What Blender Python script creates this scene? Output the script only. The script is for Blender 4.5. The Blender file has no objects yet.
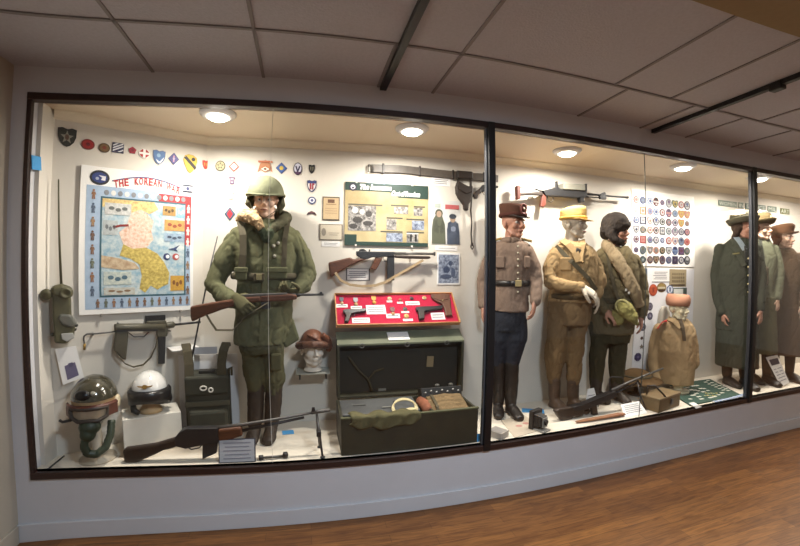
import bpy, bmesh, math, random
import numpy as np
from mathutils import Vector, Matrix, Euler, Quaternion, noise
R = math.radians
PI = math.pi
random.seed(7)
SC = bpy.context.scene
COL = SC.collection

# ------------------------------------------------------------------ camera
# wide angle lens: 800x546 frame, radial law theta = r/f + k (r/f)^3
F, K3, YAW, PITCH, ROLL = 394.543, -0.133334, 0.237003, -0.010960, 0.0087794
CZ = 1.644


def _rot(d):
    d = np.array(d, float)
    cr, sr = math.cos(ROLL), math.sin(ROLL)
    d = d @ np.array([[cr, 0, -sr], [0, 1, 0], [sr, 0, cr]]).T
    cp, sp = math.cos(PITCH), math.sin(PITCH)
    d = d @ np.array([[1, 0, 0], [0, cp, -sp], [0, sp, cp]]).T
    cy, sy = math.cos(YAW), math.sin(YAW)
    d = d @ np.array([[cy, sy, 0], [-sy, cy, 0], [0, 0, 1]]).T
    return Vector(d)


def ray(px, py):
    u, v = (px - 400) / F, -(py - 273) / F
    r = math.hypot(u, v)
    th = r + K3 * r ** 3
    s = math.sin(th) / max(r, 1e-9)
    return _rot((u * s, math.cos(th), v * s))


def PY(px, py, y):
    d = ray(px, py)
    return d * (y / d.y) + Vector((0, 0, CZ))


def PZ(px, py, z):
    d = ray(px, py)
    return d * ((z - CZ) / d.z) + Vector((0, 0, CZ))


# slanted display wall on the left of the case: from A0 to A1
A0, A1 = Vector((-1.63, 2.6, 0)), Vector((-0.776, 3.1, 0))
ADIR = (A1 - A0).normalized()
ANG = math.atan2(ADIR.y, ADIR.x)
ANRM = Vector((ADIR.y, -ADIR.x, 0))


def PA(px, py, off=0.0):
    d = ray(px, py)
    o = A0 + ANRM * off
    t = (o - Vector((0, 0, CZ))).dot(ANRM) / d.dot(ANRM)
    return d * t + Vector((0, 0, CZ))


cam = bpy.data.cameras.new('camera')
cam.type = 'PANO'
cam.panorama_type = 'FISHEYE_LENS_POLYNOMIAL'
cam.sensor_fit = 'HORIZONTAL'
cam.sensor_width = 36.0
cam.sensor_height = 36.0 * 546 / 800
_q = 800 / 36.0 / F
cam.fisheye_fov = R(300)
cam.fisheye_polynomial_k0 = 0
cam.fisheye_polynomial_k1 = -_q
cam.fisheye_polynomial_k2 = 0
cam.fisheye_polynomial_k3 = -K3 * _q ** 3
cam.fisheye_polynomial_k4 = 0
cam.clip_start = 0.02
camo = bpy.data.objects.new('camera', cam)
COL.objects.link(camo)
_r, _f, _u = _rot((1, 0, 0)), _rot((0, 1, 0)), _rot((0, 0, 1))
_m = Matrix((( _r.x, _u.x, -_f.x, 0), (_r.y, _u.y, -_f.y, 0), (_r.z, _u.z, -_f.z, CZ), (0, 0, 0, 1)))
camo.matrix_world = _m
SC.camera = camo

# ------------------------------------------------------------------ materials
MATS = {}


def lin(c):
    def f(v):
        v /= 255.0
        return v / 12.92 if v <= 0.04045 else ((v + 0.055) / 1.055) ** 2.4
    return tuple(f(v) for v in c[:3]) + (1.0,)


def mat(name, col, rough=0.6, metal=0.0, var=0.0, scale=20.0, bump=0.0, bscale=None, col2=None, spec=None, coat=0.0, stretch=None, sheen=0.0):
    """procedural principled material; var = how far the noise pulls the colour to col2"""
    if name in MATS:
        return MATS[name]
    m = bpy.data.materials.new(name)
    m.use_nodes = True
    nt = m.node_tree
    b = nt.nodes['Principled BSDF']
    b.inputs['Roughness'].default_value = rough
    b.inputs['Metallic'].default_value = metal
    if spec is not None:
        b.inputs['Specular IOR Level'].default_value = spec
    if coat:
        b.inputs['Coat Weight'].default_value = coat
        b.inputs['Coat Roughness'].default_value = 0.08
    if sheen:
        b.inputs['Sheen Weight'].default_value = sheen
    b.inputs['Base Color'].default_value = lin(col)
    if var or bump:
        tc = nt.nodes.new('ShaderNodeTexCoord')
        mp = nt.nodes.new('ShaderNodeMapping')
        nt.links.new(tc.outputs['Object'], mp.inputs['Vector'])
        if stretch:
            mp.inputs['Scale'].default_value = stretch
        n = nt.nodes.new('ShaderNodeTexNoise')
        n.inputs['Scale'].default_value = scale
        n.inputs['Detail'].default_value = 5
        n.inputs['Roughness'].default_value = 0.6
        nt.links.new(mp.outputs[0], n.inputs['Vector'])
        if var:
            c2 = col2 if col2 else tuple(v * 0.6 for v in col)
            mr = nt.nodes.new('ShaderNodeMapRange')
            mr.inputs['From Min'].default_value = 0.35
            mr.inputs['From Max'].default_value = 0.68
            mr.inputs['To Max'].default_value = var
            nt.links.new(n.outputs['Fac'], mr.inputs['Value'])
            mx = nt.nodes.new('ShaderNodeMix')
            mx.data_type = 'RGBA'
            mx.inputs['A'].default_value = lin(col)
            mx.inputs['B'].default_value = lin(c2)
            nt.links.new(mr.outputs[0], mx.inputs['Factor'])
            nt.links.new(mx.outputs['Result'], b.inputs['Base Color'])
        if bump:
            n2 = n
            if bscale:
                n2 = nt.nodes.new('ShaderNodeTexNoise')
                n2.inputs['Scale'].default_value = bscale
                n2.inputs['Detail'].default_value = 3
                nt.links.new(mp.outputs[0], n2.inputs['Vector'])
            bp = nt.nodes.new('ShaderNodeBump')
            bp.inputs['Strength'].default_value = bump
            bp.inputs['Distance'].default_value = 0.01
            nt.links.new(n2.outputs['Fac'], bp.inputs['Height'])
            nt.links.new(bp.outputs[0], b.inputs['Normal'])
    MATS[name] = m
    return m


def flat(col, rough=0.55):
    """plain painted or printed colour"""
    if min(col) < 200:
        col = tuple(v * .84 for v in col)   # printed inks are duller than the paper
    return mat('print_%02x%02x%02x' % tuple(int(v) for v in col), col, rough)


def emit(name, col, strength):
    m = bpy.data.materials.new(name)
    m.use_nodes = True
    nt = m.node_tree
    nt.nodes.clear()
    o = nt.nodes.new('ShaderNodeOutputMaterial')
    e = nt.nodes.new('ShaderNodeEmission')
    e.inputs[0].default_value = lin(col)
    e.inputs[1].default_value = strength
    nt.links.new(e.outputs[0], o.inputs[0])
    MATS[name] = m
    return m


# ------------------------------------------------------------------ mesh builder
class MB:
    def __init__(s):
        s.v, s.f, s.m, s.sm = [], [], [], []
        s.mats = []
        s.M = Matrix.Identity(4)

    def at(s, loc=(0, 0, 0), rot=(0, 0, 0), scale=1.0):
        s.M = Matrix.Translation(loc) @ Euler(rot).to_matrix().to_4x4() @ Matrix.Scale(scale, 4)
        return s

    def mi(s, m):
        if m is None:
            return 0
        if m not in s.mats:
            s.mats.append(m)
        return s.mats.index(m)

    def add(s, vs, fs, m=None, smooth=False):
        o = len(s.v)
        s.v += [tuple(s.M @ Vector(v)) for v in vs]
        k = s.mi(m)
        for f in fs:
            s.f.append([o + i for i in f])
            s.m.append(k)
            s.sm.append(smooth)
        return s

    def box(s, c, d, rot=(0, 0, 0), m=None, taper=(1, 1)):
        x, y, z = d[0] / 2, d[1] / 2, d[2] / 2
        E = Euler(rot).to_matrix()
        vs = []
        for sz in (-1, 1):
            tx, ty = (taper if sz > 0 else (1, 1))
            for sx, sy in ((-1, -1), (1, -1), (1, 1), (-1, 1)):
                vs.append(Vector(c) + E @ Vector((sx * x * tx, sy * y * ty, sz * z)))
        return s.add(vs, [(3, 2, 1, 0), (4, 5, 6, 7), (0, 1, 5, 4), (1, 2, 6, 5), (2, 3, 7, 6), (3, 0, 4, 7)], m)

    def prism(s, pts, y0, y1, m=None, smooth=False):
        """outline in local x,z; front at y0 (towards -y), back at y1"""
        a = sum(pts[i][0] * pts[(i + 1) % len(pts)][1] - pts[(i + 1) % len(pts)][0] * pts[i][1] for i in range(len(pts)))
        if a < 0:
            pts = pts[::-1]
        n = len(pts)
        vs = [(p[0], y0, p[1]) for p in pts] + [(p[0], y1, p[1]) for p in pts]
        fs = [tuple(range(n)), tuple(range(2 * n - 1, n - 1, -1))]
        fs += [(i, i + n, (i + 1) % n + n, (i + 1) % n) for i in range(n)]
        return s.add(vs, fs, m, smooth)

    def plate(s, pts, z0, z1, m=None):
        """outline in local x,y; from z0 up to z1"""
        a = sum(pts[i][0] * pts[(i + 1) % len(pts)][1] - pts[(i + 1) % len(pts)][0] * pts[i][1] for i in range(len(pts)))
        if a < 0:
            pts = pts[::-1]
        n = len(pts)
        vs = [(p[0], p[1], z0) for p in pts] + [(p[0], p[1], z1) for p in pts]
        fs = [tuple(range(n - 1, -1, -1)), tuple(range(n, 2 * n))]
        fs += [(i, (i + 1) % n, (i + 1) % n + n, i + n) for i in range(n)]
        return s.add(vs, fs, m)

    def loft(s, rings, m=None, smooth=True, caps=True):
        n = len(rings[0])
        vs = [p for r in rings for p in r]
        fs = []
        for i in range(len(rings) - 1):
            for j in range(n):
                a, b = i * n + j, i * n + (j + 1) % n
                fs.append((a, b, b + n, a + n))
        if caps:
            fs.append(tuple(range(n - 1, -1, -1)))
            o = (len(rings) - 1) * n
            fs.append(tuple(range(o, o + n)))
        return s.add(vs, fs, m, smooth)

    def tube(s, path, r, seg=8, m=None, caps=True, smooth=True, flat_=1.0, up=None):
        """r: number or list. flat_ squashes the section across `up`"""
        P = [Vector(p) for p in path]
        n = len(P)
        rr = r if isinstance(r, (list, tuple)) else [r] * n
        T = []
        for i in range(n):
            t = (P[min(i + 1, n - 1)] - P[max(i - 1, 0)])
            T.append(t.normalized() if t.length > 1e-9 else Vector((0, 0, 1)))
        u = Vector(up) if up else (Vector((0, 0, 1)) if abs(T[0].z) < 0.9 else Vector((0, 1, 0)))
        rings = []
        for i in range(n):
            if not up or i == 0:
                u = (u - T[i] * u.dot(T[i]))
                u = u.normalized() if u.length > 1e-6 else T[i].orthogonal().normalized()
            else:
                uu = Vector(up)
                uu = uu - T[i] * uu.dot(T[i])
                if uu.length > 1e-6:
                    u = uu.normalized()
            w = T[i].cross(u)
            ri = rr[i]
            rings.append([P[i] + (u * math.sin(2 * PI * k / seg) * flat_ + w * math.cos(2 * PI * k / seg)) * ri for k in range(seg)])
        return s.loft(rings, m, smooth, caps)

    def ribbon(s, path, w, t, up, m=None):
        """flat strap: w along `up`, t across"""
        P = [Vector(p) for p in path]
        n = len(P)
        rings = []
        for i in range(n):
            T = (P[min(i + 1, n - 1)] - P[max(i - 1, 0)]).normalized()
            u = Vector(up)
            u = (u - T * u.dot(T)).normalized()
            q = T.cross(u)
            rings.append([P[i] + u * w / 2 + q * t / 2, P[i] - u * w / 2 + q * t / 2, P[i] - u * w / 2 - q * t / 2, P[i] + u * w / 2 - q * t / 2])
        return s.loft(rings, m, False, True)

    def lathe(s, prof, seg=24, m=None, axis='z', smooth=True, c=(0, 0, 0), sx=1.0, sy=1.0):
        rings = []
        for r, z in prof:
            ring = []
            for k in range(seg):
                a = 2 * PI * k / seg
                x, y = r * math.cos(a) * sx, r * math.sin(a) * sy
                p = (x, y, z) if axis == 'z' else ((z, x, y) if axis == 'x' else (y, z, x))
                ring.append((p[0] + c[0], p[1] + c[1], p[2] + c[2]))
            rings.append(ring)
        return s.loft(rings, m, smooth, True)

    def ball(s, c, r, rot=(0, 0, 0), seg=16, m=None, lo=-1.0, hi=1.0):
        """ellipsoid, or the slice of it between lo and hi of its height"""
        r = (r, r, r) if not isinstance(r, (tuple, list)) else r
        E = Euler(rot).to_matrix()
        n = max(6, seg // 2)
        a0, a1 = math.asin(lo), math.asin(hi)
        rings = []
        for i in range(n + 1):
            a = a0 + (a1 - a0) * i / n
            cr = max(math.cos(a), 1e-3)
            rings.append([Vector(c) + E @ Vector((r[0] * cr * math.cos(2 * PI * k / seg), r[1] * cr * math.sin(2 * PI * k / seg), r[2] * math.sin(a))) for k in range(seg)])
        return s.loft(rings, m, True, True)

    def shell(s, c, r, t, lo, rot=(0, 0, 0), seg=28, m=None, hi=0.9999):
        """open dome with wall thickness t (cap or helmet)"""
        E = Euler(rot).to_matrix()
        n = 10
        out = []
        a0, a1 = math.asin(lo), math.asin(hi)
        for i in range(n + 1):
            a = a0 + (a1 - a0) * i / n
            out.append((math.cos(a), math.sin(a), 0))
        inn = [(x, y, t) for x, y, _ in reversed(out)]
        rings = []
        for cx, cz, tt in out + inn:
            rings.append([Vector(c) + E @ Vector(((r[0] - tt) * max(cx, 1e-3) * math.cos(2 * PI * k / seg), (r[1] - tt) * max(cx, 1e-3) * math.sin(2 * PI * k / seg), (r[2] - tt) * cz)) for k in range(seg)])
        rings.append(rings[0])
        return s.loft(rings, m, True, False)

    def mesh(s, name, mats=None):
        me = bpy.data.meshes.new(name)
        me.from_pydata(s.v, [], s.f)
        for m in (s.mats or []):
            me.materials.append(m)
        me.polygons.foreach_set('material_index', s.m)
        me.polygons.foreach_set('use_smooth', s.sm)
        me.update()
        return me

    def build(s, name, m=None, parent=None, bevel=0.0, loc=None, rz=None, seg=2):
        if m is not None and not s.mats:
            s.mats = [m]
        me = s.mesh(name)
        o = bpy.data.objects.new(name, me)
        COL.objects.link(o)
        if parent is not None:
            o.parent = parent
        if loc is not None:
            o.location = loc
        if rz is not None:
            o.rotation_euler = (0, 0, rz) if not isinstance(rz, (tuple, list)) else rz
        if bevel:
            b = o.modifiers.new('bevel', 'BEVEL')
            b.width = bevel
            b.segments = seg
            b.limit_method = 'ANGLE'
            b.angle_limit = R(40)
        return o

    def cloth(s, name, m, parent=None, voxel=0.01, smooth=2, fold=None, loc=None, rz=None):
        """melt the collected closed shapes into ONE continuous surface, then push it along its normals by fold(co)"""
        me = s.mesh(name)
        t = bpy.data.objects.new('tmp', me)
        COL.objects.link(t)
        rm = t.modifiers.new('r', 'REMESH')
        rm.mode = 'VOXEL'
        rm.voxel_size = voxel
        if smooth:
            sm = t.modifiers.new('s', 'SMOOTH')
            sm.factor = 0.5
            sm.iterations = smooth
        dg = bpy.context.evaluated_depsgraph_get()
        dg.update()
        me2 = bpy.data.meshes.new_from_object(t.evaluated_get(dg))
        bpy.data.objects.remove(t)
        bpy.data.meshes.remove(me)
        me2.name = name
        if fold:
            n = len(me2.vertices)
            co = np.empty(n * 3)
            me2.vertices.foreach_get('co', co)
            no = np.empty(n * 3)
            me2.vertices.foreach_get('normal', no)
            co = co.reshape(-1, 3)
            no = no.reshape(-1, 3)
            d = np.array([fold(c) for c in co])
            co = co + no * d[:, None]
            me2.vertices.foreach_set('co', co.ravel())
        me2.materials.clear()
        me2.materials.append(m)
        me2.polygons.foreach_set('use_smooth', [True] * len(me2.polygons))
        me2.polygons.foreach_set('material_index', [0] * len(me2.polygons))
        me2.update()
        o = bpy.data.objects.new(name, me2)
        COL.objects.link(o)
        if parent is not None:
            o.parent = parent
        if loc is not None:
            o.location = loc
        if rz is not None:
            o.rotation_euler = (0, 0, rz)
        return o


def folds(sx, sz, amp, seed=0.0):
    def f(c):
        v = Vector((c[0] * sx + seed, c[1] * sx + seed * 2, c[2] * sz - seed))
        n1 = noise.noise(v * 1.7 + Vector((3.1, 7.7, 1.3)))
        n2 = noise.noise(v * 3.1 + Vector((9.1, 2.7, 5.3)))
        return amp * (noise.noise(v) + 0.4 * noise.noise(v * 2.1) - 3.2 * max(0.0, 0.2 - abs(n1)) - 1.6 * max(0.0, 0.16 - abs(n2)))
    return f


def tag(o, label, cat, group=None):
    o['label'] = label
    o['category'] = cat
    if group:
        o['group'] = group
    return o


def thing(name, label, cat, loc=(0, 0, 0), rz=0.0, group=None, rot=None):
    o = bpy.data.objects.new(name, None)
    o.empty_display_size = 0.05
    COL.objects.link(o)
    o.location = loc
    o.rotation_euler = rot if rot else (0, 0, rz)
    return tag(o, label, cat, group)


def struct(o):
    o['kind'] = 'structure'
    return o


def oval(cx, cz, rx, rz_, n=20, a0=0.0):
    return [(cx + rx * math.cos(a0 + 2 * PI * i / n), cz + rz_ * math.sin(a0 + 2 * PI * i / n)) for i in range(n)]


def rect(cx, cz, w, h):
    return [(cx - w / 2, cz - h / 2), (cx + w / 2, cz - h / 2), (cx + w / 2, cz + h / 2), (cx - w / 2, cz + h / 2)]


def text_mesh(mb, s, x, z, size, y, m, depth=0.0015, align='LEFT', rot=0.0, fit=None, bold=0.0, shear=0.0):
    """lettering standing in the local xz plane, its face at y"""
    cu = bpy.data.curves.new('t', 'FONT')
    cu.body = s
    cu.size = size
    cu.align_x = align
    cu.offset = bold
    cu.shear = shear
    cu.resolution_u = 2
    o = bpy.data.objects.new('t', cu)
    COL.objects.link(o)
    dg = bpy.context.evaluated_depsgraph_get()
    dg.update()
    me = bpy.data.meshes.new_from_object(o.evaluated_get(dg))
    bpy.data.objects.remove(o)
    vs = [v.co.copy() for v in me.vertices]
    k = 1.0
    if fit and vs:
        wd = max(v.x for v in vs) - min(v.x for v in vs)
        k = fit / wd if wd > 0 else 1
    c, sn = math.cos(rot), math.sin(rot)
    mb.add([(x + v.x * k * c - v.y * sn, y, z + v.x * k * sn + v.y * c) for v in vs], [tuple(p.vertices) for p in me.polygons], m)
    bpy.data.meshes.remove(me)
    bpy.data.curves.remove(cu)


SC.view_settings.view_transform = 'Standard'
SC.view_settings.look = 'None'
SC.view_settings.gamma = 1.0
SC.view_settings.exposure = 0.0
SC.view_settings.use_curve_mapping = False
# ------------------------------------------------------------------ setting
ZC, ZTOP, ZB, ZF, WY = 2.813, 2.653, 0.383, 0.425, 2.4
CX0, PW = -1.652, 2.858
POST = [CX0 + PW, CX0 + 2 * PW, CX0 + 3 * PW]
WLX, XR, YN = -1.743, 9.2, -3.2
CASEC = 2.63
BY = 3.1

m_wall = mat('gallery_wall_paint', (206, 206, 210), 0.75, var=0.25, scale=3, col2=(192, 190, 192), bump=0.05, bscale=180)
m_lwall = mat('side_wall_paint', (184, 174, 158), 0.75, var=0.3, scale=3, col2=(168, 158, 142), bump=0.05, bscale=180)
m_case = mat('case_wall_paint', (214, 208, 198), 0.7, var=0.15, scale=2.5, col2=(204, 197, 184))
m_caseceil = mat('case_ceiling_paint', (216, 200, 176), 0.7)
m_casefloor = mat('case_floor_cloth', (222, 212, 196), 0.8, var=0.2, scale=6, col2=(206, 194, 176))
m_frame = mat('dark_brown_wood', (58, 36, 30), 0.45, var=0.7, scale=12, col2=(36, 24, 22), stretch=(1, 8, 8))
m_black = mat('black_metal', (20, 18, 20), 0.45)
m_alu = mat('aluminium', (96, 98, 104), 0.4, metal=0.5)
m_tile = mat('ceiling_tile', (184, 184, 194), 0.9, var=0.35, scale=60, col2=(160, 160, 170), bump=0.25, bscale=90)
m_grid = mat('ceiling_grid', (132, 128, 130), 0.7)
m_soffit = mat('tan_soffit_paint', (142, 122, 88), 0.8, var=0.3, scale=30, col2=(126, 108, 78))


def wood_floor():
    m = bpy.data.materials.new('oak_floor_planks')
    m.use_nodes = True
    nt = m.node_tree
    b = nt.nodes['Principled BSDF']
    tc = nt.nodes.new('ShaderNodeTexCoord')
    mp = nt.nodes.new('ShaderNodeMapping')
    nt.links.new(tc.outputs['Object'], mp.inputs[0])
    br = nt.nodes.new('ShaderNodeTexBrick')
    br.inputs['Scale'].default_value = 1.0
    br.inputs['Brick Width'].default_value = 0.75
    br.inputs['Row Height'].default_value = 0.075
    br.inputs['Mortar Size'].default_value = 0.0011
    br.inputs['Mortar Smooth'].default_value = 0.4
    br.inputs['Bias'].default_value = 0.0
    br.offset = 0.37
    br.inputs['Color1'].default_value = lin((154, 102, 52))
    br.inputs['Color2'].default_value = lin((124, 78, 38))
    br.inputs['Mortar'].default_value = lin((70, 40, 22))
    nt.links.new(mp.outputs[0], br.inputs['Vector'])
    mp2 = nt.nodes.new('ShaderNodeMapping')
    mp2.inputs['Scale'].default_value = (2.2, 26, 1)
    nt.links.new(tc.outputs['Object'], mp2.inputs[0])
    n = nt.nodes.new('ShaderNodeTexNoise')
    n.inputs['Scale'].default_value = 2.0
    n.inputs['Detail'].default_value = 7
    n.inputs['Distortion'].default_value = 1.2
    nt.links.new(mp2.outputs[0], n.inputs['Vector'])
    cr = nt.nodes.new('ShaderNodeValToRGB')
    cr.color_ramp.elements[0].position = 0.35
    cr.color_ramp.elements[0].color = (0.42, 0.36, 0.32, 1)
    cr.color_ramp.elements[1].position = 0.62
    cr.color_ramp.elements[1].color = (1, 1, 1, 1)
    nt.links.new(n.outputs['Fac'], cr.inputs[0])
    mx = nt.nodes.new('ShaderNodeMix')
    mx.data_type = 'RGBA'
    mx.blend_type = 'MULTIPLY'
    mx.inputs['Factor'].default_value = 0.75
    nt.links.new(br.outputs['Color'], mx.inputs['A'])
    nt.links.new(cr.outputs[0], mx.inputs['B'])
    nt.links.new(mx.outputs['Result'], b.inputs['Base Color'])
    b.inputs['Roughness'].default_value = 0.38
    MATS['oak'] = m
    return m


def glass_mat():
    m = bpy.data.materials.new('display_glass')
    m.use_nodes = True
    nt = m.node_tree
    nt.nodes.clear()
    o = nt.nodes.new('ShaderNodeOutputMaterial')
    t = nt.nodes.new('ShaderNodeBsdfTransparent')
    t.inputs[0].default_value = (0.985, 0.985, 0.98, 1)
    g = nt.nodes.new('ShaderNodeBsdfGlossy')
    g.inputs['Roughness'].default_value = 0.03
    lw = nt.nodes.new('ShaderNodeLayerWeight')
    lw.inputs[0].default_value = 0.5
    p = nt.nodes.new('ShaderNodeMath')
    p.operation = 'POWER'
    p.inputs[1].default_value = 4.0
    nt.links.new(lw.outputs['Facing'], p.inputs[0])
    fr = nt.nodes.new('ShaderNodeMath')
    fr.operation = 'MULTIPLY_ADD'
    fr.inputs[1].default_value = 0.7
    fr.inputs[2].default_value = 0.022
    nt.links.new(p.outputs[0], fr.inputs[0])
    mx = nt.nodes.new('ShaderNodeMixShader')
    nt.links.new(fr.outputs[0], mx.inputs[0])
    nt.links.new(t.outputs[0], mx.inputs[1])
    nt.links.new(g.outputs[0], mx.inputs[2])
    nt.links.new(mx.outputs[0], o.inputs[0])
    MATS['display_glass'] = m
    return m


m_oak = wood_floor()
m_glass = glass_mat()
m_edge = mat('glass_edge', (70, 74, 70), 0.3)

b = MB(); b.box(((WLX + XR) / 2, (WY + YN) / 2 , -0.05), (XR - WLX + 0.4, WY - YN + 0.3, 0.1))
struct(b.build('floor', m_oak))
# ceiling: tiles up to the tan soffit line at y = 1.1, then the soffit
b = MB(); b.box(((WLX + XR) / 2, (1.1 + WY) / 2 + 0.05, ZC + 0.04), (XR - WLX + 0.4, WY - 1.1 + 0.1, 0.08))
ceil = struct(b.build('ceiling', m_tile))
b = MB()
gz = ZC - 0.003
b.box(((WLX + XR) / 2, 1.885, gz), (XR - WLX, 0.018, 0.008))
for x, y0, y1 in ((-0.95, 1.1, WY), (-0.29, 1.1, WY), (0.425, 1.885, WY), (0.79, 1.1, WY), (1.83, 1.1, 1.885), (1.95, 1.885, WY), (2.32, 1.1, 1.885), (2.58, 1.885, WY), (3.12, 1.885, WY), (3.3, 1.1, 1.885), (3.75, 1.885, WY), (4.4, 1.1, WY), (5.6, 1.1, WY), (6.8, 1.1, WY)):
    b.box((x, (y0 + y1) / 2, gz), (0.018, y1 - y0, 0.008))
b.build('grid_strips', m_grid, ceil)
b = MB(); b.box(((WLX + XR) / 2, (1.1 + YN) / 2, ZC + 0.03), (XR - WLX + 0.4, 1.1 - YN, 0.1))
o = struct(b.build('ceiling_soffit', m_soffit))

# gallery walls
b = MB(); b.box((WLX - 0.05, (WY + YN) / 2 + 0.2, ZC / 2), (0.1, WY - YN + 0.6, ZC))
struct(b.build('wall_left', m_lwall))
b = MB(); b.box((XR + 0.05, (WY + YN) / 2 + 0.5, ZC / 2), (0.1, WY - YN + 1.6, ZC))
struct(b.build('wall_right', m_wall))
b = MB(); b.box(((WLX + XR) / 2, YN - 0.05, ZC / 2), (XR - WLX + 0.2, 0.1, ZC))
struct(b.build('wall_near', m_wall))
b = MB()
b.box(((WLX + XR) / 2, WY + 0.05, (ZTOP + ZC) / 2), (XR - WLX, 0.1, ZC - ZTOP))
b.box(((WLX + XR) / 2, WY + 0.05, ZB / 2), (XR - WLX, 0.1, ZB))
b.box(((WLX + CX0) / 2, WY + 0.05, (ZB + ZTOP) / 2), (CX0 - WLX, 0.1, ZTOP - ZB))
struct(b.build('wall_front', m_wall))
b = MB(); b.box(((WLX + XR) / 2, WY - 0.008, 0.055), (XR - WLX, 0.016, 0.11))
struct(b.build('baseboard_front', m_wall, bevel=0.004))
b = MB(); b.box((WLX + 0.008, (WY + YN) / 2 - 0.01, 0.055), (0.016, WY - YN - 0.02, 0.11))
struct(b.build('baseboard_left', m_lwall, bevel=0.004))

# inside of the display case
XC = 7.9
b = MB(); b.box(((A1.x + XC) / 2, BY + 0.04, (ZF + CASEC) / 2), (XC - A1.x + 0.1, 0.08, CASEC - ZF))
struct(b.build('wall_back', m_case))
b = MB(); c = (A0 + A1) / 2
b.box((c.x - ANRM.x * 0.04, c.y - ANRM.y * 0.04, (ZF + CASEC) / 2), ((A1 - A0).length + 0.02, 0.08, CASEC - ZF), rot=(0, 0, ANG))
struct(b.build('wall_slanted', m_case))
b = MB(); b.box((A0.x - 0.01, (WY + 0.1 + A0.y) / 2, (ZF + CASEC) / 2), (0.03, A0.y - WY - 0.1 + 0.03, CASEC - ZF))
struct(b.build('wall_side', m_case))
b = MB(); b.box((XC + 0.02, (WY + 0.1 + BY) / 2, (ZF + CASEC) / 2), (0.04, BY - WY, CASEC - ZF))
struct(b.build('wall_end', m_case))
b = MB(); b.plate([(CX0, WY + 0.005), (XC, WY + 0.005), (XC, BY + 0.05), (A1.x, BY + 0.05), (CX0, A0.y)], ZB, ZF)
struct(b.build('floor_case', m_casefloor))
b = MB(); b.plate([(CX0 - 0.04, WY + 0.1), (XC, WY + 0.1), (XC, BY + 0.05), (A1.x - 0.03, BY + 0.05), (CX0 - 0.04, A0.y + 0.02)], CASEC, CASEC + 0.05)
struct(b.build('ceiling_case', m_caseceil))
# moulding where the case walls meet its ceiling
m_mould = mat('cream_moulding', (226, 214, 192), 0.6)
prof = [(0, 0), (0.012, 0.0), (0.016, 0.012), (0.03, 0.03), (0.045, 0.042), (0.048, 0.055), (0, 0.055)]


def moulding(name, p0, p1, n):
    b = MB()
    rings = []
    for p in (p0, p1):
        rings.append([(p[0] + n[0] * a, p[1] + n[1] * a, CASEC - 0.055 + h) for a, h in prof])
    b.loft(rings, m_mould, False, True)
    return struct(b.build(name))


moulding('trim_1', (A1.x - 0.01, BY), (XC, BY), (0, -1))
moulding('trim_2', (A0.x, A0.y), (A1.x + 0.02, A1.y + 0.01), (ANRM.x, ANRM.y))

# glazed fronts: frame bars, mullions, two sheets of glass each
FW = 0.042
for i in range(3):
    x0, x1 = CX0 + i * PW, CX0 + (i + 1) * PW
    root = bpy.data.objects.new('window_%d' % (i + 1), None)
    COL.objects.link(root)
    struct(root)
    b = MB()
    b.box(((x0 + x1) / 2, WY + 0.012, ZTOP - FW / 2), (x1 - x0, 0.06, FW))
    b.box(((x0 + x1) / 2, WY + 0.012, ZB + FW / 2), (x1 - x0, 0.06, FW))
    if i == 0:
        b.box((x0 + 0.011, WY + 0.002, (ZB + ZTOP) / 2), (0.026, 0.03, ZTOP - ZB))
    b.build('frame', m_frame, root, bevel=0.004)
    b = MB()
    b.box((x1, WY - 0.002, (ZB + ZTOP) / 2), (0.05, 0.05, ZTOP - ZB - 0.004))
    b.build('mullion', m_black, root, bevel=0.003)
    b = MB()
    b.box((x1 - 0.031, WY + 0.012, (ZB + ZTOP) / 2), (0.010, 0.03, ZTOP - ZB - 0.09))
    b.build('mullion_strip', m_alu, root, bevel=0.002)
    xm = (x0 + x1) / 2
    for a, c in ((x0 + (0.008 if i == 0 else 0.02), xm - 0.0015), (xm + 0.0015, x1 - 0.036)):
        b = MB()
        b.box(((a + c) / 2, WY + 0.02, (ZB + ZTOP) / 2), (c - a, 0.006, ZTOP - ZB - 2 * FW + 0.01))
        b.build('pane', m_glass, root)
    b = MB()
    b.box((xm, WY + 0.02, (ZB + ZTOP) / 2), (0.003 if i else 0.0018, 0.006, ZTOP - ZB - 2 * FW + 0.01))
    b.build('pane_joint', m_edge if i else mat('clear_sealant', (206, 202, 192), 0.4), root)

# black rails across the ceiling
def ceil_rail(x, label, clamp=None):
    t = thing('ceiling_rail', label, 'ceiling rail', (x, 0, ZC), 0, 'black ceiling rails')
    b = MB(); b.box((0, 1.05, -0.016), (0.042, 2.68, 0.032)); b.build('rail', m_black, t, bevel=0.003)
    if clamp:
        b = MB(); b.box((0, clamp, -0.03), (0.06, 0.07, 0.05)); b.build('clamp', m_black, t, bevel=0.008)


ceil_rail(0.455, 'black rail on the ceiling ending above the middle of the first big window', None)
ceil_rail(2.715, 'black rail with a small clamp running across the ceiling by the tan soffit corner', 1.44)

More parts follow.
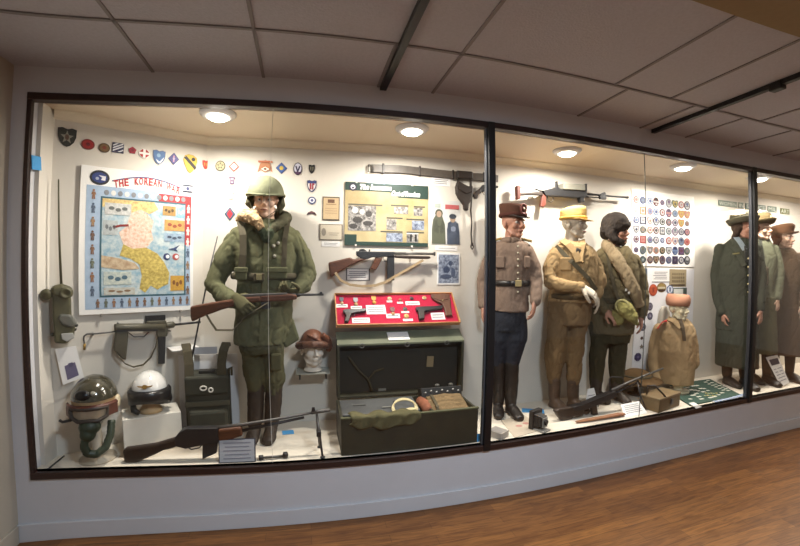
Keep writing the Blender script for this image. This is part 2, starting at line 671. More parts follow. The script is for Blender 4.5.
# ------------------------------------------------------------------ lamps
m_lamp = emit('lamp_glow', (255, 246, 232), 30)
m_bezel = mat('lamp_bezel', (205, 202, 200), 0.4)
LAMPS = [(218, 115), (412, 130), (567, 152), (683, 167), (765, 181)]
LN = ['nearest the soldier in the parka', 'above the leather belt', 'above the machine gun with the drum', 'above the board of shoulder patches', 'behind the mullion on the far side']
CASE_W = 25.0
for i, (a, c) in enumerate(LAMPS):
    p = PZ(a, c, CASEC - 0.012)
    if i == 4:
        p = Vector((4.42, 2.55, CASEC))
    t = thing('ceiling_light', 'round white recessed ceiling light glowing in the case ' + LN[i], 'ceiling light', (p.x, p.y, CASEC), 0, 'recessed lights in the case ceiling')
    b = MB(); b.lathe([(0.066, 0.0), (0.118, 0.0), (0.118, -0.008), (0.1, -0.024), (0.072, -0.03), (0.066, -0.022)], 32); b.build('bezel', m_bezel, t)
    b = MB(); b.lathe([(0.07, -0.012), (0.07, -0.028), (0.05, -0.042), (0.001, -0.05)], 32); b.build('bulb', m_lamp, t)
    l = bpy.data.lights.new('case_lamp', 'AREA'); l.shape = 'DISK'; l.size = 0.12; l.energy = CASE_W; l.color = (1.0, 0.94, 0.84)
    l.spread = R(175)
    lo = bpy.data.objects.new('case_lamp', l); COL.objects.link(lo); lo.location = (0, 0, -0.056); lo.parent = t
for x in (5.75, 7.0):
    l = bpy.data.lights.new('case_lamp', 'AREA'); l.shape = 'DISK'; l.size = 0.12; l.energy = CASE_W; l.color = (1.0, 0.94, 0.84)
    lo = bpy.data.objects.new('case_lamp', l); COL.objects.link(lo); lo.location = (x, 2.56, CASEC - 0.03)

# the gallery itself is dim: a few fixtures in its own ceiling, behind the viewer
def room_light(x, y, w, col, sx=0.6, sy=0.6):
    l = bpy.data.lights.new('gallery_lamp', 'AREA'); l.shape = 'RECTANGLE'; l.size = sx; l.size_y = sy; l.energy = w; l.color = col
    lo = bpy.data.objects.new('gallery_lamp', l); COL.objects.link(lo); lo.location = (x, y, ZC - 0.06)


_p = PZ(385, 181, ZC - 0.06)     # the fixture whose glare lies on the glass before the green and gold board
room_light(_p.x, 2 * (WY + 0.02) - _p.y, 88, (0.72, 0.86, 1.0), 0.42, 0.24)
_p = PZ(741, 212, ZC - 0.06)     # a warmer one farther down the room
room_light(_p.x, 2 * (WY + 0.02) - _p.y, 44, (1.0, 0.84, 0.60), 0.6, 0.6)
W = bpy.data.worlds.new('world'); SC.world = W
W.use_nodes = True
W.node_tree.nodes['Background'].inputs[0].default_value = (0.5, 0.5, 0.55, 1)
W.node_tree.nodes['Background'].inputs[1].default_value = 0.05
# ------------------------------------------------------------------ flat things on the case walls
WHITE, CREAM, BLACK = (238, 234, 226), (228, 214, 184), (34, 32, 34)
m_card = mat('white_card', (232, 230, 228), 0.6)
m_ink = flat((70, 70, 76))


def spot(px, py, wall='B'):
    """point on the wall, its heading, metres per picture unit across and up"""
    f = (lambda x, y: PY(x, y, BY)) if wall == 'B' else PA
    p = f(px, py)
    kx = (f(px + 1, py) - f(px - 1, py)).length / 2
    ky = abs(f(px, py - 1).z - f(px, py + 1).z) / 2
    return p, (0.0 if wall == 'B' else ANG), kx, ky


SHAPES = {
    'oval': oval(0, 0, 1, 1, 20),
    'diamond': [(0, 1), (1, 0), (0, -1), (-1, 0)],
    'square': rect(0, 0, 2, 2),
    'pentagon': oval(0, 0, 1, 1, 5, PI / 2),
    'octagon': oval(0, 0, 1, 1, 8, PI / 8),
    'shield': [(-1, 0.9), (-0.5, 1), (0, 0.86), (0.5, 1), (1, 0.9), (0.97, 0.1), (0.75, -0.45), (0.4, -0.82), (0, -1), (-0.4, -0.82), (-0.75, -0.45), (-0.97, 0.1)],
    'drop': [(-0.8, 0.82), (-0.3, 1), (0.4, 0.95), (0.9, 0.7), (1, 0.3), (0.8, -0.25), (0.35, -0.8), (0.05, -1), (-0.35, -0.75), (-0.8, -0.1), (-1, 0.4)],
    'star': [((1 if i % 2 == 0 else 0.42) * math.sin(PI * i / 5), (1 if i % 2 == 0 else 0.42) * math.cos(PI * i / 5)) for i in range(10)],
    'cup': [(-1, 0.8), (-0.6, 1), (0.6, 1), (1, 0.8), (0.6, 0.45), (0.55, -0.9), (0, -1), (-0.55, -0.9), (-0.6, 0.45)],
    'arc': [(-1, -0.9), (-0.7, 0.4), (0, 1), (0.7, 0.4), (1, -0.9), (0.55, -0.5), (0, -0.1), (-0.55, -0.5)],
}


def scl(pts, sx, sz, cx=0.0, cz=0.0):
    return [(x * sx + cx, z * sz + cz) for x, z in pts]


def patch(px, py, w, h, wall, shape, layers, label, group=None, th=0.006, name='shoulder_patch', cat='patch', up=0.0):
    """layers: (shape or outline, colour, sx, sz[, cx, cz]) in units of the half size, each laid a little above the last"""
    p, rz, kx, ky = spot(px, py, wall)
    hw, hh = w * kx / 2, h * ky / 2
    b = MB()
    b.prism(scl(SHAPES[shape], hw, hh), -th, 0.001, flat(layers[0]))
    y = -th
    for l in layers[1:]:
        sh = SHAPES[l[0]] if isinstance(l[0], str) else l[0]
        cx, cz = (l[4], l[5]) if len(l) > 4 else (0, 0)
        b.prism(scl(sh, hw * l[2], hh * l[3], hw * cx, hh * cz), y - 0.0012, y + 0.0005, flat(l[1]))
        y -= 0.0012
    o = b.build(name, loc=p, rz=rz)
    return tag(o, label, cat, group)


G1 = 'unit patches in a line across the top of the wall'
cross = [(-0.25, 1), (0.25, 1), (0.25, 0.25), (1, 0.25), (1, -0.25), (0.25, -0.25), (0.25, -1), (-0.25, -1), (-0.25, -0.25), (-1, -0.25), (-1, 0.25), (-0.25, 0.25)]
stripe = [(-1, 0.72), (-0.6, 0.95), (0.95, -0.35), (0.75, -0.75)]
patch(67, 137.5, 19, 19, 'A', 'shield', [(36, 38, 36), ('shield', (52, 54, 50), .88, .88), ('star', (168, 166, 150), .72, .72), ('oval', (112, 84, 66), .22, .3)], 'large black shield patch with a pale star at the start of the row', G1)
patch(88, 144.5, 13.5, 10.5, 'A', 'oval', [(150, 52, 44), ('oval', (186, 44, 40), .78, .75), ('oval', (120, 28, 32), .3, .34)], 'red oval patch just after the black star shield', G1)
patch(104.3, 148, 11.5, 9.5, 'A', 'oval', [(98, 78, 52), ('oval', (140, 108, 66), .8, .78), ('oval', (150, 62, 44), .36, .36)], 'brown oval patch with a reddish middle', G1)
patch(118, 148, 11.5, 10, 'A', 'square', [(58, 60, 96)] + [([(-1 + .1, z), (-1 + .1, z + .28), (.9, z + 1.3), (.9, z + 1.02)], (222, 222, 226), 1, 1) for z in (-.78, -.28)] + [([(-.9, .22), (-.9, .5), (-.3, .85), (.1, .85)], (222, 222, 226), 1, 1), ([(-.1, -.85), (.9, -.25), (.9, -.5), (.35, -.85)], (222, 222, 226), 1, 1)], 'square blue patch with white slanting stripes', G1)
patch(132.4, 150.5, 8.5, 7.5, 'A', 'pentagon', [(178, 40, 62), ('pentagon', (146, 30, 50), .45, .45)], 'small crimson five-sided patch', G1)
patch(144.2, 153.6, 11.5, 10, 'A', 'octagon', [(232, 226, 220), ('octagon', (196, 48, 56), .88, .88), (cross, (236, 230, 226), .85, .85)], 'red octagonal patch with a white cross', G1)
patch(159, 157.5, 12.5, 14.5, 'A', 'shield', [(110, 128, 168), ('shield', (82, 124, 182), .86, .86), ([(-.5, -.3), (.1, -.62), (.8, .1), (.6, -.3), (.2, -.85), (-.2, -.7)], (236, 236, 240), 1, 1), ('oval', (150, 190, 226), .3, .26, -.1, .25)], 'blue shield patch with a white crescent swoosh', G1)
patch(173.6, 159, 11, 12.5, 'A', 'diamond', [(60, 64, 120), ('diamond', (78, 76, 150), .86, .86), ([(-.12, .5), (.12, .5), (.12, -.5), (-.12, -.5)], (216, 150, 180), 1, 1), ('star', (206, 190, 220), .28, .28)], 'violet diamond patch with a pale figure one in the middle', G1)
patch(190, 164, 14, 19, 'A', 'drop', [(206, 170, 60), ('drop', (244, 206, 66), .92, .93), (stripe, (52, 46, 38), .95, .8), ([(.1, .5), (.35, .72), (.7, .6), (.62, .35), (.3, .28)], (52, 46, 38), 1, 1)], 'large yellow shield patch with a black bar and horse head', G1)
patch(205.5, 165, 6.5, 9, 'A', 'shield', [(206, 66, 50), ('shield', (228, 190, 70), .45, .5), ('square', (196, 40, 50), .2, .5)], 'tiny red and yellow shield patch beside the yellow horse shield', G1)
patch(220.5, 166, 10, 10.5, 'B', 'oval', [(84, 82, 66), ('oval', (216, 206, 160), .84, .84), ('star', (104, 104, 84), .75, .75), ('oval', (214, 206, 160), .3, .3)], 'round cream patch with dark olive rays', G1)
patch(234, 166.8, 10.5, 10.5, 'B', 'diamond', [(206, 78, 64), ('diamond', (244, 238, 228), .7, .7)], 'white diamond patch with a red border', G1)
patch(265.3, 166.5, 15, 13, 'B', 'arc', [(210, 140, 92), ('diamond', (196, 118, 76), .78, .52, 0, -.42), ('diamond', (238, 226, 206), .56, .36, 0, -.42), ('diamond', (120, 60, 44), .26, .2, 0, -.42), ([(-.95, .55), (.95, .55), (.95, .85), (-.95, .85)], (216, 120, 76), 1, 1)], 'tan diamond patch under an orange name tab above the helmet', G1)
patch(281.5, 168.3, 11.5, 11.5, 'B', 'diamond', [(64, 84, 150), ('diamond', (72, 112, 188), .86, .86), ('oval', (238, 206, 90), .36, .36)], 'blue diamond patch with a yellow disc right above the helmet', G1)
patch(297.8, 169, 9, 12.5, 'B', 'oval', [(56, 46, 66), ('oval', (206, 206, 222), .8, .8, 0, .08), ([(-.6, .45), (-.28, .45), (0, -.15), (.28, .45), (.6, .45), (.14, -.5), (-.14, -.5)], (50, 44, 84), 1, 1), ('square', (86, 52, 92), .6, .2, 0, -.68)], 'tall dark oval patch with a V on white', G1)
patch(311.8, 169.3, 6.5, 9, 'B', 'shield', [(44, 44, 44), ('shield', (150, 146, 122), .5, .5), ('square', (40, 40, 40), .16, .5)], 'tiny black shield patch ending the row', G1)
G2 = 'unit patches in short columns around the soldier in the parka'
patch(311.8, 186.3, 9.5, 12, 'B', 'shield', [(50, 60, 110), ('shield', (226, 222, 222), .8, .8), ('square', (70, 80, 140), .8, .2, 0, .65), ('square', (186, 56, 70), .16, .5, -.28, -.05), ('square', (186, 56, 70), .14, .5, .2, -.05), ('square', (186, 56, 70), .2, .12, .35, .3)], 'blue topped shield patch with red letters below the tiny black shield', G2)
patch(312, 200.5, 8, 7.5, 'B', 'oval', [(74, 86, 130), ('oval', (220, 220, 228), .7, .66), ('oval', (96, 100, 150), .36, .36)], 'blue and white ring patch below the shield with red letters', G2)
patch(311.6, 213.3, 10, 4.5, 'B', 'arc', [(74, 46, 56), ('square', (150, 96, 100), .5, .12, 0, .35)], 'dark arched tab at the foot of the patch column', G2)
patch(232.2, 180.8, 7.5, 7.5, 'B', 'cup', [(112, 78, 116), ('cup', (196, 190, 210), .55, .6), ('oval', (112, 78, 116), .25, .3)], 'small purple cup shaped patch left of the helmet', G2)
patch(231.3, 195.5, 7, 8, 'B', 'cup', [(214, 196, 200), ('oval', (232, 222, 222), .4, .5)], 'faded pinkish patch under the purple one', G2)
patch(230, 214, 10.5, 13.5, 'B', 'diamond', [(40, 74, 92), ('diamond', (74, 120, 160), .85, .85), ('diamond', (206, 50, 60), .6, .72)], 'blue and red diamond patch beside the fur collar', G2)


# ---------- the big board of shoulder patches
def panel(px0, px1, py0, py1, th, m, name, label, cat, wall='B', off=0.0, slope=None):
    """a flat board hung on the wall, square to it; returns its root and size"""
    f = (lambda x, y: PY(x, y, BY)) if wall == 'B' else PA
    cx = (px0 + px1) / 2
    a, c = f(px0, (py0 + py1) / 2), f(px1, (py0 + py1) / 2)
    t_, b_ = f(cx, py0), f(cx, py1)
    w, h = (c - a).length, t_.z - b_.z
    mid = (a + c) / 2
    mid.z = (t_.z + b_.z) / 2
    rz = 0.0 if wall == 'B' else ANG
    n = Vector((math.sin(rz), -math.cos(rz), 0))
    t = thing(name, label, cat, mid + n * off, rz)
    b = MB()
    b.box((0, -th / 2, 0), (w, th, h))
    b.build('board', m, t, bevel=0.0015)
    return t, w, h


m_board = mat('white_board', (240, 238, 234), 0.6)
bt, bw, bh = panel(631.8, 694, 193, 266.5, 0.008, m_board, 'patch_board', 'tall white board carrying seven rows of small shoulder patches', 'display board')
C = dict(pk=(214, 150, 144), rd=(190, 62, 58), bl=(74, 96, 156), lb=(140, 168, 206), nv=(42, 48, 92), mr=(112, 48, 58), pu=(128, 92, 140), dp=(74, 50, 88), gy=(138, 140, 150), gn=(84, 108, 74), ye=(222, 190, 80), og=(214, 146, 78), wh=(232, 230, 230), bk=(44, 42, 46), tn=(176, 150, 122), ol=(118, 116, 92), te=(104, 128, 134), sa=(208, 116, 100), dg=(54, 66, 54), fp=(226, 206, 204))
C = {k_: tuple(int(v_ * .86) for v_ in c_) for k_, c_ in C.items()}
CN = dict(pk='pink', rd='red', bl='blue', lb='light blue', nv='navy', mr='maroon', pu='purple', dp='dark purple', gy='grey', gn='green', ye='yellow', og='orange', wh='white', bk='black', tn='tan', ol='olive', te='teal', sa='salmon', dg='dark green', fp='faded pink')
grid = [
    ['o pk wh pk', 'o bl gy lb', 'o lb wh bl', 'x mr wh bk', 'p pu gy pu', 'O gy wh pu', 's gn ye dg', 'o rd wh sa', 'O nv wh bl'],
    ['p fp wh fp', 'q og wh tn', 'o pk lb pu', 'o lb wh bl', 'o mr wh rd', 'x pu pk dp', 'o gy lb bl', 's og ye sa', 's og pk ye'],
    ['o bl wh lb', 'q nv wh gy', 's pk wh tn', 'O nv wh bl', 'o dg wh bk', 'o mr gy pk', 'o pu wh nv', 's og ye tn', 'p gy og pu'],
    ['s gy wh nv', 'o ol gy tn', 'o tn wh rd', 'o mr wh bk', 'q bk wh gy', 'o te wh gy', 'O pu wh te', 'o nv wh gy', 'o dp pk pu'],
    ['o pu wh mr', 'q rd pk sa', 'o gy lb pu', 'o nv wh pu', 'p bl wh lb', 'o rd wh sa', 's pk wh pu', 'O gy lb nv', 'o sa pk rd'],
    ['p pu gy dp', 'O te gy ol', 's tn gy fp', 'o pk tn gy', 'o dg tn bk', 's gy wh bk', 'x bl lb nv', 'q dp pu mr', 'o gn gy tn'],
    ['q mr pu mr', 'o bk te wh', 'o mr gy tn', 's bk tn mr', 'O mr gy dp', 'o bl gy pu', 'q nv dp gy', 'o nv wh gy', 'O bk gy wh'],
]
ORD = ['first', 'second', 'third', 'fourth', 'fifth', 'sixth', 'seventh', 'eighth', 'ninth']
colx = [635.5, 642, 649.3, 655.3, 661.6, 668, 674.3, 680.5, 686.3]
ly = [199.7, 210.2, 219.9, 229.4, 239.0, 249.8, 259.5]
ry = [205.8, 215, 223.8, 232.2, 241.9, 251.1, 260.3]
SN = {'o': 'round', 'O': 'oval', 'p': 'tiny', 's': 'shield', 'q': 'square', 'x': 'two-part'}
for r_, row in enumerate(grid):
    for c_, spec in enumerate(row):
        k, c1, c2, c3 = spec.split()
        y = ly[r_] + (ry[r_] - ly[r_]) * c_ / 8
        w, h = {'o': (5.7, 7.4), 'O': (5.9, 8.9), 'p': (4.3, 5.4), 's': (5.9, 7.8), 'q': (5.5, 7.8), 'x': (5.6, 8.8)}[k]
        lay = {'o': [C[c1], ('oval', C[c2], .66, .7), ('star' if (r_ + c_) % 2 else 'oval', C[c3], .42, .42)],
               'O': [C[c1], ('oval', C[c2], .7, .78), ('oval', C[c3], .42, .36, 0, .3), ('square', C[c1], .5, .08, 0, -.2)],
               'p': [C[c1], ('oval', C[c2], .55, .55), ('diamond', C[c3], .35, .35)],
               's': [C[c1], ('shield', C[c2], .7, .7), ('star' if c_ % 2 else 'diamond', C[c3], .42, .42)],
               'q': [C[c1], ('square', C[c2], .68, .74), ('oval' if r_ % 2 else 'star', C[c3], .45, .4)],
               'x': [C[c1], ('square', C[c2], .98, .18), ('oval', C[c3], .5, .3, 0, .55), ('oval', C[c2], .4, .2, 0, -.55)]}[k]
        shp = {'o': 'oval', 'O': 'oval', 'p': 'oval', 's': 'shield', 'q': 'square', 'x': 'oval'}[k]
        o = patch(colx[c_], y, w, h, 'B', shp, lay, '%s %s and %s patch, %s row, %s across on patch board' % (SN[k], CN[c1], CN[c2], ORD[r_], ORD[c_]), 'shoulder patches in rows on the white board', th=0.004)
        o.location.y -= 0.0075

# ---------- narrow panel below it
lt, lw_, lh_ = panel(633.5, 692, 268.5, 382, 0.006, mat('pale_board', (226, 226, 230), 0.6), 'photo_board', 'pale board under the patch rows with photographs and a few patches', 'display board', off=.001)
G3 = 'patches and pins on the pale lower board'
low = [
    (652.5, 290, 8.3, 12, 'oval', [(184, 74, 40), ('oval', (208, 92, 52), .8, .82), ('cup', (150, 52, 36), .32, .4)], 'bright orange-red oval patch on the lower board'),
    (661, 287.5, 9.5, 9.5, 'oval', [(150, 120, 70), ('square', (230, 220, 190), .75, .2, 0, -.05), ('oval', (176, 150, 86), .6, .3, 0, .45), ('square', (70, 46, 40), .7, .14, 0, -.55)], 'tan patch with dark and cream bands beside the orange one'),
    (669.3, 289.5, 6.8, 9, 'oval', [(116, 130, 168), ('oval', (216, 220, 228), .7, .74), ('cup', (110, 124, 160), .45, .5)], 'pale blue and white oval patch beside the banded one'),
    (642.4, 307, 5.6, 8, 'oval', [(96, 92, 108), ('oval', (160, 156, 168), .62, .66), ('star', (86, 80, 100), .4, .4)], 'grey oval patch below the blue photograph'),
    (649.4, 306.5, 5.4, 8, 'oval', [(84, 76, 98), ('oval', (140, 136, 152), .6, .6), ('diamond', (70, 60, 90), .4, .4)], 'dark purple oval patch below the orange-red one'),
    (642.4, 316.5, 5.6, 7.6, 'oval', [(92, 88, 108), ('oval', (150, 146, 166), .62, .62), ('cup', (80, 70, 100), .4, .4)], 'grey oval patch in the second row of the lower board'),
    (649.4, 316, 5.4, 7.6, 'oval', [(76, 72, 96), ('oval', (128, 124, 150), .6, .6), ('star', (200, 196, 206), .3, .3)], 'dark purple patch with a pale star in the second row'),
    (642.2, 327, 6.2, 7.6, 'oval', [(88, 88, 110), ('oval', (170, 170, 184), .66, .6), ('diamond', (80, 80, 104), .4, .5)], 'grey oval patch below the two rows of ovals'),
    (641.2, 338, 2.6, 3.2, 'oval', [(96, 70, 62)], 'tiny brown pin on the lower board'),
    (641, 346.5, 4.4, 5.4, 'star', [(110, 96, 82), ('oval', (170, 150, 120), .3, .3)], 'small brown star pin on the lower board'),
    (637.2, 356.8, 7.2, 8.4, 'octagon', [(64, 56, 96), (cross, (92, 84, 132), .9, .9), ('oval', (150, 144, 176), .22, .22)], 'dark violet cross shaped patch at the foot of the lower board'),
]
for px, py, w, h, sh, lay, lab in low:
    o = patch(px, py, w, h, 'B', sh, lay, lab, G3, th=0.004)
    o.location.y -= 0.0055


def sheet(px, py, w, h, wall, label, cat, name, base, layers=(), th=0.003, group=None, off=0.0, border=None, lines=0, rot=0.0):
    """a flat printed thing on the wall; layers are outlines in half sizes"""
    p, rz, kx, ky = spot(px, py, wall)
    hw, hh = w * kx / 2, h * ky / 2
    b = MB()
    b.prism(rect(0, 0, 2 * hw, 2 * hh), -th, 0.001, border if border else base)
    y = -th
    if border:
        b.prism(rect(0, 0, 2 * hw * .9, 2 * hh * .9), y - 0.0008, y + 0.0004, base)
        y -= 0.0008
    for pts, col in layers:
        q = SHAPES[pts] if isinstance(pts, str) else pts
        b.prism(scl(q, hw, hh), y - 0.0008, y + 0.0004, col if not isinstance(col, tuple) else flat(col))
        y -= 0.00015
    for i in range(lines):
        z = 0.62 - 1.24 * (i + 0.5) / lines
        b.prism(scl(rect(-0.06 * (i % 3), z, 1.5 - 0.15 * (i % 2), 0.5 / max(lines, 3)), hw, hh), y - 0.0008, y + 0.0004, flat((150, 150, 156)))
    n = Vector((math.sin(rz), -math.cos(rz), 0))
    o = b.build(name, loc=p + n * off, rz=(0, rot, rz))
    return tag(o, label, cat, group)


def ov(cx, cz, rx, rz_):
    return oval(cx, cz, rx, rz_, 12)


m_mot = mat('mottled_grey_print', (176, 172, 168), 0.6, var=1.0, scale=48, col2=(40, 38, 38))
m_motb = mat('mottled_blue_print', (166, 176, 194), 0.6, var=1.0, scale=48, col2=(48, 60, 88))
sheet(642, 283.5, 9.5, 31, 'B', 'upright blue photograph of a person at the edge of the lower board', 'photograph', 'photograph', flat((178, 192, 206)), [(rect(0, .35, 1.8, 1.2), (84, 102, 128)), (ov(.05, .5, .3, .22), (60, 62, 78)), (rect(.05, .08, .9, .55), (52, 64, 86)), (rect(0, -.7, 1.8, .5), (200, 208, 214))], off=0.0055)
sheet(660.3, 275.5, 17.5, 13.5, 'B', 'white typed letter pinned at the top of the lower board', 'letter', 'letter', m_card, [(rect(0, -.95, 2, .14), (150, 150, 156))], lines=5, off=0.0055)
sheet(677.3, 278, 17, 17.5, 'B', 'tan group photograph of soldiers standing in rows', 'photograph', 'photograph', flat((182, 164, 128)), [(rect(x, z, .16, .26), (126, 108, 80)) for z in (.45, .05, -.35) for x in (-.6, -.35, -.1, .15, .4, .65)] + [(rect(0, -.78, 1.6, .12), (84, 66, 50))], off=0.0055)
sheet(677.8, 292, 17, 8.5, 'B', 'small white card with dark green ends under the group photograph', 'card', 'caption_card', flat((88, 104, 96)), [(rect(0, 0, 1.1, 1.5), (214, 214, 208))], off=0.0055)

# ---------- caption cards, papers and photographs around the middle wall
sheet(331, 208.6, 17, 23.5, 'B', 'tan paper document with dark corner tabs beside the green and gold board', 'document', 'framed_document', flat((222, 194, 152)), [(rect(0, .62, .8, .3), (120, 84, 62)), (rect(0, .35, 1.2, .08), (170, 140, 104)), (rect(0, .0, 1.4, .05), (190, 160, 124)), (rect(0, -.2, 1.4, .05), (190, 160, 124)), (rect(0, -.4, 1.4, .05), (190, 160, 124))], border=flat((96, 84, 70)), th=0.006)
sheet(331, 232.2, 23.5, 16, 'B', 'cream envelope with a small drawing beneath the tan document', 'envelope', 'envelope', flat((222, 210, 188)), [(ov(-.62, 0, .2, .5), (160, 150, 136)), (rect(.25, -.1, .9, .06), (150, 140, 130)), (rect(.2, -.35, .7, .06), (150, 140, 130))], border=flat((120, 110, 98)), th=0.005)
GC = 'white caption cards'
sheet(330.8, 244, 18, 5.2, 'B', 'small white caption card under the cream envelope', 'caption card', 'caption_card', m_card, lines=2, group=GC)
sheet(441, 181.7, 18.5, 9, 'B', 'white caption card under the leather belt', 'caption card', 'caption_card', m_card, lines=3, group=GC)
sheet(446.4, 248.3, 22, 4.6, 'B', 'narrow white caption card between the two-soldier poster and the blue photograph', 'caption card', 'caption_card', m_card, lines=1, group=GC)
sheet(358, 274.5, 24, 12, 'B', 'white card behind the sling of the wooden stocked submachine gun', 'caption card', 'caption_card', m_card, lines=4, border=flat((110, 108, 106)), group=GC)
pf = sheet(446, 222.6, 28.5, 44, 'B', 'tall poster of two standing soldiers with a red caption', 'poster', 'poster', mat('poster_grey', (206, 204, 200), 0.6, var=.4, scale=8, col2=(170, 172, 178)), [
    ([(-.98, -.98), (-.98, -.3), (-.9, .12), (-.72, .34), (-.5, .42), (-.28, .3), (-.08, -.1), (-.02, -.98)], (104, 108, 88)), (ov(-.5, .40, .27, .2), (92, 96, 80)), (ov(-.5, .37, .18, .15), (190, 162, 138)), (rect(-.5, -.2, .5, .05), (70, 72, 60)), ([(-.8, .1), (-.62, .12), (-.5, -.45), (-.6, -.5), (-.85, -.4)], (88, 92, 76)), ([(-.3, .1), (-.2, .05), (-.1, -.4), (-.35, -.5), (-.45, -.42)], (88, 92, 76)),
    ([(.08, -.98), (.06, -.3), (.16, 0), (.32, .08), (.66, .08), (.86, -.05), (.94, -.4), (.96, -.98)], (82, 92, 112)), (ov(.46, .17, .19, .16), (180, 152, 128)), (ov(.46, .29, .26, .12), (70, 76, 88)), (ov(.5, -.28, .2, .12), (140, 150, 172)), ([(.12, 0), (.3, .02), (.34, -.4), (.2, -.5), (.08, -.4)], (66, 76, 96)), ([(.7, .02), (.86, -.02), (.92, -.4), (.8, -.5), (.66, -.35)], (66, 76, 96)),
    (rect(.42, .72, .98, .2), (214, 110, 112)), (rect(-.6, .75, .4, .18), (196, 206, 196))])
sheet(448.5, 268.8, 22.5, 31.5, 'B', 'blue tinted photograph of men at work below the two-soldier poster', 'photograph', 'photograph', m_motb, [(ov(-.2, -.05, .3, .22), (64, 78, 110)), (ov(.15, .35, .2, .16), (72, 86, 116)), (ov(-.25, -.5, .5, .16), (80, 92, 120)), (ov(.4, -.25, .2, .3), (90, 104, 134))], border=flat((236, 236, 236)), th=0.006)

# ---------- green and gold board
t, w, h = panel(344.6, 427.6, 184, 246, 0.012, mat('gold_board_print', (156, 136, 92), 0.35, var=.9, scale=3.2, col2=(196, 182, 142)), 'information_board', 'green and gold information board with black and white war photographs', 'information board')
m_green = flat((36, 66, 58))


def U(u, v):
    return ((u - .5) * w, (.5 - v) * h)


def R4(u0, v0, u1, v1):
    return [U(u0, v0), U(u1, v0), U(u1, v1), U(u0, v1)]


b = MB(); b.prism([U(0, 0), U(1, 0), U(1, .22), U(.63, .22), U(.6, .185), U(.55, .17), U(.53, .14), U(0, .13)], -0.0135, -0.011, m_green)
b.prism(R4(0, .94, 1, 1), -0.0135, -0.011, m_green); b.prism(R4(0, .83, .14, 1), -0.014, -0.011, m_green); b.build('green_bands', None, t)
b = MB(); text_mesh(b, 'The Immense', *U(.165, .105), h * .105, -0.0136, flat((240, 240, 232)), fit=w * .38, bold=.004, shear=.25); b.build('title', None, t)
b = MB(); text_mesh(b, 'Cost of Freedom', *U(.545, .185), h * .10, -0.0142, flat((240, 240, 232)), fit=w * .35, bold=.004, shear=.25); b.build('title', None, t)
b = MB(); c = U(.09, .08); b.prism(oval(c[0], c[1], w * .045, w * .045, 24), -0.0145, -0.013, flat((44, 40, 66))); b.prism(oval(c[0], c[1], w * .028, w * .028, 20), -0.0155, -0.014, flat((206, 206, 214))); b.prism(oval(c[0], c[1] - .006, w * .015, w * .012, 12), -0.016, -0.015, flat((90, 74, 96))); b.build('emblem', None, t)
for u0, v, u1 in ((.04, .345, .44), (.54, .335, .755), (.82, .34, .96), (.49, .54, .685), (.73, .55, .95), (.42, .76, .685), (.735, .76, .95)):
    b = MB(); b.prism(R4(u0, v, u1, v + .022), -0.0135, -0.011, flat((98, 96, 84))); b.build('caption_bar', None, t)
for i, (u0, v0, u1, v1, mm) in enumerate(((.04, .375, .365, .77, m_mot), (.58, .365, .75, .48, m_mot), (.82, .37, .93, .50, m_mot), (.49, .57, .61, .74, m_mot), (.80, .58, .95, .73, m_motb), (.49, .79, .685, .93, m_motb), (.735, .785, .88, .935, m_mot))):
    b = MB(); b.prism(R4(u0, v0, u1, v1), -0.0138, -0.011, mm)
    if i == 0:
        for (cx, cz, rx, rz_) in ((.12, .45, .035, .05), (.2, .47, .03, .04), (.28, .5, .04, .05), (.15, .6, .06, .05), (.27, .65, .06, .04), (.1, .7, .05, .04)):
            q = U(cx, cz); b.prism(oval(q[0], q[1], rx * w, rz_ * h, 12), -0.0148, -0.013, flat((210, 206, 200) if rx < .04 else (74, 70, 68)))
    if i == 6:
        for u in (.775, .835):
            b.prism(R4(u, .8, u + .025, .92), -0.0148, -0.013, flat((46, 44, 44)))
        b.prism(R4(.735, .785, .88, .80), -0.0146, -0.013, flat((226, 226, 224)))
    b.build('photo_print', None, t)
for i, u in enumerate((.13, .8)):
    for v in (0.0, 1.0):
        b = MB(); q = U(u, v); b.box((q[0], -0.008, q[1]), (0.016, 0.022, 0.016)); b.build('clip', flat((214, 210, 204), .2), t, bevel=.002)

# ---------- war map poster on the slanted wall
p0, p1 = PA(78.5, 238), PA(192.5, 246)
pw = (p1 - p0).length
zt = (PA(80, 160).z + PA(192, 183).z) / 2
zb_ = (PA(78, 317).z + PA(192, 308).z) / 2
mid = (p0 + p1) / 2; mid.z = (zt + zb_) / 2
w, h = pw, zt - zb_
t = thing('map_poster', 'large framed war map poster titled THE KOREAN WAR with a border of little soldiers', 'poster', mid + ANRM * 0.004, ANG)
b = MB(); b.box((0, -0.009, 0), (w, 0.018, h)); b.build('board', m_board, t, bevel=.002)
m_sea = mat('painted_sea', (128, 164, 184), 0.55, var=1.0, scale=22, col2=(206, 212, 208))
m_pale = mat('pale_blue_border', (166, 186, 208), 0.55, var=.5, scale=20, col2=(140, 162, 190))
m_north = mat('painted_north', (230, 212, 196), 0.55, var=1, scale=48, col2=(206, 158, 132))
m_south = mat('painted_south', (212, 190, 104), 0.55, var=1.0, scale=55, col2=(150, 130, 58))
m_hill = mat('painted_hills', (226, 208, 140), 0.55, var=1.0, scale=50, col2=(184, 146, 96))
b = MB(); b.prism(R4(.05, .13, .97, .965), -0.0190, -0.017, m_pale); b.build('border_print', None, t)
b = MB(); b.prism(R4(.165, .2, .925, .885), -0.0200, -0.018, flat((60, 110, 128))); b.prism(R4(.18, .212, .91, .873), -0.0206, -0.019, m_sea); b.build('map_print', None, t)
Y0 = -0.0206


def pl(pts, m, dy=0.0, name=None):
    bb = MB(); bb.prism([U(*q) for q in pts], Y0 - 0.001 - dy, Y0 + 0.0005, m); return bb.build(name, None, t)


